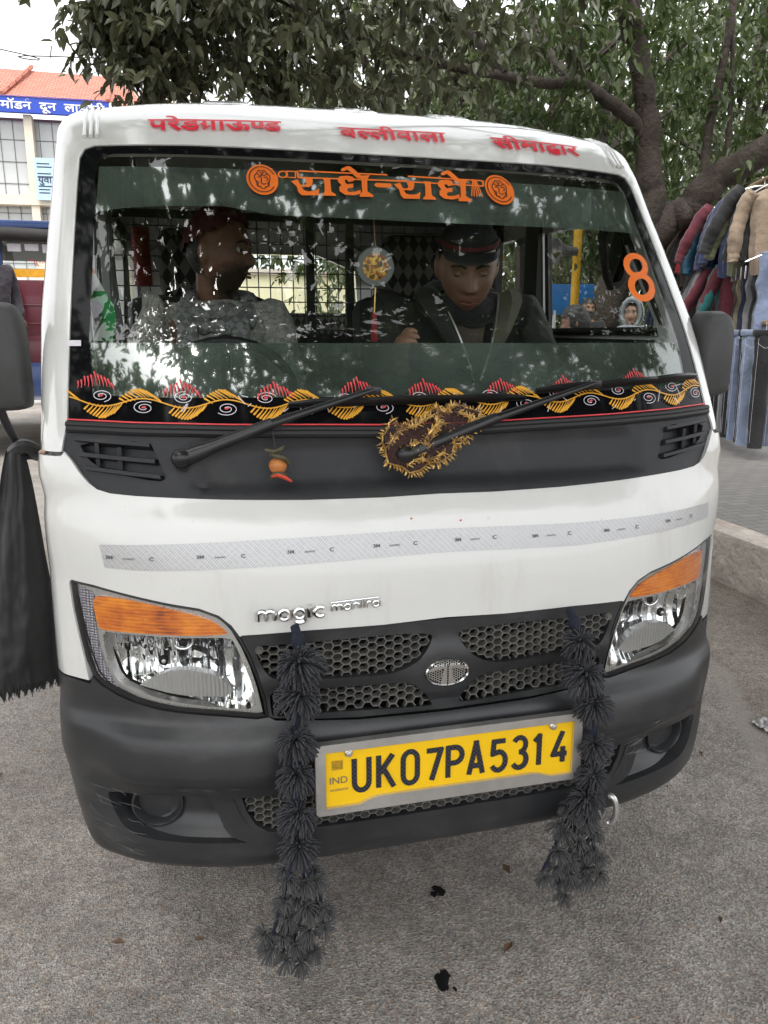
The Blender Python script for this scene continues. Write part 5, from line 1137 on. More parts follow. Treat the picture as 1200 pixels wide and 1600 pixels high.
for j in range(nv+1):
    for i in range(nu+1): a, b, c = cl_pt(i/nu, j/nv); V2.append((a*1.0-.006-.012*(j/nv), b+.03+.01*math.sin(i*.5), c-.02*(j/nv)))
CL.add(V2, [(j*(nu+1)+i, j*(nu+1)+i+1, (j+1)*(nu+1)+i+1, (j+1)*(nu+1)+i) for j in range(nv) for i in range(nu)])
for i in range(120):
    u = i/119+rg.uniform(-.004, .004); p = Vector(cl_pt(min(1, max(0, u)), 1)); CL.tube([p+Vector((0, 0, .01)), p+Vector((rg.uniform(-.004, .004), rg.uniform(-.004, .004), -rg.uniform(.002, .008)))], .0009, 4)
CL.tube(bez([Vector(q) for q in ((-.80, .345, 1.085), (-.775, .32, 1.10), (-.757, .34, 1.085), (-.775, .37, 1.078), (-.80, .345, 1.085))], 6), .014, 8)
tag(CL.build('black_cloth', m), 'long black cloth knotted to the mirror arm and hanging beside the headlight', 'cloth')
# hanging medallion behind the glass
c0 = Vector((-.028, .46, 1.463))
MD = thing('hanging_medallion', 'round gold picture medallion with a red tassel hanging behind the windscreen', 'pendant', c0+Vector((0, 0, .05)))
mb = MB(); mb.tube([(c0.x, .50, 1.66), c0+Vector((0, 0, .045))], .0008, 5); mb.tube([c0+Vector((0, 0, -.045)), c0+Vector((-.003, 0, -.105))], .0016, 6, mi=0); mb.build('cord', M['goldthread'], MD)
mb = MB(); mb.lathe([(.034, -.003), (.042, -.003), (.044, 0), (.042, .003), (.034, .003)], c0, axis='y', n=40); mb.build('rim', mat('milky_plastic', (.07, .08, .072), .35, vary=.1), MD)
m = mat('gold_picture', (.5, .33, .06), .35, metal=.35); tc = nd(m, 'ShaderNodeTexCoord'); vo = nd(m, 'ShaderNodeTexNoise', Scale=150., Detail=5.); ln(m, tc.outputs['Object'], vo.inputs['Vector']); rp = nd(m, 'ShaderNodeValToRGB'); e = rp.color_ramp.elements; e[0].position = .36; e[0].color = (.02, .07, .02, 1); e[1].position = .62; e[1].color = (.48, .30, .05, 1); k = e.new(.46); k.color = (.20, .03, .012, 1); k = e.new(.53); k.color = (.34, .20, .03, 1); ln(m, vo.outputs['Fac'], rp.inputs[0]); ln(m, rp.outputs[0], bsdf(m).inputs['Base Color'])
mb = MB(); mb.lathe([(0, .0035), (.03, .003), (.035, .001), (.035, -.001), (0, -.0015)], c0, axis='y', n=40, M=Matrix.Scale(-1, 3, (0, 1, 0))); mb.build('picture_disc', m, MD)
mb = MB()
for i in range(26): a = i*2.4; r_ = .0075*math.sqrt((i+1)/26); mb.tube([c0+Vector((-.003, 0, -.105)), c0+Vector((-.003+r_*.8*math.cos(a), r_*.8*math.sin(a), -.120)), c0+Vector((-.003+r_*math.cos(a), r_*math.sin(a), -.165))], .0011, 4)
mb.ball(c0+Vector((-.003, 0, -.108)), (.006, .006, .008)); mb.build('tassel', mat('red_tassel', (.22, .012, .015), .7, vary=.3, scale=80), MD)
# little flag on the dashboard
FL = thing('flag', 'small drooping flag with saffron, white and green bands behind the windscreen', 'flag', (-.637, .43, 1.17))
mb = MB(); mb.tube([(-.641, .435, 1.15), (-.6415, .435, 1.452)], .0022, 6); mb.build('flag_pole', M['steel'], FL)
cols = [mat('flag_saffron', (.62, .22, .04), .7), mat('flag_white', (.62, .62, .60), .7), mat('flag_green', (.02, .26, .07), .7)]
for P, k, dy in zip(P3D['FLAG'], (0, 1, 2, 1, 2), (0, 0, 0, .004, -.004)):
    poly = [(a[0], a[2]) for a in P]; v, f = tri2d(poly, [], .008); mb = MB()
    F_ = lambda a, b: .43+dy+.010*math.sin((a+.64)*110+b*20); mb.add([(a, F_(a, b), b) for a, b in v]+[(a, F_(a, b)+.0012, b) for a, b in v], f+[tuple(i+len(v) for i in q_) for q_ in f]); mb.build('flag_band', cols[k], FL)
a, b = P3D['FLAG'][5]; cw = Vector(a); cw.y -= .012; r_ = abs(b[0]-a[0])*.95
mb = MB(); mb.tube([cw+Vector((r_*.8*math.cos(q), 0, r_*math.sin(q))) for q in np.linspace(0, 6.29, 26)], .0012, 5)
for q in np.linspace(0, math.pi, 9)[:-1]: mb.tube([cw+Vector((r_*.8*math.cos(q), 0, r_*math.sin(q))), cw-Vector((r_*.8*math.cos(q), 0, r_*math.sin(q)))], .0006, 4)
mb.build('flag_wheel', mat('flag_navy', (.01, .02, .12), .6), FL)
# red bangles on the partition
mb = MB(); c_ = Vector((-.575, 1.36, 1.555)); pr = []
for k in range(24): z = -.085+.17*k/23; pr += [(.026, z-.003), (.030, z), (.026, z+.003)]
mb.lathe([(0, -.09)]+pr+[(0, .09)], c_, n=22); tag(mb.build('thread_spool', mat('maroon_thread', (.20, .018, .016), .5, vary=.2, scale=50)), 'tall dark red thread spool hanging behind the driver seat', 'spool')
# ------------------------------------------------------------ ground
def sheet(name, pts, z, m, kind='structure', cut=0):
    n = len(pts); mb = MB(); mb.add([(x, y, z) for x, y in pts]+[(x, y, -.03) for x, y in pts], [tuple(range(n))]+[(i, (i+1) % n, n+(i+1) % n, n+i) for i in range(n)]); o = mb.build(name, m, smooth=False); return tag(o, kind=kind)
def asphalt(name, base, light, grain, bump_s):
    m = mat(name, base, .75, spec=.35); tc = nd(m, 'ShaderNodeTexCoord')
    v1 = nd(m, 'ShaderNodeTexVoronoi', Scale=grain); ln(m, tc.outputs['Object'], v1.inputs['Vector'])
    v2 = nd(m, 'ShaderNodeTexVoronoi', Scale=grain*2.3); ln(m, tc.outputs['Object'], v2.inputs['Vector'])
    n1 = nd(m, 'ShaderNodeTexNoise', Scale=1.3, Detail=8., Roughness=.65); ln(m, tc.outputs['Object'], n1.inputs['Vector'])
    n2 = nd(m, 'ShaderNodeTexNoise', Scale=22., Detail=6., Roughness=.7); ln(m, tc.outputs['Object'], n2.inputs['Vector'])
    s1 = nd(m, 'ShaderNodeSeparateColor'); ln(m, v1.outputs['Color'], s1.inputs[0])
    r1 = nd(m, 'ShaderNodeValToRGB'); e = r1.color_ramp.elements; e[0].position = .05; e[0].color = (*[c*.62 for c in base], 1); e[1].position = .95; e[1].color = (*light, 1); k = e.new(.55); k.color = (*base, 1)
    ln(m, s1.outputs[0], r1.inputs[0])
    mr = nd(m, 'ShaderNodeMapRange'); mr.inputs['From Min'].default_value = .3; mr.inputs['From Max'].default_value = .7; mr.inputs['To Min'].default_value = .72; mr.inputs['To Max'].default_value = 1.22; ln(m, n1.outputs['Fac'], mr.inputs['Value'])
    mr2 = nd(m, 'ShaderNodeMapRange'); mr2.inputs['From Min'].default_value = .3; mr2.inputs['From Max'].default_value = .7; mr2.inputs['To Min'].default_value = .84; mr2.inputs['To Max'].default_value = 1.16; ln(m, n2.outputs['Fac'], mr2.inputs['Value'])
    n3 = nd(m, 'ShaderNodeTexNoise', Scale=5.5, Detail=7., Roughness=.75); ln(m, tc.outputs['Object'], n3.inputs['Vector'])
    mr3 = nd(m, 'ShaderNodeMapRange'); mr3.inputs['From Min'].default_value = .32; mr3.inputs['From Max'].default_value = .68; mr3.inputs['To Min'].default_value = .84; mr3.inputs['To Max'].default_value = 1.14; ln(m, n3.outputs['Fac'], mr3.inputs['Value'])
    pit = nd(m, 'ShaderNodeTexVoronoi', Scale=grain*.42); ln(m, tc.outputs['Object'], pit.inputs['Vector'])
    pr_ = nd(m, 'ShaderNodeMapRange'); pr_.inputs['From Min'].default_value = .10; pr_.inputs['From Max'].default_value = .30; pr_.inputs['To Min'].default_value = .72; ln(m, pit.outputs['Distance'], pr_.inputs['Value'])
    m30 = nd(m, 'ShaderNodeMath', operation='MULTIPLY'); ln(m, mr3.outputs[0], m30.inputs[0]); ln(m, pr_.outputs[0], m30.inputs[1])
    m31 = nd(m, 'ShaderNodeMath', operation='MULTIPLY'); ln(m, mr.outputs[0], m31.inputs[0]); ln(m, m30.outputs[0], m31.inputs[1]); mr = m31
    mu_ = nd(m, 'ShaderNodeMath', operation='MULTIPLY'); ln(m, mr.outputs[0], mu_.inputs[0]); ln(m, mr2.outputs[0], mu_.inputs[1])
    rs_ = nd(m, 'ShaderNodeMath', operation='GREATER_THAN'); rs_.inputs[1].default_value = .93; ln(m, s1.outputs[1], rs_.inputs[0])
    rm = nd(m, 'ShaderNodeMix', data_type='RGBA'); rm.inputs['B'].default_value = (.34, .25, .185, 1); ln(m, rs_.outputs[0], rm.inputs['Factor']); ln(m, r1.outputs[0], rm.inputs['A'])
    n5 = nd(m, 'ShaderNodeTexNoise', Scale=.8, Detail=5., Roughness=.6); ln(m, tc.outputs['Object'], n5.inputs['Vector']); m5 = nd(m, 'ShaderNodeMapRange'); m5.inputs['From Min'].default_value = .45; m5.inputs['From Max'].default_value = .75; m5.inputs['To Max'].default_value = .45; ln(m, n5.outputs['Fac'], m5.inputs['Value'])
    br = nd(m, 'ShaderNodeMix', data_type='RGBA', blend_type='MULTIPLY'); br.inputs['B'].default_value = (.78, .70, .62, 1); ln(m, m5.outputs[0], br.inputs['Factor']); ln(m, rm.outputs['Result'], br.inputs['A'])
    mx = nd(m, 'ShaderNodeMix', data_type='RGBA', blend_type='MULTIPLY'); mx.inputs['Factor'].default_value = 1; ln(m, br.outputs['Result'], mx.inputs['A']); ln(m, mu_.outputs[0], mx.inputs['B']); ln(m, mx.outputs['Result'], bsdf(m).inputs['Base Color'])
    a1 = nd(m, 'ShaderNodeMath', operation='MULTIPLY_ADD'); a1.inputs[1].default_value = .5; ln(m, v2.outputs['Distance'], a1.inputs[0]); ln(m, v1.outputs['Distance'], a1.inputs[2])
    a2 = nd(m, 'ShaderNodeMath', operation='MULTIPLY_ADD'); a2.inputs[1].default_value = .9; ln(m, n2.outputs['Fac'], a2.inputs[0]); a3 = nd(m, 'ShaderNodeMath', operation='MULTIPLY_ADD'); a3.inputs[1].default_value = .8; ln(m, pr_.outputs[0], a3.inputs[0]); ln(m, a1.outputs[0], a3.inputs[2]); ln(m, a3.outputs[0], a2.inputs[2])
    bp = nd(m, 'ShaderNodeBump', Strength=bump_s, Distance=.007); ln(m, a2.outputs[0], bp.inputs['Height']); ln(m, bp.outputs[0], bsdf(m).inputs['Normal'])
    return m
M['road'] = asphalt('coarse_asphalt', (.335, .310, .284), (.46, .425, .385), 210., .85)
M['gutter'] = asphalt('gutter_concrete', (.33, .305, .28), (.43, .40, .36), 200., .5)
M['road2'] = asphalt('road_edge_asphalt', (.27, .245, .218), (.38, .35, .31), 210., .55)
m = mat('earth', (.16, .13, .10), .9, vary=.3, scale=2)
sheet('ground', [(-400, -400), (400, -400), (400, 400), (-400, 400)], -.02, m)
sheet('road', [(-14, -60), (2.4, -60), (2.4, 90), (-14, 90)], 0, M['road'])
# the worn painted line and the browner strip beyond it, towards the kerb, are part of the road surface
m = M['road']; tc = nd(m, 'ShaderNodeTexCoord'); sx = nd(m, 'ShaderNodeSeparateXYZ'); ln(m, tc.outputs['Object'], sx.inputs[0]); wn = nd(m, 'ShaderNodeTexNoise', Scale=7., Detail=6.); ln(m, tc.outputs['Object'], wn.inputs['Vector'])
yr = nd(m, 'ShaderNodeMapRange'); yr.inputs['From Min'].default_value = -1; yr.inputs['From Max'].default_value = 3; ln(m, sx.outputs[1], yr.inputs['Value'])
cr = nd(m, 'ShaderNodeValToRGB'); e = cr.color_ramp.elements; e[0].position = 0; e[0].color = (.20, .20, .20, 1); e[1].position = 1; e[1].color = (.81, .81, .81, 1)
for p_, v_ in ((.375, .61), (.525, .75), (.75, .79)): k = e.new(p_); k.color = (v_, v_, v_, 1)
ln(m, yr.outputs[0], cr.inputs[0]); xb = nd(m, 'ShaderNodeMath', operation='MULTIPLY'); xb.inputs[1].default_value = -2.0; ln(m, cr.outputs[0], xb.inputs[0])
dd = nd(m, 'ShaderNodeMath', operation='ADD'); ln(m, sx.outputs[0], dd.inputs[0]); ln(m, xb.outputs[0], dd.inputs[1])
dn = nd(m, 'ShaderNodeMath', operation='MULTIPLY_ADD'); dn.inputs[1].default_value = .06; ln(m, wn.outputs['Fac'], dn.inputs[0]); ln(m, dd.outputs[0], dn.inputs[2])
def band_(a, b, c, d, amt):
    u = nd(m, 'ShaderNodeMapRange'); u.inputs['From Min'].default_value = a; u.inputs['From Max'].default_value = b; u.inputs['To Max'].default_value = amt; ln(m, dn.outputs[0], u.inputs['Value'])
    v = nd(m, 'ShaderNodeMapRange'); v.inputs['From Min'].default_value = c; v.inputs['From Max'].default_value = d; v.inputs['To Min'].default_value = 1; v.inputs['To Max'].default_value = 0; ln(m, dn.outputs[0], v.inputs['Value'])
    w_ = nd(m, 'ShaderNodeMath', operation='MULTIPLY'); ln(m, u.outputs[0], w_.inputs[0]); ln(m, v.outputs[0], w_.inputs[1]); return w_
sk = bsdf(m).inputs['Base Color']
for bnd, col_, bt_ in ((band_(.0, .05, 8, 9, .9), (.80, .765, .72, 1), 'MULTIPLY'), (band_(.0, .03, .09, .12, .40), (.42, .39, .355, 1), 'MIX')):
    q = nd(m, 'ShaderNodeMix', data_type='RGBA', blend_type=bt_); q.inputs['B'].default_value = col_; ln(m, bnd.outputs[0], q.inputs['Factor']); ln(m, sk.links[0].from_socket, q.inputs['A']); ln(m, q.outputs['Result'], sk)
m = mat('concrete_kerb', (.47, .42, .37), .9, vary=.3, scale=7, bump=(30, .9, .02)); dirt(m, (.22, .15, .11), .8, 4.5, (1, .5, 1.2), .44, .68)
mb = MB(); y = -6.; rg = random.Random(2)
while y < 60:
    L = .95; mb.box((2.38+rg.uniform(-.008, .008), y+L/2, .12+rg.uniform(-.006, .006)), (.20, L-.008, .32), bev=.025); y += L
tag(mb.build('kerb', m), kind='structure')
m = mat('pavement_tiles', (.27, .255, .24), .8, vary=.18, scale=3, bump=(60, .3, .004)); tc = nd(m, 'ShaderNodeTexCoord'); bk = nd(m, 'ShaderNodeTexBrick', Scale=3.3); bk.offset = .5
for k, c in (('Color1', (.20, .19, .178)), ('Color2', (.165, .157, .146)), ('Mortar', (.09, .083, .076))): bk.inputs[k].default_value = (*c, 1)
bk.inputs['Mortar Size'].default_value = .012; ln(m, tc.outputs['Object'], bk.inputs['Vector']); ln(m, bk.outputs['Color'], bsdf(m).inputs['Base Color'])
sheet('pavement', [(2.44, -60), (9, -60), (9, 90), (2.44, 90)], .245, m)
m = mat('oil_stain', (.012, .012, .012), .35, vary=.3, scale=40)
def blob(name, x, y, r, z, m, label, cat, k=3, sx=1.):
    rg = random.Random(int(x*1000+y*77)); mb = MB()
    for _ in range(k):
        cx, cy = x+rg.uniform(-1, 1)*r*.6, y+rg.uniform(-1, 1)*r*.9; n_ = 22; rr = r*rg.uniform(.25, .6)
        P = [(cx+rr*sx*math.cos(2*math.pi*i/n_)*rg.uniform(.6, 1.25), cy+rr*math.sin(2*math.pi*i/n_)*rg.uniform(.7, 1.2), z) for i in range(n_)]; mb.add(P, [tuple(range(n_))]); z += .0003
    return tag(mb.build(name, m, smooth=False), label, cat)
blob('oil_stain', .03, .30, .035, .005, m, 'small dark oil stain on the asphalt behind the shorter one', 'stain') if False else None
blob('oil_stain', -.005, -.055, .030, .0045, m, 'long black oil stain on the road nearest the bottom edge of the photo', 'stain', 9, .55)
blob('oil_stain', .062, .215, .019, .0045, m, 'small black oil stain on the road between the two garlands', 'stain', 7, 1.)
leafm = mat('dry_leaf', (.11, .06, .03), .8, vary=.4, scale=30)
rg = random.Random(8); mb = MB()
for _ in range(150):
    x, y = (rg.uniform(.3, 2.2), rg.uniform(-.3, 4)) if rg.random() < .8 else (rg.uniform(-1.6, .3), rg.uniform(-.2, 2)); a = rg.uniform(0, 6.3); L = rg.uniform(.006, .022); w = L*rg.uniform(.3, .6)
    d = Vector((math.cos(a), math.sin(a), 0)); n = Vector((-d.y, d.x, 0)); q = Vector((x, y, .006))
    mb.add([q-d*L, q+n*w+Vector((0, 0, .006)), q+d*L, q-n*w+Vector((0, 0, .003))], [(0, 1, 2, 3)])
tag(mb.build('ground_litter', leafm, smooth=False), 'small dry leaf bits scattered over the road by the kerb', 'litter', kind='stuff')
mb = MB(); rg = random.Random(4); q0 = Vector((1.37, .66, .006)); V = []
for j in range(7):
    for i in range(7): V.append(q0+Vector((.012*i+rg.uniform(-.004, .004), .013*j+rg.uniform(-.004, .004), rg.uniform(0, .012))))
mb.add(V, [(j*7+i, j*7+i+1, (j+1)*7+i+1, (j+1)*7+i) for j in range(6) for i in range(6)]); tag(mb.build('plastic_scrap', mat('clear_plastic', (.26, .245, .24), .2, spec=.6, alpha=None), smooth=False), 'crumpled clear plastic scrap lying on the road edge', 'litter')
# ------------------------------------------------------------ library building across the road
m_cream = mat('cream_render', (.66, .60, .50), .85, vary=.07, scale=1.2); m_pink = mat('pale_wall', (.62, .55, .49), .9, vary=.06, scale=1.)
m_tile = mat('red_roof_tiles', (.52, .145, .085), .8, vary=.15, scale=2.5); tc = nd(m_tile, 'ShaderNodeTexCoord'); bk = nd(m_tile, 'ShaderNodeTexBrick', Scale=1.); bk.inputs['Color1'].default_value = (.50, .20, .14, 1); bk.inputs['Color2'].default_value = (.40, .15, .10, 1); bk.inputs['Mortar'].default_value = (.25, .07, .045, 1); bk.inputs['Mortar Size'].default_value = .025; bk.inputs['Brick Width'].default_value = .26; bk.inputs['Row Height'].default_value = .16
ln(m_tile, tc.outputs['Object'], bk.inputs['Vector']); ln(m_tile, bk.outputs['Color'], bsdf(m_tile).inputs['Base Color'])
m_cw = mat('curtain_glass', (.50, .52, .52), .10, spec=.9, vary=.1, scale=.6); m_mul = mat('dark_mullion', (.13, .135, .135), .5)
BO = Vector((-5.06, 33.18, 0)); Bx = Vector((.99933, -.03664, 0)); By = Vector((.03664, .99933, 0))
def bp(a, b, z): return BO+Bx*a+By*b+Vector((0, 0, z))
LB = thing('library_building', 'modern library building with red tiled roof, blue name sign and glass front across the road', 'building', bp(-2, 4, 0))
def bquad(mb, a0, a1, b, z0, z1, th=.3): mb.add([bp(a, bb, z) for bb in (b, b+th) for z in (z0, z1) for a in (a0, a1)], [(0, 1, 3, 2), (4, 6, 7, 5), (0, 4, 5, 1), (2, 3, 7, 6), (0, 2, 6, 4), (1, 5, 7, 3)])
mb = MB(); bquad(mb, -14, 2.15, .9, 0, 9.6, 9); bquad(mb, 2.5, 5.2, 2.2, 0, 11.2, 6); bquad(mb, 2.15, 3.6, .9, 0, 9.9, .4); mb.build('wall', m_pink, LB, smooth=False)
mb = MB()
mb.add([bp(-14, -.35, 10.12), bp(2.2, -.35, 10.05), bp(2.0, 3.4, 12.0), bp(-14, 3.4, 12.2)], [(0, 1, 2, 3)])
mb.add([bp(2.2, -.35, 10.05), bp(3.65, .2, 9.85), bp(2.9, 2.2, 11.2), bp(2.0, 3.4, 12.0)], [(0, 1, 2, 3)])
mb.add([bp(3.65, .2, 9.85), bp(3.7, 6, 9.85), bp(2.9, 5, 11.3), bp(2.9, 2.2, 11.2)], [(0, 1, 2, 3)])
mb.build('roof', m_tile, LB, smooth=False)
mb = MB(); mb.tube([bp(2.2, -.33, 10.08), bp(2.0, 3.4, 12.05)], .09, 6); mb.tube([bp(-1.6, -.33, 10.16), bp(-1.15, 3.4, 12.2)], .09, 6); mb.build('roof_ridge', m_tile, LB)
mb = MB(); bquad(mb, -14, 2.2, -.32, 9.52, 10.10, .2); SG = mb.build('name_sign', mat('sign_blue', (.012, .055, .42), .45, vary=.05), LB, smooth=False)
V, F = dev_word(['\u092e', '\u0949', '\u0921', ('reph', '\u0928'), '  ', '\u0926\u0942', '\u0928', '  ', '\u0932', '\u093e', '\u0907', ('rakar', '\u092c'), '\u0947', '\u0930', '\u0940'], .02); A = np.array(V); k = 3.75/(A[:, 0].max()-A[:, 0].min())
mb = MB(); mb.add([bp(-1.70+(a-A[:, 0].min())*k, -.335, 9.64+b*.40) for a, b in V], F); mb.build('sign_lettering', mat('sign_white', (.8, .8, .8), .5), SG, smooth=False)
mb = MB(); bquad(mb, -1.0, -.70, -.05, 0, 9.52, .4); bquad(mb, -5.0, -4.7, -.05, 0, 9.52, .4); bquad(mb, 1.85, 2.15, -.05, 0, 9.52, .4); bquad(mb, -14, 2.2, -.12, 6.25, 6.62, .5); bquad(mb, -14, 2.2, -.08, 2.9, 3.3, .5); mb.build('column', m_cream, LB, smooth=False)
mb = MB(); bquad(mb, -14, 2.1, .5, 3.3, 9.4, .1); mb.build('curtain_wall', m_cw, LB, smooth=False)
mb = MB()
for i in range(34): bquad(mb, -14+i*.48, -13.985+i*.48, .46, 3.3, 9.4, .05)
for z in (4.1, 5.1, 6.0, 7.1, 7.9, 8.7): bquad(mb, -14, 2.1, .465, z, z+.018, .05)
mb.build('mullion', m_mul, LB, smooth=False)
BN = thing('banner', 'pale blue hanging banner with dark lettering on the library front', 'banner', bp(-.7, -.3, 6.4))
mb = MB(); bquad(mb, -.72, .10, -.28, 6.42, 7.95, .05); mb.build('banner_sheet', mat('banner_blue', (.42, .60, .72), .6, vary=.06), BN, smooth=False)
mb = MB(); V, F = text2d('\u092f\u0941\u0935\u093e', 1, .02); mb.add([bp(-.62+a*.36, -.29, 7.05+b*.34) for a, b in V], F)
rg = random.Random(3)
for z in (7.72, 7.60, 7.36, 7.25, 6.9, 6.78, 6.66): bquad(mb, -.62, -.62+rg.uniform(.4, .65), -.286, z, z+.045, .004)
mb.build('banner_lettering', mat('banner_ink', (.03, .04, .08), .6), BN, smooth=False)
mb = MB(); mb.tube(bez([Vector(q) for q in ((-14, 15, 7.6), (-3.67, 16.67, 6.74), (-2.8, 16.4, 6.6), (6, 14, 6.3))], 8), .012, 5); tag(mb.build('overhead_wire', M['rubber']), 'thin black overhead wire crossing the sky beside the library roof', 'wire')
mb = MB(); bquad(mb, -60, -14.5, 6, 0, 8, 8); tag(mb.build('far_block', m_pink, smooth=False), 'plain pale block standing past the library, out to the left', 'building') if False else None
# ------------------------------------------------------------ trees
m = M['bark'] = mat('bark', (.055, .042, .033), .9, vary=.35, scale=7, bump=(22, .9, .03)); dirt(m, (.022, .018, .015), .8, 9, (1, 1, .35), .45, .7)
def leaf_mat(name, c1, c2, tl=.35):
    m = bpy.data.materials.new(name); m.use_nodes = True; n = m.node_tree; n.nodes.clear(); out = n.nodes.new('ShaderNodeOutputMaterial')
    ge = n.nodes.new('ShaderNodeNewGeometry'); rp = n.nodes.new('ShaderNodeValToRGB'); rp.color_ramp.elements[0].color = (*c1, 1); rp.color_ramp.elements[1].color = (*c2, 1); n.links.new(ge.outputs['Random Per Island'], rp.inputs[0])
    b = n.nodes.new('ShaderNodeBsdfPrincipled'); b.inputs['Roughness'].default_value = .42; b.inputs['Specular IOR Level'].default_value = .45; n.links.new(rp.outputs[0], b.inputs['Base Color'])
    t = n.nodes.new('ShaderNodeBsdfTranslucent'); n.links.new(rp.outputs[0], t.inputs[0]); mx = n.nodes.new('ShaderNodeMixShader'); mx.inputs[0].default_value = tl
    n.links.new(b.outputs[0], mx.inputs[1]); n.links.new(t.outputs[0], mx.inputs[2]); n.links.new(mx.outputs[0], out.inputs[0]); return m
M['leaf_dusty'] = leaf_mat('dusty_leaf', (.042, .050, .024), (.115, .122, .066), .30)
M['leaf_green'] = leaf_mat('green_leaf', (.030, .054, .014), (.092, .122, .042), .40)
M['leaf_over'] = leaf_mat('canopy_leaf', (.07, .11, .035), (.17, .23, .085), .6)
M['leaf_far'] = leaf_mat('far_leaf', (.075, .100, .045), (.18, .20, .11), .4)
M['leaf_palm'] = leaf_mat('palm_leaf', (.06, .12, .03), (.13, .19, .06), .4)
def leaves(name, pts, dirs, size, m, parent, rg, w=.34, droop=.7, flat=None):
    """many folded leaves in one crown mesh; pts (n,3) stalk points, dirs (n,3) growth directions"""
    n = len(pts); L = size*rg.uniform(.45, 1.35, n); d = dirs+rg.normal(0, .45, (n, 3)); d[:, 2] -= droop; d /= np.linalg.norm(d, axis=1)[:, None]
    up = rg.normal(0, .5, (n, 3)); up[:, 2] += 1.0; side = np.cross(d, up); side /= np.linalg.norm(side, axis=1)[:, None]+1e-9; nn = np.cross(side, d)
    W_ = L*w*rg.uniform(.75, 1.15, n)
    a = pts; tip = pts+d*L[:, None]-np.array([0, 0, 1])*(L*.18)[:, None]
    l1 = pts+d*(L*.30)[:, None]+side*(W_*.5)[:, None]+nn*(W_*.16)[:, None]; l2 = pts+d*(L*.68)[:, None]+side*(W_*.36)[:, None]+nn*(W_*.12)[:, None]-np.array([0, 0, 1])*(L*.06)[:, None]
    r1 = pts+d*(L*.30)[:, None]-side*(W_*.5)[:, None]+nn*(W_*.16)[:, None]; r2 = pts+d*(L*.68)[:, None]-side*(W_*.36)[:, None]+nn*(W_*.12)[:, None]-np.array([0, 0, 1])*(L*.06)[:, None]
    V = np.stack([a, l1, l2, tip, r2, r1], 1).reshape(-1, 3); base = np.arange(n)*6
    F = np.stack([np.stack([base, base+3, base+2, base+1], 1), np.stack([base, base+5, base+4, base+3], 1)], 1).reshape(-1, 4)
    me = bpy.data.meshes.new(name); me.vertices.add(len(V)); me.vertices.foreach_set('co', V.ravel()); me.loops.add(F.size); me.loops.foreach_set('vertex_index', F.ravel().astype(np.int32)); me.polygons.add(len(F)); me.polygons.foreach_set('loop_start', np.arange(0, F.size, 4, dtype=np.int32)); me.update(); me.validate()
    return link(name, me, m, parent)
def twigs(rg, anchors, n, spread, per, tw=.28):
    """twig clumps: leaves strung along short drooping shoots round the anchor points"""
    A = np.array(anchors, float); P = []; Dd = []; S = []
    for _ in range(n):
        c = A[rg.integers(len(A))]; r = c[3] if len(c) > 3 else spread
        q = c[:3]+rg.normal(0, 1, 3)*r*np.array([1, 1, .75]); d = rg.normal(0, 1, 3)*np.array([1, 1, .5]); d[2] -= .35; d /= np.linalg.norm(d)
        k = rg.integers(max(2, per-3), per+4); u = np.linspace(0, 1, k)[:, None]; line = q+d*u*tw-np.array([0, 0, 1])*(u**2)*tw*.35
        P.append(line); Dd.append(np.repeat(d[None], k, 0)*.6+rg.normal(0, .55, (k, 3))); S.append((q, q+d*tw*.95-np.array([0, 0, tw*.3])))
    return np.vstack(P), np.vstack(Dd), S
def limb(mb, pts, r0, r1, n=9, seed=0, k=6):
    P = bez([Vector(q) for q in pts], k); N = len(P); rg = random.Random(seed)
    P = [q+Vector((rg.uniform(-1, 1), rg.uniform(-1, 1), rg.uniform(-1, 1)))*r0*.10 for q in P]
    mb.tube(P, [(r0+(r1-r0)*i/(N-1))*rg.uniform(.93, 1.08) for i in range(N)], n)
g = np.random.default_rng(12)
# the big shade tree on the pavement: leaning double trunk, long limbs over the van and over the camera
T1 = thing('shade_tree', 'large leaning shade tree with a forked dark trunk whose limbs spread over the van', 'tree', (4.15, 7.05, .24))
mb = MB()
limb(mb, [(4.10, 7.1, .1), (4.25, 7.06, 1.2), (4.36, 6.95, 1.9), (4.62, 6.75, 2.62), (4.58, 6.75, 3.0), (4.50, 6.76, 3.55), (4.36, 6.78, 4.2), (4.22, 6.78, 4.8), (4.1, 6.7, 6.2)], .20, .075, 14, 1)
limb(mb, [(4.30, 7.02, 1.75), (4.78, 6.72, 2.50), (5.0, 6.6, 2.66), (5.22, 6.45, 2.96), (5.55, 6.1, 3.2), (6.1, 5.6, 3.7), (6.6, 5.2, 4.6)], .185, .13, 12, 2)
limb(mb, [(4.50, 6.76, 3.45), (4.2, 6.74, 3.62), (3.82, 6.66, 3.76), (3.5, 6.55, 3.80), (3.0, 6.35, 3.72), (2.0, 6.04, 3.70), (1.1, 5.74, 3.75), (.2, 5.6, 4.0), (-.6, 5.5, 4.1)], .080, .016, 10, 3)
limb(mb, [(4.28, 6.78, 4.4), (3.6, 6.2, 4.9), (2.4, 4.8, 5.3), (1.0, 2.8, 5.4), (.0, .8, 5.3), (-.6, -.8, 5.4)], .12, .03, 9, 4)
limb(mb, [(3.9, 6.7, 3.75), (3.6, 7.2, 4.2), (3.4, 7.6, 5.0), (3.2, 7.7, 6)], .07, .04, 8, 5)
limb(mb, [(2.6, 6.2, 3.72), (2.3, 6.6, 4.3), (1.8, 6.9, 5.2)], .05, .02, 8, 6)
limb(mb, [(5.12, 6.52, 2.85), (5.16, 6.6, 3.4), (5.24, 6.55, 4.2), (5.30, 6.5, 5.4)], .055, .035, 8, 7)
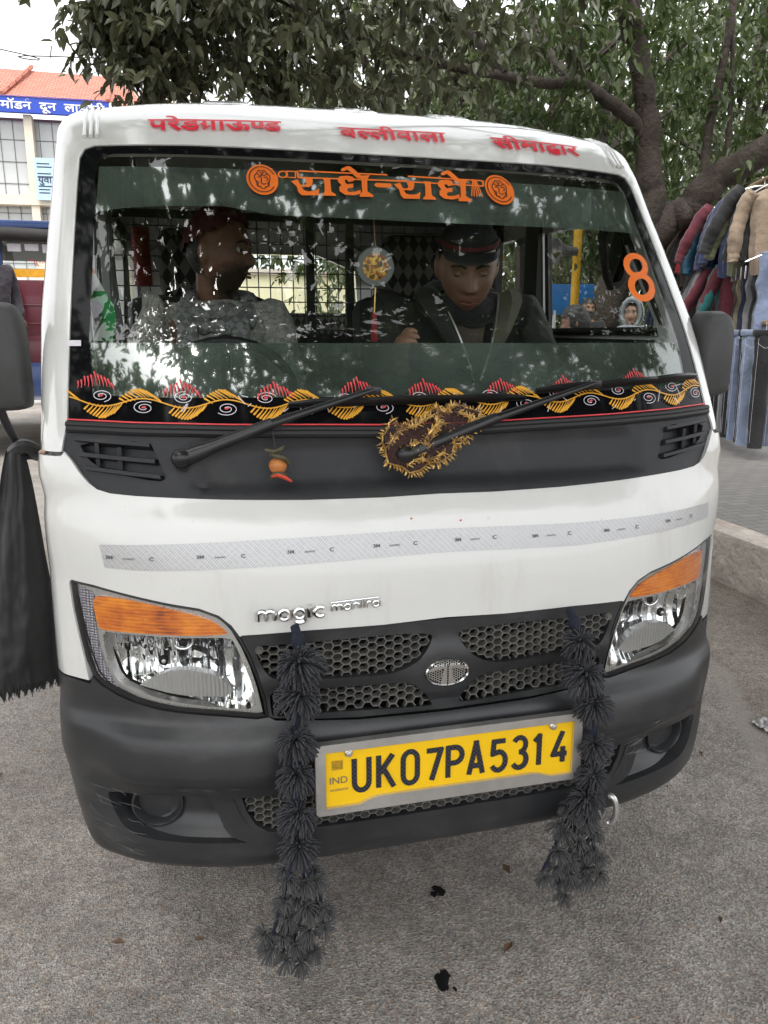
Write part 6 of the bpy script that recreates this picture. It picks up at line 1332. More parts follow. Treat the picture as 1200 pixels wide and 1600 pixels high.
limb(mb, [(5.28, 6.42, 2.98), (5.34, 6.5, 3.6), (5.30, 6.55, 4.6)], .035, .02, 8, 8)
limb(mb, [(1.8, 3.9, 5.35), (3.2, 1.8, 5.3), (5.0, .4, 5.3), (7.2, -.4, 5.4)], .07, .02, 8, 11); limb(mb, [(.3, 1.6, 5.3), (-1.2, .6, 5.2), (-2.6, -.4, 5.1), (-4.2, -1.4, 5.1)], .06, .015, 8, 12); limb(mb, [(-.1, 1.0, 5.3), (.8, -1.0, 5.3), (2.4, -2.4, 5.2)], .05, .015, 8, 13)
limb(mb, [(1.2, 3.0, 5.4), (.2, 3.0, 5.2), (-.8, 3.4, 5.0)], .05, .015, 8, 9); limb(mb, [(.4, 1.4, 5.3), (1.4, .4, 5.2), (2.0, -.6, 5.4)], .05, .015, 8, 10)
mb.build('trunk', M['bark'], T1, angle=80)
near = [(-.86, 5.75, 3.80, .16), (-.62, 5.75, 3.70, .22), (-.30, 5.7, 3.85, .34), (.0, 5.6, 3.80, .36), (.3, 5.7, 3.75, .40), (.8, 5.8, 3.8, .40), (-.35, 5.6, 4.15, .34), (0, 5.6, 4.2, .45), (.7, 5.7, 4.2, .45), (-.58, 5.7, 3.40, .14), (.35, 5.6, 3.42, .18), (1.3, 5.9, 3.75, .42), (1.9, 6.0, 3.8, .42), (1.5, 5.9, 4.3, .45), (2.4, 6.2, 4.2, .45)]
P, Dd, S = twigs(g, near, 860, .4, 10, .24)
leaves('crown', P, Dd, .108, M['leaf_dusty'], T1, g, .54, .75)
mbt = MB()
for a, b in S[::2]: mbt.tube([a, b], [.006, .002], 4)
tag(mbt.build('twig', M['bark'], T1), kind='stuff')
mid = [(2.9, 6.6, 4.3, .5), (3.4, 6.5, 4.7, .5), (3.9, 6.5, 4.4, .55), (4.3, 6.3, 4.9, .55), (4.9, 6.4, 4.6, .55), (5.4, 6.2, 4.3, .5), (5.9, 5.8, 4.5, .5), (3.2, 6.9, 3.7, .35), (5.0, 6.9, 3.9, .5), (3.7, 7.2, 3.6, .45), (5.5, 6.8, 3.7, .4)]
P, Dd, S = twigs(g, mid, 480, .5, 9, .30)
leaves('crown', P, Dd, .115, M['leaf_green'], T1, g, .42, .7)
over = []
rgo = random.Random(17); x = -8.2
while x < 4.8:
    y = -3.7
    while y < 1.75:
        k = noise.noise(Vector((x*.55+3, y*.6, .3)))
        if k > (-.34 if x < -1.0 else -.55)+(.42 if y > .6 and x < 2 else .2 if y > .6 else 0): over.append((x+rgo.uniform(-.25, .25), y+rgo.uniform(-.25, .25), 4.9+.5*noise.noise(Vector((x*.5, y*.5, 4)))+rgo.uniform(-.3, .3), .34))
        y += .52
    x += .52
P, Dd, S = twigs(g, over, int(len(over)*27), .4, 11, .34)
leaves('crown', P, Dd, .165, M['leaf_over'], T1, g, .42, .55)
mbt = MB()
for a, b in S[::3]: mbt.tube([a, b], [.007, .002], 3)
tag(mbt.build('twig', M['bark'], T1), kind='stuff')
def back_tree(x, y, h, r, n, size, m, label, seed, lean=0., tr=.16, cz=.62, lo=.3, bare=0):
    rg = np.random.default_rng(seed); T = thing('background_tree', label, 'tree', (x, y, .2), 0, 'trees behind the stall and the van'); mb = MB()
    limb(mb, [(x, y, 0), (x+lean*.3, y, h*.25), (x+lean*.6, y+.1, h*.5), (x+lean, y, h*.85)], tr, tr*.4, 9, seed)
    for k in range(6):
        a = rg.uniform(0, 6.28); z0 = h*rg.uniform(.35, .7); limb(mb, [(x+lean*.6, y, z0), (x+lean*.6+math.cos(a)*r*.4, y+math.sin(a)*r*.4, z0+h*.12), (x+lean*.6+math.cos(a)*r*.85, y+math.sin(a)*r*.85, z0+h*.2)], tr*.4, .02, 6, seed+k)
    mb.build('trunk', M['bark'], T, angle=80)
    anch = []
    for _ in range(26):
        q = rg.normal(0, 1, 3); q /= np.linalg.norm(q); q *= rg.uniform(.4, 1)**.5; anch.append((x+lean*.7+q[0]*r, y+q[1]*r, h*(cz)+q[2]*h*lo*1.15, r*.26))
    P, Dd, S = twigs(rg, anch, n, .5, 8, size*2.4); leaves('crown', P, Dd, size, m, T, rg, .46, .7)
    return T
back_tree(2.6, 10.5, 6.2, 2.0, 700, .115, M['leaf_green'], 'dark green tree standing behind the van roof, left of the forked trunk', 21, cz=.62, lo=.34)
back_tree(5.6, 9.6, 6.5, 2.1, 1000, .115, M['leaf_green'], 'dark green tree standing right behind the forked trunk', 22, cz=.60, lo=.36)
back_tree(7.9, 9.4, 7.0, 2.3, 1000, .12, M['leaf_green'], 'dark green tree rising above the clothes stall at the right edge', 23, cz=.62, lo=.34)
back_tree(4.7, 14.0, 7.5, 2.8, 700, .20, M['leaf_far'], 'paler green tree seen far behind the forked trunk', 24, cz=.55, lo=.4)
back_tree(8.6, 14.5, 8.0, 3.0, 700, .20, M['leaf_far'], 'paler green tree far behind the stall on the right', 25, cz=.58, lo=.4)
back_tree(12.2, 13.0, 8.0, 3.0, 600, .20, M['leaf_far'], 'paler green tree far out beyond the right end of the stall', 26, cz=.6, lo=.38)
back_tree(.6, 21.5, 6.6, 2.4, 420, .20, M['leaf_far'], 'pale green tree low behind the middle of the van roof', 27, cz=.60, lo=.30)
back_tree(3.95, 8.6, 5.4, 1.3, 260, .15, M['leaf_green'], 'slim tree with a straight trunk beside the yellow pole', 28, tr=.10, cz=.74, lo=.22)
rg = np.random.default_rng(31)                             # the far wood: one mass nobody could count
anch = [(x+rg.uniform(-1, 1), 21+rg.uniform(-2, 3), z, 1.2) for x in np.arange(3.5, 22, 1.4) for z in (1.0, 3.0, 5.0, 7.2, 9.2)]
P, Dd, S = twigs(rg, anch, 2100, 1., 8, .8)
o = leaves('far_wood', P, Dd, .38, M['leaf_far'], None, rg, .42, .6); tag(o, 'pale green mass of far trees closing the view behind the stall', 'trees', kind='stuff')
# low bamboo-like fronds seen through the far cab window
def frond_plant(name, x, y, z, n, L, label, cat, seed, m):
    rg = random.Random(seed); mb = MB()
    for k in range(n):
        a = rg.uniform(0, 6.28); e = rg.uniform(.3, 1.2); d = Vector((math.cos(a)*math.cos(e), math.sin(a)*math.cos(e), math.sin(e))); P = [Vector((x, y, z))+d*L*u-Vector((0, 0, L*.55*u*u)) for u in np.linspace(0, 1, 9)]
        for i in range(1, 9):
            t = (P[i]-P[i-1]).normalized(); s = t.cross(Vector((0, 0, 1))).normalized()
            for sg in (1, -1):
                q = P[i]; e_ = q+(s*sg*.8+t*.5-Vector((0, 0, .35))).normalized()*L*.32; w = (e_-q).cross(Vector((0, 0, 1))).normalized()*L*.018; mb.add([q, (q+e_)/2+w, e_, (q+e_)/2-w], [(0, 1, 2, 3)])
    T = thing(name, label, cat, (x, y, z)); mb.build('foliage', m, T, smooth=False); mb = MB(); mb.tube([(x, y, 0), (x, y, z+.05)], [.06, .03], 7); mb.build('stem', M['bark'], T); return T
frond_plant('palm_plant', 5.75, 7.9, 2.35, 16, 1.1, 'small bright green palm showing behind the leaning trunk', 'plant', 3, M['leaf_palm'])
frond_plant('palm_plant', 7.2, 8.2, 2.9, 16, 1.2, 'bright green palm rising over the clothes rail at the far right', 'plant', 5, M['leaf_palm'])
frond_plant('bamboo_plant', 4.9, 10.4, 2.3, 22, 1.3, 'pale bamboo-like plant seen past the yellow pole', 'plant', 6, M['leaf_far'])
WA = thing('boundary_wall', 'long low cream wall behind the van, seen through its rear window', 'wall', (1.5, 18, 0))
mb = MB(); mb.box((.5, 18.0, 1.35), (7, .25, 2.7)); mb.build('wall', mat('yellow_limewash', (.82, .76, .52), .9, vary=.08, scale=1.), WA); mb = MB(); mb.box((.5, 17.98, 2.76), (7.1, .36, .12)); mb.build('coping', m_pink, WA)
# street pieces seen through the far cab window
mb = MB(); mb.tube([(4.46, 8.10, .2), (4.47, 8.12, 3.4)], .055, 12); mb.lathe([(.075, 0), (.075, .05), (.055, .07)], (4.46, 8.1, .24)); tag(mb.build('yellow_pole', mat('yellow_enamel', (.72, .40, .02), .45, vary=.12)), 'yellow metal pole on the pavement seen through the far side window', 'pole')
SP = thing('horn_speaker', 'grey horn loudspeaker fixed near the yellow pole', 'speaker', (4.20, 7.85, 2.30))
mb = MB(); mb.lathe([(.05, .12), (.06, .0), (.10, -.08), (.16, -.16), (.15, -.165), (.05, -.04)], (4.20, 7.85, 2.32), axis='x', n=20); mb.build('horn', mat('grey_enamel', (.10, .10, .10), .5), SP); mb = MB(); mb.tube([(4.22, 7.85, 2.30), (4.46, 8.08, 2.30)], .015, 6); mb.build('bracket', M['steel'], SP)
BB = thing('blue_barrier', 'bright blue roadside board standing on legs beyond the yellow pole', 'board', (4.95, 9.1, .2))
mb = MB(); mb.box((4.98, 9.1, 1.80), (.75, .05, .42), rot=Matrix.Rotation(R(-12), 3, 'Z'), bev=.01); mb.build('board', mat('barrier_blue', (.03, .20, .55), .5, vary=.1), BB); mb = MB(); mb.tube([(4.7, 9.15, .2), (4.7, 9.15, 1.65)], .025, 8); mb.tube([(5.26, 9.05, .2), (5.26, 9.05, 1.65)], .025, 8); mb.build('leg', M['steel'], BB)
# ------------------------------------------------------------ blue and maroon passenger truck on the far lane
TK = thing('passenger_truck', 'blue and maroon passenger truck with a rear window seen past the left mirror', 'truck', (-2.75, 9.8, 0))
m_bl = mat('truck_blue', (.018, .045, .15), .3, coat=.4, vary=.12, scale=3); m_ma = mat('truck_maroon', (.10, .010, .022), .35, coat=.3, vary=.12, scale=3); m_cv = mat('dark_canvas', (.022, .02, .02), .8, vary=.3, bump=(20, .5, .01))
yk = 8.25
def tq(mb, x0, x1, z0, z1, y0=yk, y1=yk+.06): mb.box(((x0+x1)/2, (y0+y1)/2, (z0+z1)/2), (x1-x0, y1-y0, z1-z0), bev=.008)
mb = MB(); tq(mb, -3.7, -1.55, 1.30, 1.90); tq(mb, -3.7, -1.55, .95, 1.30, yk+.002, yk+.05); 
for x_ in (-3.2, -2.75, -2.0, -1.78): tq(mb, x_, x_+.03, 1.02, 1.88, yk-.012, yk+.01)
for z_ in (1.42, 1.62): tq(mb, -3.6, -1.64, z_, z_+.02, yk-.010, yk+.01)
mb.build('rear_panel', m_ma, TK)
mb = MB(); tq(mb, -3.75, -1.5, .62, 1.0, yk-.05, yk+.02); tq(mb, -3.75, -1.5, 2.44, 2.52, yk-.06, yk+3.4); tq(mb, -1.62, -1.5, .65, 2.46, yk-.02, yk+.1); tq(mb, -3.75, -3.63, .65, 2.46, yk-.02, yk+.1); tq(mb, -2.46, -2.36, 1.3, 2.45, yk-.03, yk+.05); tq(mb, -1.6, -1.52, .7, 1.5, yk, yk+3.4); tq(mb, -3.73, -3.65, .7, 1.5, yk, yk+3.4); mb.build('body_frame', m_bl, TK)
mb = MB(); mb.tube([(-3.7, yk-.05, 2.36), (-3, yk-.07, 2.34), (-2.3, yk-.05, 2.38), (-1.5, yk-.07, 2.35)], .07, 10); tq(mb, -3.6, -1.6, 2.36, 2.43, yk, yk+3.2); mb.build('rolled_canvas', m_cv, TK)
mb = MB(); tq(mb, -2.34, -1.66, 1.93, 2.30, yk+.02, yk+.025); WN = mb.build('rear_window', M['sideglass'], TK, smooth=False)
mb = MB(); tq(mb, -2.34, -1.66, 1.93, 2.02, yk+.010, yk+.015); mb.build('window_sticker', M['gold'], WN, smooth=False)
mb = MB(); rg = random.Random(2)
for k in range(14): x = -2.1+k*.028; mb.tube([(x, yk+.012, 2.10+.02*math.sin(k)), (x+.02, yk+.012, 2.06+rg.uniform(-.02, .05))], .004, 4)
mb.build('window_lettering', M['red'], WN)
mb = MB(); tq(mb, -2.30, -2.16, 2.20, 2.28, yk+.012, yk+.016); tq(mb, -2.12, -1.98, 2.21, 2.28, yk+.012, yk+.016); tq(mb, -1.94, -1.82, 2.19, 2.28, yk+.012, yk+.016); mb.build('window_notice', M['lilac'], WN, smooth=False)
mb = MB(); tq(mb, -2.62, -2.40, 1.02, 1.28, yk-.03, yk-.02); mb.build('number_board', mat('board_white', (.6, .58, .56), .5, vary=.1), TK, smooth=False); mb = MB(); V, F = text2d('1', 1, .03); mb.add([(-2.5+a*.2, yk-.034, 1.06+b*.2) for a, b in V], F); mb.build('board_lettering', M['red'], TK, smooth=False)
for x in (-3.4, -1.85):
    for y in (8.9, 11.0):
        mb = MB(); mb.lathe([(.0, -.08), (.30, -.09), (.36, -.05), (.36, .05), (.30, .09), (0, .08)], (x, y, .36), axis='x', n=28); mb.build('wheel', M['rubber'], TK)
mb = MB(); mb.box((-2.62, 9.9, .62), (1.9, 3.2, .12)); mb.build('chassis', M['rubber'], TK)
# ------------------------------------------------------------ clothes stall along the pavement
RD_ = Vector((.387, .922, 0)); RN = Vector((.922, -.387, 0)); RYAW = math.atan2(-.387, .922)
def rail_pt(k, t):
    a = {0: Vector((4.40, 4.42, 2.65)), 1: Vector((4.36, 4.30, 2.06)), 2: Vector((4.26, 4.10, 1.40))}[k]; return a+RD_*t
FAB = {}
def fabric(name, c, shiny=0):
    if name not in FAB: FAB[name] = mat('fabric_'+name.replace(' ', '_'), c, .45 if shiny else .85, sheen=.0 if shiny else .2, vary=.22, scale=9, bump=(26, .7, .012))
    return FAB[name]
COLR = {'maroon': (.10, .012, .022), 'black': (.012, .012, .013), 'charcoal': (.045, .046, .05), 'brown': (.09, .07, .05), 'red': (.34, .01, .018), 'petrol blue': (.02, .10, .17), 'navy': (.017, .022, .055), 'dark blue': (.018, .03, .085), 'olive': (.14, .15, .085), 'khaki': (.24, .20, .13), 'tan': (.28, .21, .15), 'grey': (.21, .205, .21), 'teal': (.01, .12, .115), 'light blue': (.17, .21, .31), 'faded blue': (.20, .245, .34), 'mid grey': (.16, .165, .17), 'pink': (.35, .12, .15), 'beige': (.42, .37, .29)}
def hanger(T, M0):
    mb = MB(); mb.tube([(0, 0, .0), (0, 0, -.06)], .003, 5); mb.tube(bez([Vector(q) for q in ((-.19, 0, -.12), (0, 0, -.055), (.19, 0, -.12))], 4), .006, 6); mb.tube([(0, .0, 0), (.0, .012, .018), (0, .030, .012), (0, .032, -.004)], .003, 5); return mb
def jacket(kind, seed):
    rg = random.Random(seed); mb = MB(); puff = kind == 'puffer'; n = 24
    Ln = rg.uniform(.62, .74); rows = 44; V = []
    for j in range(rows+1):
        u = j/rows; z = -.085-Ln*u
        w = .06+.13*min(1, u/.12)**.6 if u < .12 else .19+.02*math.sin(u*3); d = .055+.045*min(1, u/.15)
        if puff: k = 1+.10*abs(math.sin(u*math.pi*9)); w *= k*.97; d *= k
        for i in range(n):
            a = 2*math.pi*i/n; f = 1+.09*math.sin(a*5+seed)*u+.04*math.sin(a*9+u*6); V.append((w*math.cos(a)*f, d*math.sin(a)*f+.012*math.sin(u*5+seed), z+.012*math.sin(a*3)*u))
    mb.add(V, [(j*n+i, j*n+(i+1) % n, (j+1)*n+(i+1) % n, (j+1)*n+i) for j in range(rows) for i in range(n)]+[tuple(range(n))])
    for sg in (-1, 1):
        sw = rg.uniform(-.09, .09); P = bez([Vector(q) for q in ((sg*.17, 0, -.12), (sg*.245, .0, -.22), (sg*(.285+sw*.4), -.03+sw*.5, -.40), (sg*(.295+sw*.9), -.045+sw, -.58), (sg*(.29+sw*1.2), -.05+sw, -.68))], 7); N = len(P)
        rr = [(.070-.022*i/(N-1))*(1+(.13*abs(math.sin(i*.95)) if puff else .05*math.sin(i*1.9+seed))) for i in range(N)]; mb.tube(P, rr, 12)
    if kind in ('hoodie', 'puffer'): mb.ball((0, .03, -.075), (.095, .085, .075), 14, 10, fn=lambda v: v*(1+.12*math.sin(6*v.x+4*v.z+seed)))
    else: mb.tube([Vector((.075*math.cos(a), .05*math.sin(a), -.085)) for a in np.linspace(0, 6.29, 14)], .022, 8)
    return mb
def trousers(seed, legs, L):
    rg = random.Random(seed); mb = MB(); n = 14
    for sg in ((-1, 1) if legs else (0,)):
        V = []; rows = 22; ph = rg.uniform(0, 6)
        for j in range(rows+1):
            u = j/rows; z = -.05-L*u; w = (.084-.018*u) if legs else .10; d = .024+.010*math.sin(u*7+ph)
            for i in range(n):
                a = 2*math.pi*i/n; V.append((sg*.098*(1-.05*u)+w*math.cos(a)*(1+.05*math.sin(u*19+a*2)), d*math.sin(a)*(1+.3*math.sin(a*3+u*9))+.02*math.sin(u*4+ph)*(u), z))
        mb.add(V, [(j*n+i, j*n+(i+1) % n, (j+1)*n+(i+1) % n, (j+1)*n+i) for j in range(rows) for i in range(n)]+[tuple(range(n)), tuple(rows*n+i for i in range(n))])
    if legs: mb.box((0, 0, -.075), (.40, .05, .05), bev=.012)
    return mb
def crumple(me, amp, sc):
    n = len(me.vertices); co = np.empty(n*3); no = np.empty(n*3); me.vertices.foreach_get('co', co); me.vertex_normals.foreach_get('vector', no)
    d = np.array([noise.noise((c[0]*sc, c[1]*sc, c[2]*sc*.6))+.4*noise.noise((c[0]*sc*3, c[1]*sc*3, c[2]*sc*2)) for c in co.reshape(-1, 3).tolist()]); me.vertices.foreach_set('co', (co.reshape(-1, 3)+no.reshape(-1, 3)*d[:, None]*amp).ravel()); me.update()
PROTO = {}
def garment(key, kind, colour, pos, label, cat, group, yaw):
    nm = {'puffer': 'puffer_jacket', 'plain': 'jacket', 'hoodie': 'hoodie', 'pants': 'trousers', 'jeans': 'jeans'}[kind]
    T = thing(nm, label, cat, pos, yaw, group); T.rotation_euler = (0, .0 if kind in ('jeans', 'pants') else random.Random(len(PROTO)*7+int(pos.x*1e3)).uniform(-.10, .16), yaw); fb = fabric(('shiny ' if kind == 'puffer' else '')+colour, COLR[colour], kind == 'puffer')
    for part, mk, mm in (('fabric', (lambda: jacket(kind, key[1]) if kind in ('puffer', 'plain', 'hoodie') else trousers(key[1], kind == 'jeans', .66 if kind == 'pants' else 1.0)), fb), ('hanger', lambda: hanger(None, None), M['steel'])):
        k = (part,)+(key if part == 'fabric' else ())
        if k not in PROTO:
            o = mk().build(part, mm); crumple(o.data, .020 if kind != 'jeans' else .013, 9) if part == 'fabric' else None; PROTO[k] = o.data; bpy.data.objects.remove(o)
        o = bpy.data.objects.new(part, PROTO[k]); COL.objects.link(o); o.parent = T
        o.material_slots[0].link = 'OBJECT'; o.material_slots[0].material = mm
    if kind == 'jeans':
        k = ('stitch',)
        if k not in PROTO:
            mb = MB()
            for sg in (-1, 1):
                for fy in (-1, 1):
                    for x0 in (.03, .165): mb.tube([(sg*x0, fy*.034, -.12), (sg*(x0*.97+.002), fy*.036, -.5), (sg*x0*.94, fy*.036, -1.0)], .0009, 4)
                    mb.tube(bez([Vector(q) for q in ((sg*.05, fy*.040, -.13), (sg*.10, fy*.044, -.20), (sg*.17, fy*.036, -.16))], 4), .0010, 4)
            o = mb.build('stitching', M['lilac']); PROTO[k] = o.data; bpy.data.objects.remove(o)
        o = bpy.data.objects.new('stitching', PROTO[k]); COL.objects.link(o); o.parent = T
        if colour == 'black' and key[1] == 2:
            mb = MB()
            for fy in (-1, 1):
                for z, w_ in ((-.30, .07), (-.36, .09), (-.42, .06), (-.80, .05), (-.86, .03)): mb.box((.10, fy*.046, z), (w_, .004, .03))
            o = mb.build('print', M['lilac']); o.parent = T
            mb = MB(); mb.box((.10, -.046, -.72), (.07, .004, .07)); o = mb.build('label', M['orange']); o.parent = T
    return T
ORD = ['first', 'second', 'third', 'fourth', 'fifth', 'sixth', 'seventh', 'eighth', 'ninth', 'tenth', 'eleventh', 'twelfth', 'thirteenth', 'fourteenth', 'fifteenth', 'sixteenth', 'seventeenth', 'eighteenth', 'nineteenth', 'twentieth', 'twenty-first', 'twenty-second', 'twenty-third', 'twenty-fourth', 'twenty-fifth', 'twenty-sixth']
rows_ = {
 0: [('plain', 'tan'), ('plain', 'black'), ('hoodie', 'olive'), ('plain', 'dark blue'), ('puffer', 'navy'), ('plain', 'dark blue'), ('puffer', 'petrol blue'), ('plain', 'maroon'), ('puffer', 'petrol blue'), ('plain', 'black'), ('plain', 'red'), ('plain', 'black'), ('plain', 'brown'), ('plain', 'black'), ('plain', 'charcoal'), ('plain', 'brown'), ('plain', 'navy'), ('plain', 'black'), ('plain', 'maroon'), ('plain', 'charcoal'), ('plain', 'navy'), ('plain', 'black'), ('plain', 'brown'), ('plain', 'maroon'), ('plain', 'black')],
 1: [('pants', 'light blue'), ('pants', 'mid grey'), ('pants', 'black'), ('pants', 'navy'), ('pants', 'grey'), ('pants', 'navy'), ('pants', 'black'), ('pants', 'khaki'), ('pants', 'charcoal'), ('pants', 'brown'), ('pants', 'olive'), ('plain', 'maroon'), ('hoodie', 'teal'), ('plain', 'maroon'), ('puffer', 'grey'), ('puffer', 'mid grey'), ('plain', 'red'), ('plain', 'black'), ('plain', 'maroon'), ('plain', 'charcoal'), ('plain', 'maroon'), ('plain', 'dark blue'), ('plain', 'navy'), ('plain', 'beige'), ('plain', 'dark blue'), ('plain', 'black')],
 2: [('jeans', 'black'), ('jeans', 'faded blue'), ('jeans', 'black'), ('jeans', 'light blue'), ('jeans', 'black'), ('jeans', 'mid grey'), ('jeans', 'black'), ('jeans', 'charcoal'), ('jeans', 'dark blue'), ('jeans', 'faded blue'), ('jeans', 'black'), ('jeans', 'charcoal'), ('jeans', 'dark blue'), ('jeans', 'navy')]}
RN_ = ['top', 'middle', 'lower']; WORDS = {'puffer': ('quilted puffer jacket', 'jacket'), 'plain': ('jacket', 'jacket'), 'hoodie': ('hooded sweatshirt', 'hoodie'), 'pants': ('folded trousers', 'trousers'), 'jeans': ('jeans', 'jeans')}
rg = random.Random(21)
for r, items in rows_.items():
    step = {0: .175, 1: .175, 2: .19}[r]; t = .36 if r < 2 else .22
    for i, (kind, c) in enumerate(items):
        p = rail_pt(r, t); yaw = RYAW+rg.uniform(-.50, .50) if kind != 'jeans' else RYAW+rg.uniform(-.30, .22)
        if kind == 'pants': step_ = .075; yaw = RYAW+rg.uniform(-.25, .25)
        else: step_ = step
        w, cat = WORDS[kind]
        garment((kind, (i*7+r) % 3), kind, c, p+RN*rg.uniform(-.03, .03), f'{c} {w} on the {RN_[r]} clothes rail, {ORD[i]} hanger from the near end', cat, f'clothes on the {RN_[r]} rail', yaw)
        t += step_*rg.uniform(.85, 1.15)
for r in range(3):
    a, b = rail_pt(r, -.9), rail_pt(r, 5.1 if r < 2 else 3.3); T = thing('clothes_rail', f'{RN_[r]} pole of the clothes stall, ' + ('wooden branch carrying jeans' if r == 2 else 'carrying jackets' if r == 0 else 'carrying trousers and jackets'), 'rail', (a.x, a.y, .245), 0, 'poles of the clothes stall')
    mb = MB(); pts = [a+(b-a)*u+Vector((0, 0, .012*math.sin(u*9)+.01*math.sin(u*23))) for u in np.linspace(0, 1, 14)]; mb.tube(pts, [.026-.004*math.sin(i) for i in range(14)], 9); mb.build('pole', M['wood'], T)
    mb = MB()
    for q in (a, b): mb.tube([Vector((q.x+RN.x*.03, q.y+RN.y*.03, .245)), Vector((q.x+RN.x*.03, q.y+RN.y*.03, q.z+.08))], .025, 8)
    mb.build('upright', M['wood'], T)
rg = random.Random(6)
for k in range(4):
    p = rail_pt(1, .50+k*.13); T = thing('price_tag', f'white price tag hanging from trousers on the middle rail, {ORD[k]} tag from the near end', 'tag', p+Vector((-.16, .05, -.16)), RYAW+.9+rg.uniform(-.3, .3), 'white price tags')
    mb = MB(); mb.box((0, 0, -.05), (.05, .003, .11), bev=.001); mb.box((.0, -.003, -.03), (.03, .001, .012)); o = mb.build('card', M['lilac']); o.parent = T
    mb = MB(); mb.tube([(0, 0, .0), (.0, .01, .08)], .0015, 4); o = mb.build('string', M['wire']); o.parent = T
# ------------------------------------------------------------ people
def skin_grow(nodes, edges, root, sub=2):
    """one continuous surface grown round a skeleton; nodes: name -> (pos, radius)"""
    names = list(nodes); me = bpy.data.meshes.new('sk'); me.from_pydata([tuple(nodes[k][0]) for k in names], [(names.index(a), names.index(b)) for a, b in edges], [])
    o = bpy.data.objects.new('sk', me); COL.objects.link(o); o.modifiers.new('s', 'SKIN'); 
    lay = me.skin_vertices[0] if len(me.skin_vertices) else None
    if lay is None:
        bm = bmesh.new(); bm.from_mesh(me); bm.verts.layers.skin.verify(); bm.to_mesh(me); bm.free(); lay = me.skin_vertices[0]
    for i, k in enumerate(names):
        r = nodes[k][1]; lay.data[i].radius = r if isinstance(r, (tuple, list)) else (r, r); lay.data[i].use_root = (k == root)
    s = o.modifiers.new('u', 'SUBSURF'); s.levels = sub; s.render_levels = sub
    r = ev_mesh(o); V = [v.co.copy() for v in r.vertices]; F = [tuple(p.vertices) for p in r.polygons]
    bpy.data.objects.remove(o); bpy.data.meshes.remove(r); return V, F
def union(parts, voxel):
    mb = MB()
    for V, F in parts: mb.add(V, F)
    me = bpy.data.meshes.new('u'); me.from_pydata(mb.v, [], mb.f); o = bpy.data.objects.new('u', me); COL.objects.link(o)
    m = o.modifiers.new('r', 'REMESH'); m.mode = 'VOXEL'; m.voxel_size = voxel; m.use_smooth_shade = True
    s = o.modifiers.new('c', 'CORRECTIVE_SMOOTH') if False else o.modifiers.new('c', 'SMOOTH'); s.factor = .5; s.iterations = 2
    r = ev_mesh(o); bpy.data.objects.remove(o); r.polygons.foreach_set('use_smooth', [True]*len(r.polygons)); return r
def gs(x, c, w): return math.exp(-((x-c)/w)**2)
def head_fn(v, grow=0.):
    """unit direction -> point on a head 0.23 m tall, face towards -Y"""
    x, y, z = v
    X, Y, Z = x*.074, y*.094, z*.118
    if z < 0: X *= 1-.20*min(1, -z)**1.6; Y = Y*(1-.10*(-z)) - (.012*(-z) if y < 0 else -.012*(-z)*0)
    if y > 0 and z < -.2: Y *= 1-.5*smooth01((-z-.2)/.6)
    if y < 0:
        f = smooth01(-y*1.6)
        ax = abs(X)
        Y += f*(.010*gs(ax, .030, .017)*gs(Z, .008, .014))                  # eye sockets
        Y -= f*.005*gs(ax, .028, .024)*gs(Z, .027, .009)                    # brow
        Y -= f*(.021*gs(X, 0, .0085+.007*smooth01((.01-Z)/.04))*smooth01((.022-Z)/.05)*smooth01((Z+.042)/.008))   # nose
        Y -= f*.005*gs(ax, .012, .007)*gs(Z, -.030, .007)                   # nostrils
        Y -= f*.0065*gs(X, 0, .022)*(gs(Z, -.056, .0055)+gs(Z, -.069, .006))  # lips
        Y += f*.004*gs(X, 0, .022)*gs(Z, -.0625, .0025)
        Y -= f*.008*gs(X, 0, .022)*gs(Z, -.098, .016)                       # chin
        Y -= f*.004*gs(ax, .044, .016)*gs(Z, -.016, .018)                   # cheek bone
    q = Vector((X, Y, Z))
    return q+q.normalized()*grow
def head_geo(Mh, seg=56, rings=44, grow=0., keep=None, wob=0.):
    vs = []; fs = []
    for i in range(rings+1):
        th = math.pi*i/rings
        for k in range(seg):
            a = 2*math.pi*k/seg; d = Vector((math.sin(th)*math.cos(a), math.sin(th)*math.sin(a), math.cos(th))); q = head_fn(d, grow)
            if wob: q += q.normalized()*wob*noise.noise(q*60)
            vs.append(q)
    for i in range(rings):
        for k in range(seg):
            f = (i*seg+k, (i+1)*seg+k, (i+1)*seg+(k+1) % seg, i*seg+(k+1) % seg)
            if keep is None or all(keep(vs[j]) for j in f): fs.append(f)
    return [Mh @ q for q in vs], fs
def ear_geo(Mh):
    out = []
    for sg in (-1, 1):
        mb = MB(); mb.ball((0, 0, 0), (.010, .020, .032), 14, 10, fn=lambda v: Vector((v.x, v.y*(1+.15*v.z), v.z))); out.append(([Mh @ (Matrix.Rotation(sg*-.35, 3, 'Z') @ Vector(q)+Vector((sg*.074, .012, -.008))) for q in mb.v], mb.f))
    return out
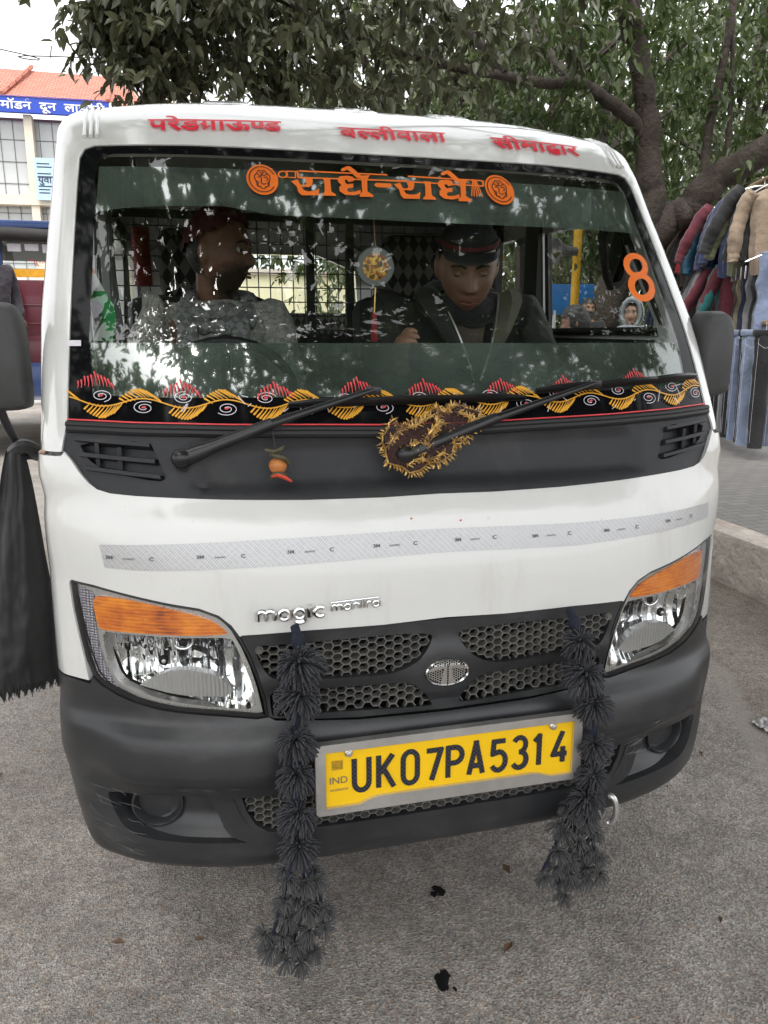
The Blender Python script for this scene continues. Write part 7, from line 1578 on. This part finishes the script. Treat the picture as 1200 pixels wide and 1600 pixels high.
def hand_geo(wrist, direction, palm_n, s=1.0, curl=.5, side=1):
    """palm and five separate curled fingers"""
    d = Vector(direction).normalized(); n = Vector(palm_n); n = (n-d*n.dot(d)).normalized(); w = d.cross(n)*side; W_ = Vector(wrist); parts = []
    N = {'w': (W_, (.021*s, .026*s)), 'p': (W_+d*.045*s, (.017*s, .036*s)), 'k': (W_+d*.085*s, (.013*s, .036*s))}
    parts.append(skin_grow(N, [('w', 'p'), ('p', 'k')], 'p', 2))
    for i, (off, L) in enumerate(((-.030, .066), (-.010, .078), (.010, .074), (.030, .058))):
        b = W_+d*.080*s+w*off*s; nodes = {'0': (W_+d*.06*s+w*off*.9*s, .009*s)}; e = [('0', '1')]; p = b; a = 0
        nodes['1'] = (b, .0092*s)
        for k, f in enumerate((.45, .32, .23)):
            a += curl*(.55+.25*k)+.06*i*curl; p = p+(d*math.cos(a)+n*math.sin(a))*L*f*s; nodes[str(k+2)] = (p, (.0086-.0009*k)*s); e.append((str(k+1), str(k+2)))
        parts.append(skin_grow(nodes, e, '1', 2))
    t0 = W_+d*.025*s-w*.028*s; t1 = t0+(d*.6-w*.75+n*.2).normalized()*.034*s; t2 = t1+(d*.85-w*.2+n*.45).normalized()*.032*s; t3 = t2+(d*.8+n*.5).normalized()*.022*s
    parts.append(skin_grow({'0': (t0, .012*s), '1': (t1, .0105*s), '2': (t2, .0095*s), '3': (t3, .008*s)}, [('0', '1'), ('1', '2'), ('2', '3')], '0', 2))
    return parts
def rough(o_me, amp, sc, seed=0):
    n = len(o_me.vertices); co = np.empty(n*3); no = np.empty(n*3); o_me.vertices.foreach_get('co', co); o_me.vertex_normals.foreach_get('vector', no)
    d = np.array([noise.noise(q)+.5*noise.noise(q*2.3) for q in (Vector(c)*sc+Vector((seed, 0, 0)) for c in co.reshape(-1, 3).tolist())])
    o_me.vertices.foreach_set('co', (co.reshape(-1, 3)+no.reshape(-1, 3)*d[:, None]*amp).ravel()); o_me.update()
def person(label, base, J, yaw_head, pitch_head, skin, group=None, face=True, voxel=.006, roll_head=0., hs=1.0, shut=False):
    """J: joints (world). returns root and head matrix"""
    T = thing('person', label, 'person', base, 0, group)
    Mh = Matrix.Translation(J['head']) @ Matrix.Rotation(yaw_head, 4, 'Z') @ Matrix.Rotation(pitch_head, 4, 'X') @ Matrix.Rotation(roll_head, 4, 'Y') @ Matrix.Scale(hs, 4)
    V = lambda k: Vector(J[k]); parts = []
    neck_t = Mh @ Vector((0, .020, -.07))
    sh = (V('shL')+V('shR'))/2; up = (sh-V('pelvis')).normalized()
    N = {'pelvis': (V('pelvis'), (.125, .10)), 'waist': (V('pelvis')*.55+sh*.45, (.115, .090)), 'chest': (sh-up*.10, (.140, .095)), 'nb': (sh+up*.035, .062), 'nt': (neck_t, .052), 'nh': (Mh @ Vector((0, .02, .0)), .05)}
    E = [('pelvis', 'waist'), ('waist', 'chest'), ('chest', 'nb'), ('nb', 'nt'), ('nt', 'nh')]
    for s in 'LR':
        e, w = V('el'+s), V('wr'+s); a = V('sh'+s)
        N['sh'+s] = (a, .058); N['ar'+s] = (a*.5+e*.5, .046); N['el'+s] = (e, .040); N['fo'+s] = (e*.6+w*.4, .037); N['wr'+s] = (w, .027); E += [('chest', 'sh'+s), ('sh'+s, 'ar'+s), ('ar'+s, 'el'+s), ('el'+s, 'fo'+s), ('fo'+s, 'wr'+s)]
        if 'kn'+s in J:
            k, f = V('kn'+s), V('an'+s); h = V('pelvis')+(V('sh'+s)-sh)*.5; N['hp'+s] = (h, .082); N['th'+s] = (h*.5+k*.5, .072); N['kn'+s] = (k, .054); N['ca'+s] = (k*.6+f*.4, .052); N['an'+s] = (f, .036); E += [('pelvis', 'hp'+s), ('hp'+s, 'th'+s), ('th'+s, 'kn'+s), ('kn'+s, 'ca'+s), ('ca'+s, 'an'+s)]
            ft = Vector(J.get('to'+s, f+Vector((0, -.14, -.05)))); N['ft'+s] = (ft, .032); E.append(('an'+s, 'ft'+s))
    parts.append(skin_grow(N, E, 'pelvis', 2)); parts.append(head_geo(Mh)); parts += ear_geo(Mh)
    for s, sd in (('L', 1), ('R', -1)):
        w = V('wr'+s); d = (w-V('el'+s)).normalized(); parts += hand_geo(w, J.get('hd'+s, d), J.get('hn'+s, (0, -.2, -1)), .95*hs, J.get('curl', .5), sd)
    me = union(parts, voxel); o = link('body', me, skin, T)
    if face:
        for sg in (-1, 1):
            mb = MB(); c = Mh @ Vector((sg*.0305, -.0712, .006)); mb.ball(c, .0118*hs, 14, 10); mb.build('eye', skin if shut else M['white_eye'], T)
            ld = J.get('look', Vector((0, -1, 0))); ld = (Mh.to_3x3() @ Vector(ld)).normalized(); mb = MB(); mb.ball(c+ld*.0070*hs, .0069*hs, 12, 8) if not shut else mb.tube([c+Mh.to_3x3() @ Vector((x*.0105, -.0105+.003*x*x, -.0045+.0015*x*x)) for x in (-1, -.5, 0, .5, 1)], [.0008, .0016, .0019, .0016, .0008], 6); mb.build('lashes' if shut else 'iris', M['hair'], T)
            mb = MB(); mb.tube([Mh @ Vector((sg*x, y, z)) for x, y, z in ((.012, -.092, .024), (.026, -.091, .030), (.040, -.082, .028), (.050, -.072, .022))], [.0028, .0036, .0032, .0015], 6); mb.build('eyebrow', M['hair'], T)
            mb = MB(); mb.tube([Mh @ Vector((sg*x, y, z)) for x, y, z in ((.017, -.080, .010), (.030, -.0855, .0165), (.044, -.077, .009))], [.001, .0022, .001], 6); mb.build('eyelid', skin, T)
        mb = MB()
        for z, r_ in ((-.0575, .0032), (-.0675, .0042)): mb.tube([Mh @ Vector((x, -.0985+abs(x)*.30+(.002 if z > -.06 else 0), z+.002*abs(x)/.02)) for x in (-.022, -.011, 0, .011, .022)], [.0012, r_, r_*.9, r_, .0012], 6)
        mb.build('lips', M['lip'], T)
    return T, Mh
def wrap(name, T, m, nodes, edges, root, voxel=.008, amp=.006, sc=14, seed=0, extra=()):
    me = union([skin_grow(nodes, edges, root, 2)]+list(extra), voxel); rough(me, amp, sc, seed); rough(me, amp*.35, sc*3, seed+5); return link(name, me, m, T)
def jacket_on(T, J, m, puff=1.0, collar=True, name='jacket', seed=0, voxel=.008, extra=(), low=None):
    V = lambda k: Vector(J[k]); sh = (V('shL')+V('shR'))/2; up = (sh-V('pelvis')).normalized(); lw = V('pelvis') if low is None else Vector(low)
    N = {'hem': (lw-up*.02, (.165*puff, .135*puff)), 'waist': (V('pelvis')*.5+sh*.5, (.155*puff, .125*puff)), 'chest': (sh-up*.09, (.178*puff, .125*puff)), 'top': (sh+up*.022, (.085, .075))}
    E = [('hem', 'waist'), ('waist', 'chest'), ('chest', 'top')]
    for s in 'LR':
        a, e, w = V('sh'+s), V('el'+s), V('wr'+s); N['sh'+s] = (a+up*.004, .078*puff); N['ar'+s] = (a*.5+e*.5, .068*puff); N['el'+s] = (e, .062*puff); N['cu'+s] = (w, .046*puff); E += [('chest', 'sh'+s), ('sh'+s, 'ar'+s), ('ar'+s, 'el'+s), ('el'+s, 'cu'+s)]
    return wrap(name, T, m, N, E, 'chest', voxel, .008, 13, seed, extra)
def trousers_on(T, J, m, seed=0):
    V = lambda k: Vector(J[k]); N = {'w': (V('pelvis')+Vector((0, 0, .06)), (.14, .115)), 'p': (V('pelvis')-Vector((0, 0, .03)), (.14, .115))}; E = [('w', 'p')]; sh = (V('shL')+V('shR'))/2
    for s in 'LR':
        k, f = V('kn'+s), V('an'+s); h = V('pelvis')+(V('sh'+s)-sh)*.5; N['h'+s] = (h-Vector((0, 0, .05)), .098); N['t'+s] = (h*.5+k*.5, .086); N['k'+s] = (k, .072); N['c'+s] = (k*.5+f*.5, .066); N['a'+s] = (f+Vector((0, 0, .02)), .054); E += [('p', 'h'+s), ('h'+s, 't'+s), ('t'+s, 'k'+s), ('k'+s, 'c'+s), ('c'+s, 'a'+s)]
    wrap('trousers', T, m, N, E, 'p', .010, .006, 12, seed)
    for s in 'LR':
        f = V('an'+s); t = Vector(J.get('to'+s, f+Vector((0, -.14, -.05)))); mb = MB(); d = (t-f); d.z = 0; d.normalize(); c = f*.45+t*.55; c.z = min(f.z, t.z)-.0
        mb.ball((c.x, c.y, c.z), (.048, .13, .045), 16, 10, M=Matrix.Rotation(math.atan2(d.y, d.x)+math.pi/2, 3, 'Z'), fn=lambda v: Vector((v.x, v.y, max(v.z, -.75)))); mb.build('shoe', M['rubber'], T)
def cap_part(T, Mh, m, zcut, grow=.012, name='cap', back=.02, wob=.004, seg=48):
    V, F = head_geo(Mh, seg, 40, grow, lambda q: q.z > zcut+back*(-q.y/.1)*-1 if False else q.z > zcut-back*(q.y/.09), wob); mb = MB(); mb.add(V, F); return mb.build(name, m, T)
m = M['beard'] = mat('beard', (.02, .015, .012), .7, bump=(220, .6, .003)); nz = nd(m, 'ShaderNodeTexNoise', Scale=170., Detail=4.); tc = nd(m, 'ShaderNodeTexCoord'); ln(m, tc.outputs['Object'], nz.inputs['Vector']); rp = nd(m, 'ShaderNodeValToRGB'); rp.color_ramp.elements[0].position = .35; rp.color_ramp.elements[0].color = (.014, .010, .008, 1); rp.color_ramp.elements[1].position = .62; rp.color_ramp.elements[1].color = (.075, .042, .028, 1); ln(m, nz.outputs['Fac'], rp.inputs[0]); ln(m, rp.outputs[0], bsdf(m).inputs['Base Color'])
SKD = mat('brown_skin', (.215, .112, .070), .5, vary=.14, scale=20); SKL = mat('light_brown_skin', (.265, .146, .095), .48, vary=.08, scale=20)
# driver, in profile towards the passenger
m_sw = mat('heather_sweater', (.50, .485, .44), .9, vary=.25, scale=60, bump=(160, .8, .006)); dirt(m_sw, (.20, .195, .185), .8, 70, (1, 1, 1), .45, .62)
J = dict(head=Vector((-.345, 1.09, 1.550)), shL=(-.53, 1.17, 1.362), shR=(-.19, 1.13, 1.352), pelvis=(-.37, 1.14, .985), elL=(-.61, 1.02, 1.10), elR=(-.17, .93, 1.09), wrL=(-.47, .80, 1.13), wrR=(-.24, .76, 1.13), knL=(-.48, .70, .93), knR=(-.25, .70, .93), anL=(-.47, .55, .60), anR=(-.26, .55, .60), curl=.9)
P1, Mh = person('bearded driver in a dark red cap and grey sweater behind the wheel, in profile', (-.37, 1.14, .94), J, R(62), R(5), SKD, voxel=.005)
jacket_on(P1, J, m_sw, .98, name='sweater', seed=1); trousers_on(P1, J, fabric('black', COLR['black']), 1)
cap_part(P1, Mh, mat('dark_red_knit', (.075, .010, .013), .85, vary=.2, scale=40, bump=(120, .8, .004)), .035, .016, 'cap', .045, .006)
bm_ = SKD.copy(); bm_.name = 'bearded_skin'; m = bm_; cb_ = Mh @ Vector((0, -.052, -.082))
tc = nd(m, 'ShaderNodeTexCoord'); ds = nd(m, 'ShaderNodeVectorMath', operation='DISTANCE'); ds.inputs[1].default_value = cb_; ln(m, tc.outputs['Object'], ds.inputs[0]); nz = nd(m, 'ShaderNodeTexNoise', Scale=90., Detail=5.); ln(m, tc.outputs['Object'], nz.inputs['Vector'])
ad = nd(m, 'ShaderNodeMath', operation='MULTIPLY_ADD'); ad.inputs[1].default_value = .045; ln(m, nz.outputs['Fac'], ad.inputs[0]); ln(m, ds.outputs['Value'], ad.inputs[2]); mr = nd(m, 'ShaderNodeMapRange'); mr.inputs['From Min'].default_value = .075; mr.inputs['From Max'].default_value = .108; mr.inputs['To Min'].default_value = .92; mr.inputs['To Max'].default_value = 0; ln(m, ad.outputs[0], mr.inputs['Value'])
bx_ = nd(m, 'ShaderNodeMix', data_type='RGBA'); bx_.inputs['B'].default_value = (.020, .014, .011, 1); ln(m, mr.outputs[0], bx_.inputs['Factor']); sk_ = bsdf(m).inputs['Base Color']; ln(m, sk_.links[0].from_socket, bx_.inputs['A']); ln(m, bx_.outputs['Result'], sk_)
for o_ in children(P1):
    if o_.name.startswith('body'): o_.data.materials[0] = bm_
V, F = head_geo(Mh, 56, 44, .007, lambda q: q.y > .024 and q.z > -.075, .004); mb = MB(); mb.add(V, F); mb.build('hair', M['hair'], P1)
m = mat('check_scarf', (.2, .2, .2), .9, bump=(150, .5, .004)); tc = nd(m, 'ShaderNodeTexCoord'); mp = nd(m, 'ShaderNodeMapping', Rotation=(0, R(38), 0)); ck = nd(m, 'ShaderNodeTexChecker', Scale=52.); ck.inputs['Color1'].default_value = (.30, .30, .29, 1); ck.inputs['Color2'].default_value = (.17, .175, .175, 1); ln(m, tc.outputs['Object'], mp.inputs[0]); ln(m, mp.outputs[0], ck.inputs[0]); ln(m, ck.outputs[0], bsdf(m).inputs['Base Color'])
mb = MB(); c = Vector((-.350, 1.10, 1.398)); N_ = 26
mb.tube([c+Vector((.088*math.cos(a), .080*math.sin(a), .030*math.sin(a)+.010*math.sin(3*a))) for a in np.linspace(0, 6.283, N_)], [.024+.005*math.sin(i*1.7) for i in range(N_)], 12)
mb.tube([c+Vector((.092*math.cos(a)+.01, .085*math.sin(a)-.01, -.030+.035*math.sin(a+.2))) for a in np.linspace(0, 6.283, N_)], [.021+.005*math.sin(i*2.1) for i in range(N_)], 12)
mb.tube(bez([c+Vector(q) for q in ((-.085, -.03, .0), (-.100, -.085, -.05), (-.090, -.125, -.15), (-.075, -.14, -.30))], 6), [.030]*19, 12, flat=.4, up=(0, -1, 0)); mb.tube(bez([c+Vector(q) for q in ((.055, -.07, -.03), (.050, -.12, -.09), (.045, -.14, -.18), (.05, -.14, -.30))], 6), [.027]*19, 12, flat=.4, up=(0, -1, 0))
o = mb.build('scarf', m, P1, angle=80); rough(o.data, .004, 34, 3)
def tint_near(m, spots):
    """face tints: moustache, stubble, and eye-socket and nostril shade put into the colour"""
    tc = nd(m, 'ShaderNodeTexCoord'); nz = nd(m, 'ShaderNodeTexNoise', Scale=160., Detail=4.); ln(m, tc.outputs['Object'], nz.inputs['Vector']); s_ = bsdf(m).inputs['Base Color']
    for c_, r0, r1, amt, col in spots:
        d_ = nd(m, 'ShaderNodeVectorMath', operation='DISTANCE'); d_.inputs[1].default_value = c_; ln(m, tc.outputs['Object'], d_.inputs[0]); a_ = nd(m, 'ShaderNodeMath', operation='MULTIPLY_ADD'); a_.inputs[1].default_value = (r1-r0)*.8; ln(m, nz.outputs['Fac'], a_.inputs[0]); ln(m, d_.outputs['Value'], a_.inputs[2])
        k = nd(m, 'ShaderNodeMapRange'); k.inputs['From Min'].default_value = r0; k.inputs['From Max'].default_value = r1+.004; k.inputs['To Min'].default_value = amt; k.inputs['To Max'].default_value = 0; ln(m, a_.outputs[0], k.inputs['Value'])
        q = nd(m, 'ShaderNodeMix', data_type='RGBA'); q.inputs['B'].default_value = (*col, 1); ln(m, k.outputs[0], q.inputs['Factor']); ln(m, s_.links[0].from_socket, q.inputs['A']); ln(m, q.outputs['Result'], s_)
# front passenger looking down
m_jk = mat('dark_olive_jacket', (.022, .023, .019), .8, vary=.25, scale=12, bump=(60, .4, .005))
J = dict(head=Vector((.335, .850, 1.505)), shL=(.150, 1.02, 1.365), shR=(.560, .96, 1.360), pelvis=(.36, 1.14, .98), elL=(.10, .86, 1.06), elR=(.62, .80, 1.07), wrL=(.10, .68, 1.235), wrR=(.40, .68, 1.10), hdL=(-.3, -.6, .6), hnL=(.6, -.3, -.2), knL=(.25, .70, .93), knR=(.48, .70, .93), anL=(.26, .56, .60), anR=(.47, .56, .60), curl=.9, look=Vector((0, -.8, -.6)))
P2, Mh = person('young man in a dark peaked cap and dark olive jacket looking down, front passenger seat', (.36, 1.14, .94), J, R(-14), R(24), SKL, voxel=.005, hs=1.10, shut=True)
jacket_on(P2, J, m_jk, 1.22, seed=2); trousers_on(P2, J, fabric('charcoal', COLR['charcoal']), 2)
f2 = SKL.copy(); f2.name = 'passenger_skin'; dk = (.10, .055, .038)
tint_near(f2, [(Mh @ Vector((x, -.078, .008)), .012, .026, .55, dk) for x in (-.031, .031)]+[(Mh @ Vector((0, -.105, -.047)), .008, .022, .6, (.05, .032, .024)), (Mh @ Vector((0, -.085, -.095)), .02, .05, .35, (.08, .05, .036))]+[(Mh @ Vector((x, -.10, -.034)), .002, .009, .6, (.05, .025, .018)) for x in (-.011, .011)])  # eye-socket and nostril shade painted into the skin, beside moustache and stubble
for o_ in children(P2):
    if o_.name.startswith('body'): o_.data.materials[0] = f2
V, F = head_geo(Mh, 56, 44, .005, lambda q: q.z > -.045 and (q.y > -.012 or q.z > .055) and not (abs(q.x) > .07 and q.z < .012 and -.0 < q.y < .03), .003); mb = MB(); mb.add(V, F); mb.build('hair', M['hair'], P2)
CP = cap_part(P2, Mh, mat('black_cap', (.012, .012, .014), .8, vary=.2, bump=(90, .3, .003)), .047, .013, 'cap', .012, .003)
mb = MB(); B = [Mh @ (Vector((x*.072, -.055-.055*math.sqrt(max(0, 1-x*x)), .055-.012*math.sqrt(max(0, 1-x*x))))) for x in np.linspace(-1, 1, 15)]; A_ = [Mh @ (Vector((x*.074, -.045-.045*math.sqrt(max(0, 1-x*x)), .060))) for x in np.linspace(-1, 1, 15)]
mb.add(A_+B+[q-Vector((0, 0, .005)) for q in A_+B], [(i, i+1, 16+i, 15+i) for i in range(14)]+[(30+i, 45+i, 46+i, 31+i) for i in range(14)]+[(15+i, 16+i, 46+i, 45+i) for i in range(14)]); mb.build('cap_peak', M['rubber'], P2)
V, F = head_geo(Mh, 56, 44, .0185, lambda q: .060 < q.z < .080 and q.y < -.01, .001); mb = MB(); mb.add(V, F); mb.build('cap_band', mat('cap_red', (.10, .010, .013), .8, vary=.2), P2)
m_lp = mat('olive_lining', (.105, .10, .07), .85, vary=.2, scale=20, bump=(90, .4, .004)); c = Vector((.345, .895, 1.385))
for sg, top, bot in ((-1, (-.085, .02, .045), (-.008, -.075, -.20)), (1, (.095, .01, .045), (.012, -.075, -.20))):
    mb = MB(); a, b = c+Vector(top), c+Vector(bot); V = []
    for j in range(13):
        u = j/12; q = a+(b-a)*u; w = .085*(1-u)**.7*math.sin(min(1, u*4+.4)*1.5)+.006; y_ = -.035-.03*math.sin(u*3)
        V += [q+Vector((0, y_, 0)), q+Vector((sg*w*.5, y_-.014, .012)), q+Vector((sg*w, y_+.006, .018)), q+Vector((sg*w, y_+.020, .012)), q+Vector((0, y_+.018, -.004))]
    mb.add(V, [(j*5+k, j*5+k+1, j*5+k+6, j*5+k+5) for j in range(12) for k in range(4)]); mb.build('lapel', m_lp if sg > 0 else m_jk, P2)
    mb = MB(); mb.tube([V[j*5]+Vector((0, -.003, 0)) for j in range(13)], .0028, 6); mb.build('zip', M['steel'], P2)
mb = MB(); mb.tube([c+Vector((.095*math.cos(a), .085*math.sin(a)+.05, .020+.030*math.sin(a))) for a in np.linspace(0, 6.283, 22)], [.042+.006*math.sin(i*2) for i in range(22)], 10); mb.build('inner_collar', fabric('black', COLR['black']), P2)
mb = MB(); mb.add([c+Vector(q) for q in ((-.07, -.015, .02), (.07, -.015, .02), (.02, -.065, -.20), (-.02, -.065, -.20))], [(0, 1, 2, 3)]); mb.build('shirt_front', fabric('brown', COLR['brown']), P2)
def standing(label, hx, hy, chin, ground, yaw, skin, jm, tm, head_yaw=0., pitch=0., s=None, face=True, bend=0., seed=0, puff=1.0, extra=None, look=None, group=None):
    """upright figure: chin height above ground sets its size"""
    H = chin-ground; k = H/1.46; f = Vector((math.sin(yaw), -math.cos(yaw), 0)); r = Vector((math.cos(yaw), math.sin(yaw), 0)); b = Vector((hx, hy, ground))-f*bend
    hd = Vector((hx, hy, chin+.108*max(.9, k))); sh = b*.0+Vector((hx, hy, 0))-f*.02; shz = chin-.085*k
    P = lambda o, z, fw=0.: Vector((hx, hy, 0))+r*o*k+f*fw*k+Vector((0, 0, z))
    J = dict(head=hd, shL=P(-.17, shz), shR=P(.17, shz), pelvis=P(0, ground+.90*k, -.02-bend), elL=P(-.25, shz-.27*k, -.04), elR=P(.25, shz-.27*k, -.04), wrL=P(-.23, shz-.50*k, .08), wrR=P(.23, shz-.50*k, .08), knL=P(-.10, ground+.48*k, .01-bend), knR=P(.10, ground+.48*k, .01-bend), anL=P(-.11, ground+.085, -.02-bend), anR=P(.11, ground+.085, -.02-bend), toL=P(-.12, ground+.045, .12-bend), toR=P(.12, ground+.045, .12-bend), curl=.45)
    if look is not None: J['look'] = look
    T, Mh = person(label, (hx, hy, ground), J, yaw+head_yaw, pitch, skin, group, face, .007, hs=max(.9, min(1., k*1.08)))
    jacket_on(T, J, jm, puff*max(.9, k), seed=seed, voxel=.010, extra=extra(J, Mh) if extra else ()); trousers_on(T, J, tm, seed); return T, Mh, J
# hooded boy beside the van
T, Mh, J = standing('boy in a grey hood and grey green jacket glancing sideways, outside the far cab window', 2.71, 3.86, 1.360, .245, R(-22), SKL, mat('grey_green_jacket', (.135, .15, .13), .8, vary=.15, scale=10, bump=(50, .3, .005)), fabric('charcoal', COLR['charcoal']), R(-14), 0, look=Vector((-.55, -.8, .1)), seed=4, puff=1.05)
mh = mat('grey_hood', (.22, .235, .25), .9, vary=.12, scale=14, bump=(70, .4, .005))
V, F = head_geo(Mh, 48, 40, .024, lambda q: (q.y > -.052 or q.z > .085) and q.z > -.16, .006); mb = MB(); mb.add(V, F)
ed = [Mh @ Vector((.068*math.cos(a), -.062-.02*max(0, math.sin(a)), .004+.108*math.sin(a))) for a in np.linspace(0, 6.283, 30)]; mb.tube(ed, .014, 8); c = Mh @ Vector((0, .01, -.13)); mb.tube([c+Vector((.095*math.cos(a), .085*math.sin(a), .01*math.sin(2*a))) for a in np.linspace(0, 6.283, 20)], .032, 10); mb.build('hood', mh, T, angle=80)
V, F = head_geo(Mh, 48, 40, .005, lambda q: q.z > .060 and q.y < .02, .003); mb = MB(); mb.add(V, F); mb.build('hair', M['hair'], T)
# man in a puffer, back turned
T, Mh, J = standing('dark-haired man in a pale grey blue puffer jacket turned away, outside the far cab window', 2.10, 3.55, 1.29, 0, R(205), SKD, fabric('shiny pale blue', (.34, .38, .45), 1), fabric('dark blue', COLR['dark blue']), R(30), R(10), face=False, seed=6, puff=1.2)
V, F = head_geo(Mh, 48, 40, .012, lambda q: q.z > -.07 and (q.y > -.03 or q.z > .05), .010); mb = MB(); mb.add(V, F); mb.build('hair', M['hair'], T)
# masked onlooker further back
T, Mh, J = standing('man in black with a dark face mask standing behind the hooded boy by the stall', 3.60, 6.15, 1.47, .245, R(-10), SKD, fabric('black', COLR['black']), fabric('black', COLR['black']), 0, 0, seed=7)
V, F = head_geo(Mh, 48, 40, .007, lambda q: q.z < -.018 and q.y < .01, .002); mb = MB(); mb.add(V, F); mb.build('face_mask', fabric('charcoal', COLR['charcoal']), T)
V, F = head_geo(Mh, 48, 40, .010, lambda q: q.z > -.02 and (q.y > -.02 or q.z > .06), .008); mb = MB(); mb.add(V, F); mb.build('hair', M['hair'], T)
# man riding on the step of the passenger truck
mb = MB(); mb.box((-2.6, 7.95, .60), (1.9, .62, .05), bev=.01); mb.build('rear_step', M['steel'], TK)
T, Mh, J = standing('man in a teal knit cap and dark jacket riding on the truck rear step', -2.40, 7.55+.35, 2.06, .63, R(40), SKD, fabric('plum', (.035, .03, .04)), fabric('slate', (.09, .10, .12)), R(-10), 0, seed=9, puff=1.15)
cap_part(T, Mh, mat('teal_knit', (.035, .075, .10), .9, vary=.2, bump=(90, .6, .004)), .03, .014, 'cap', .03, .004)
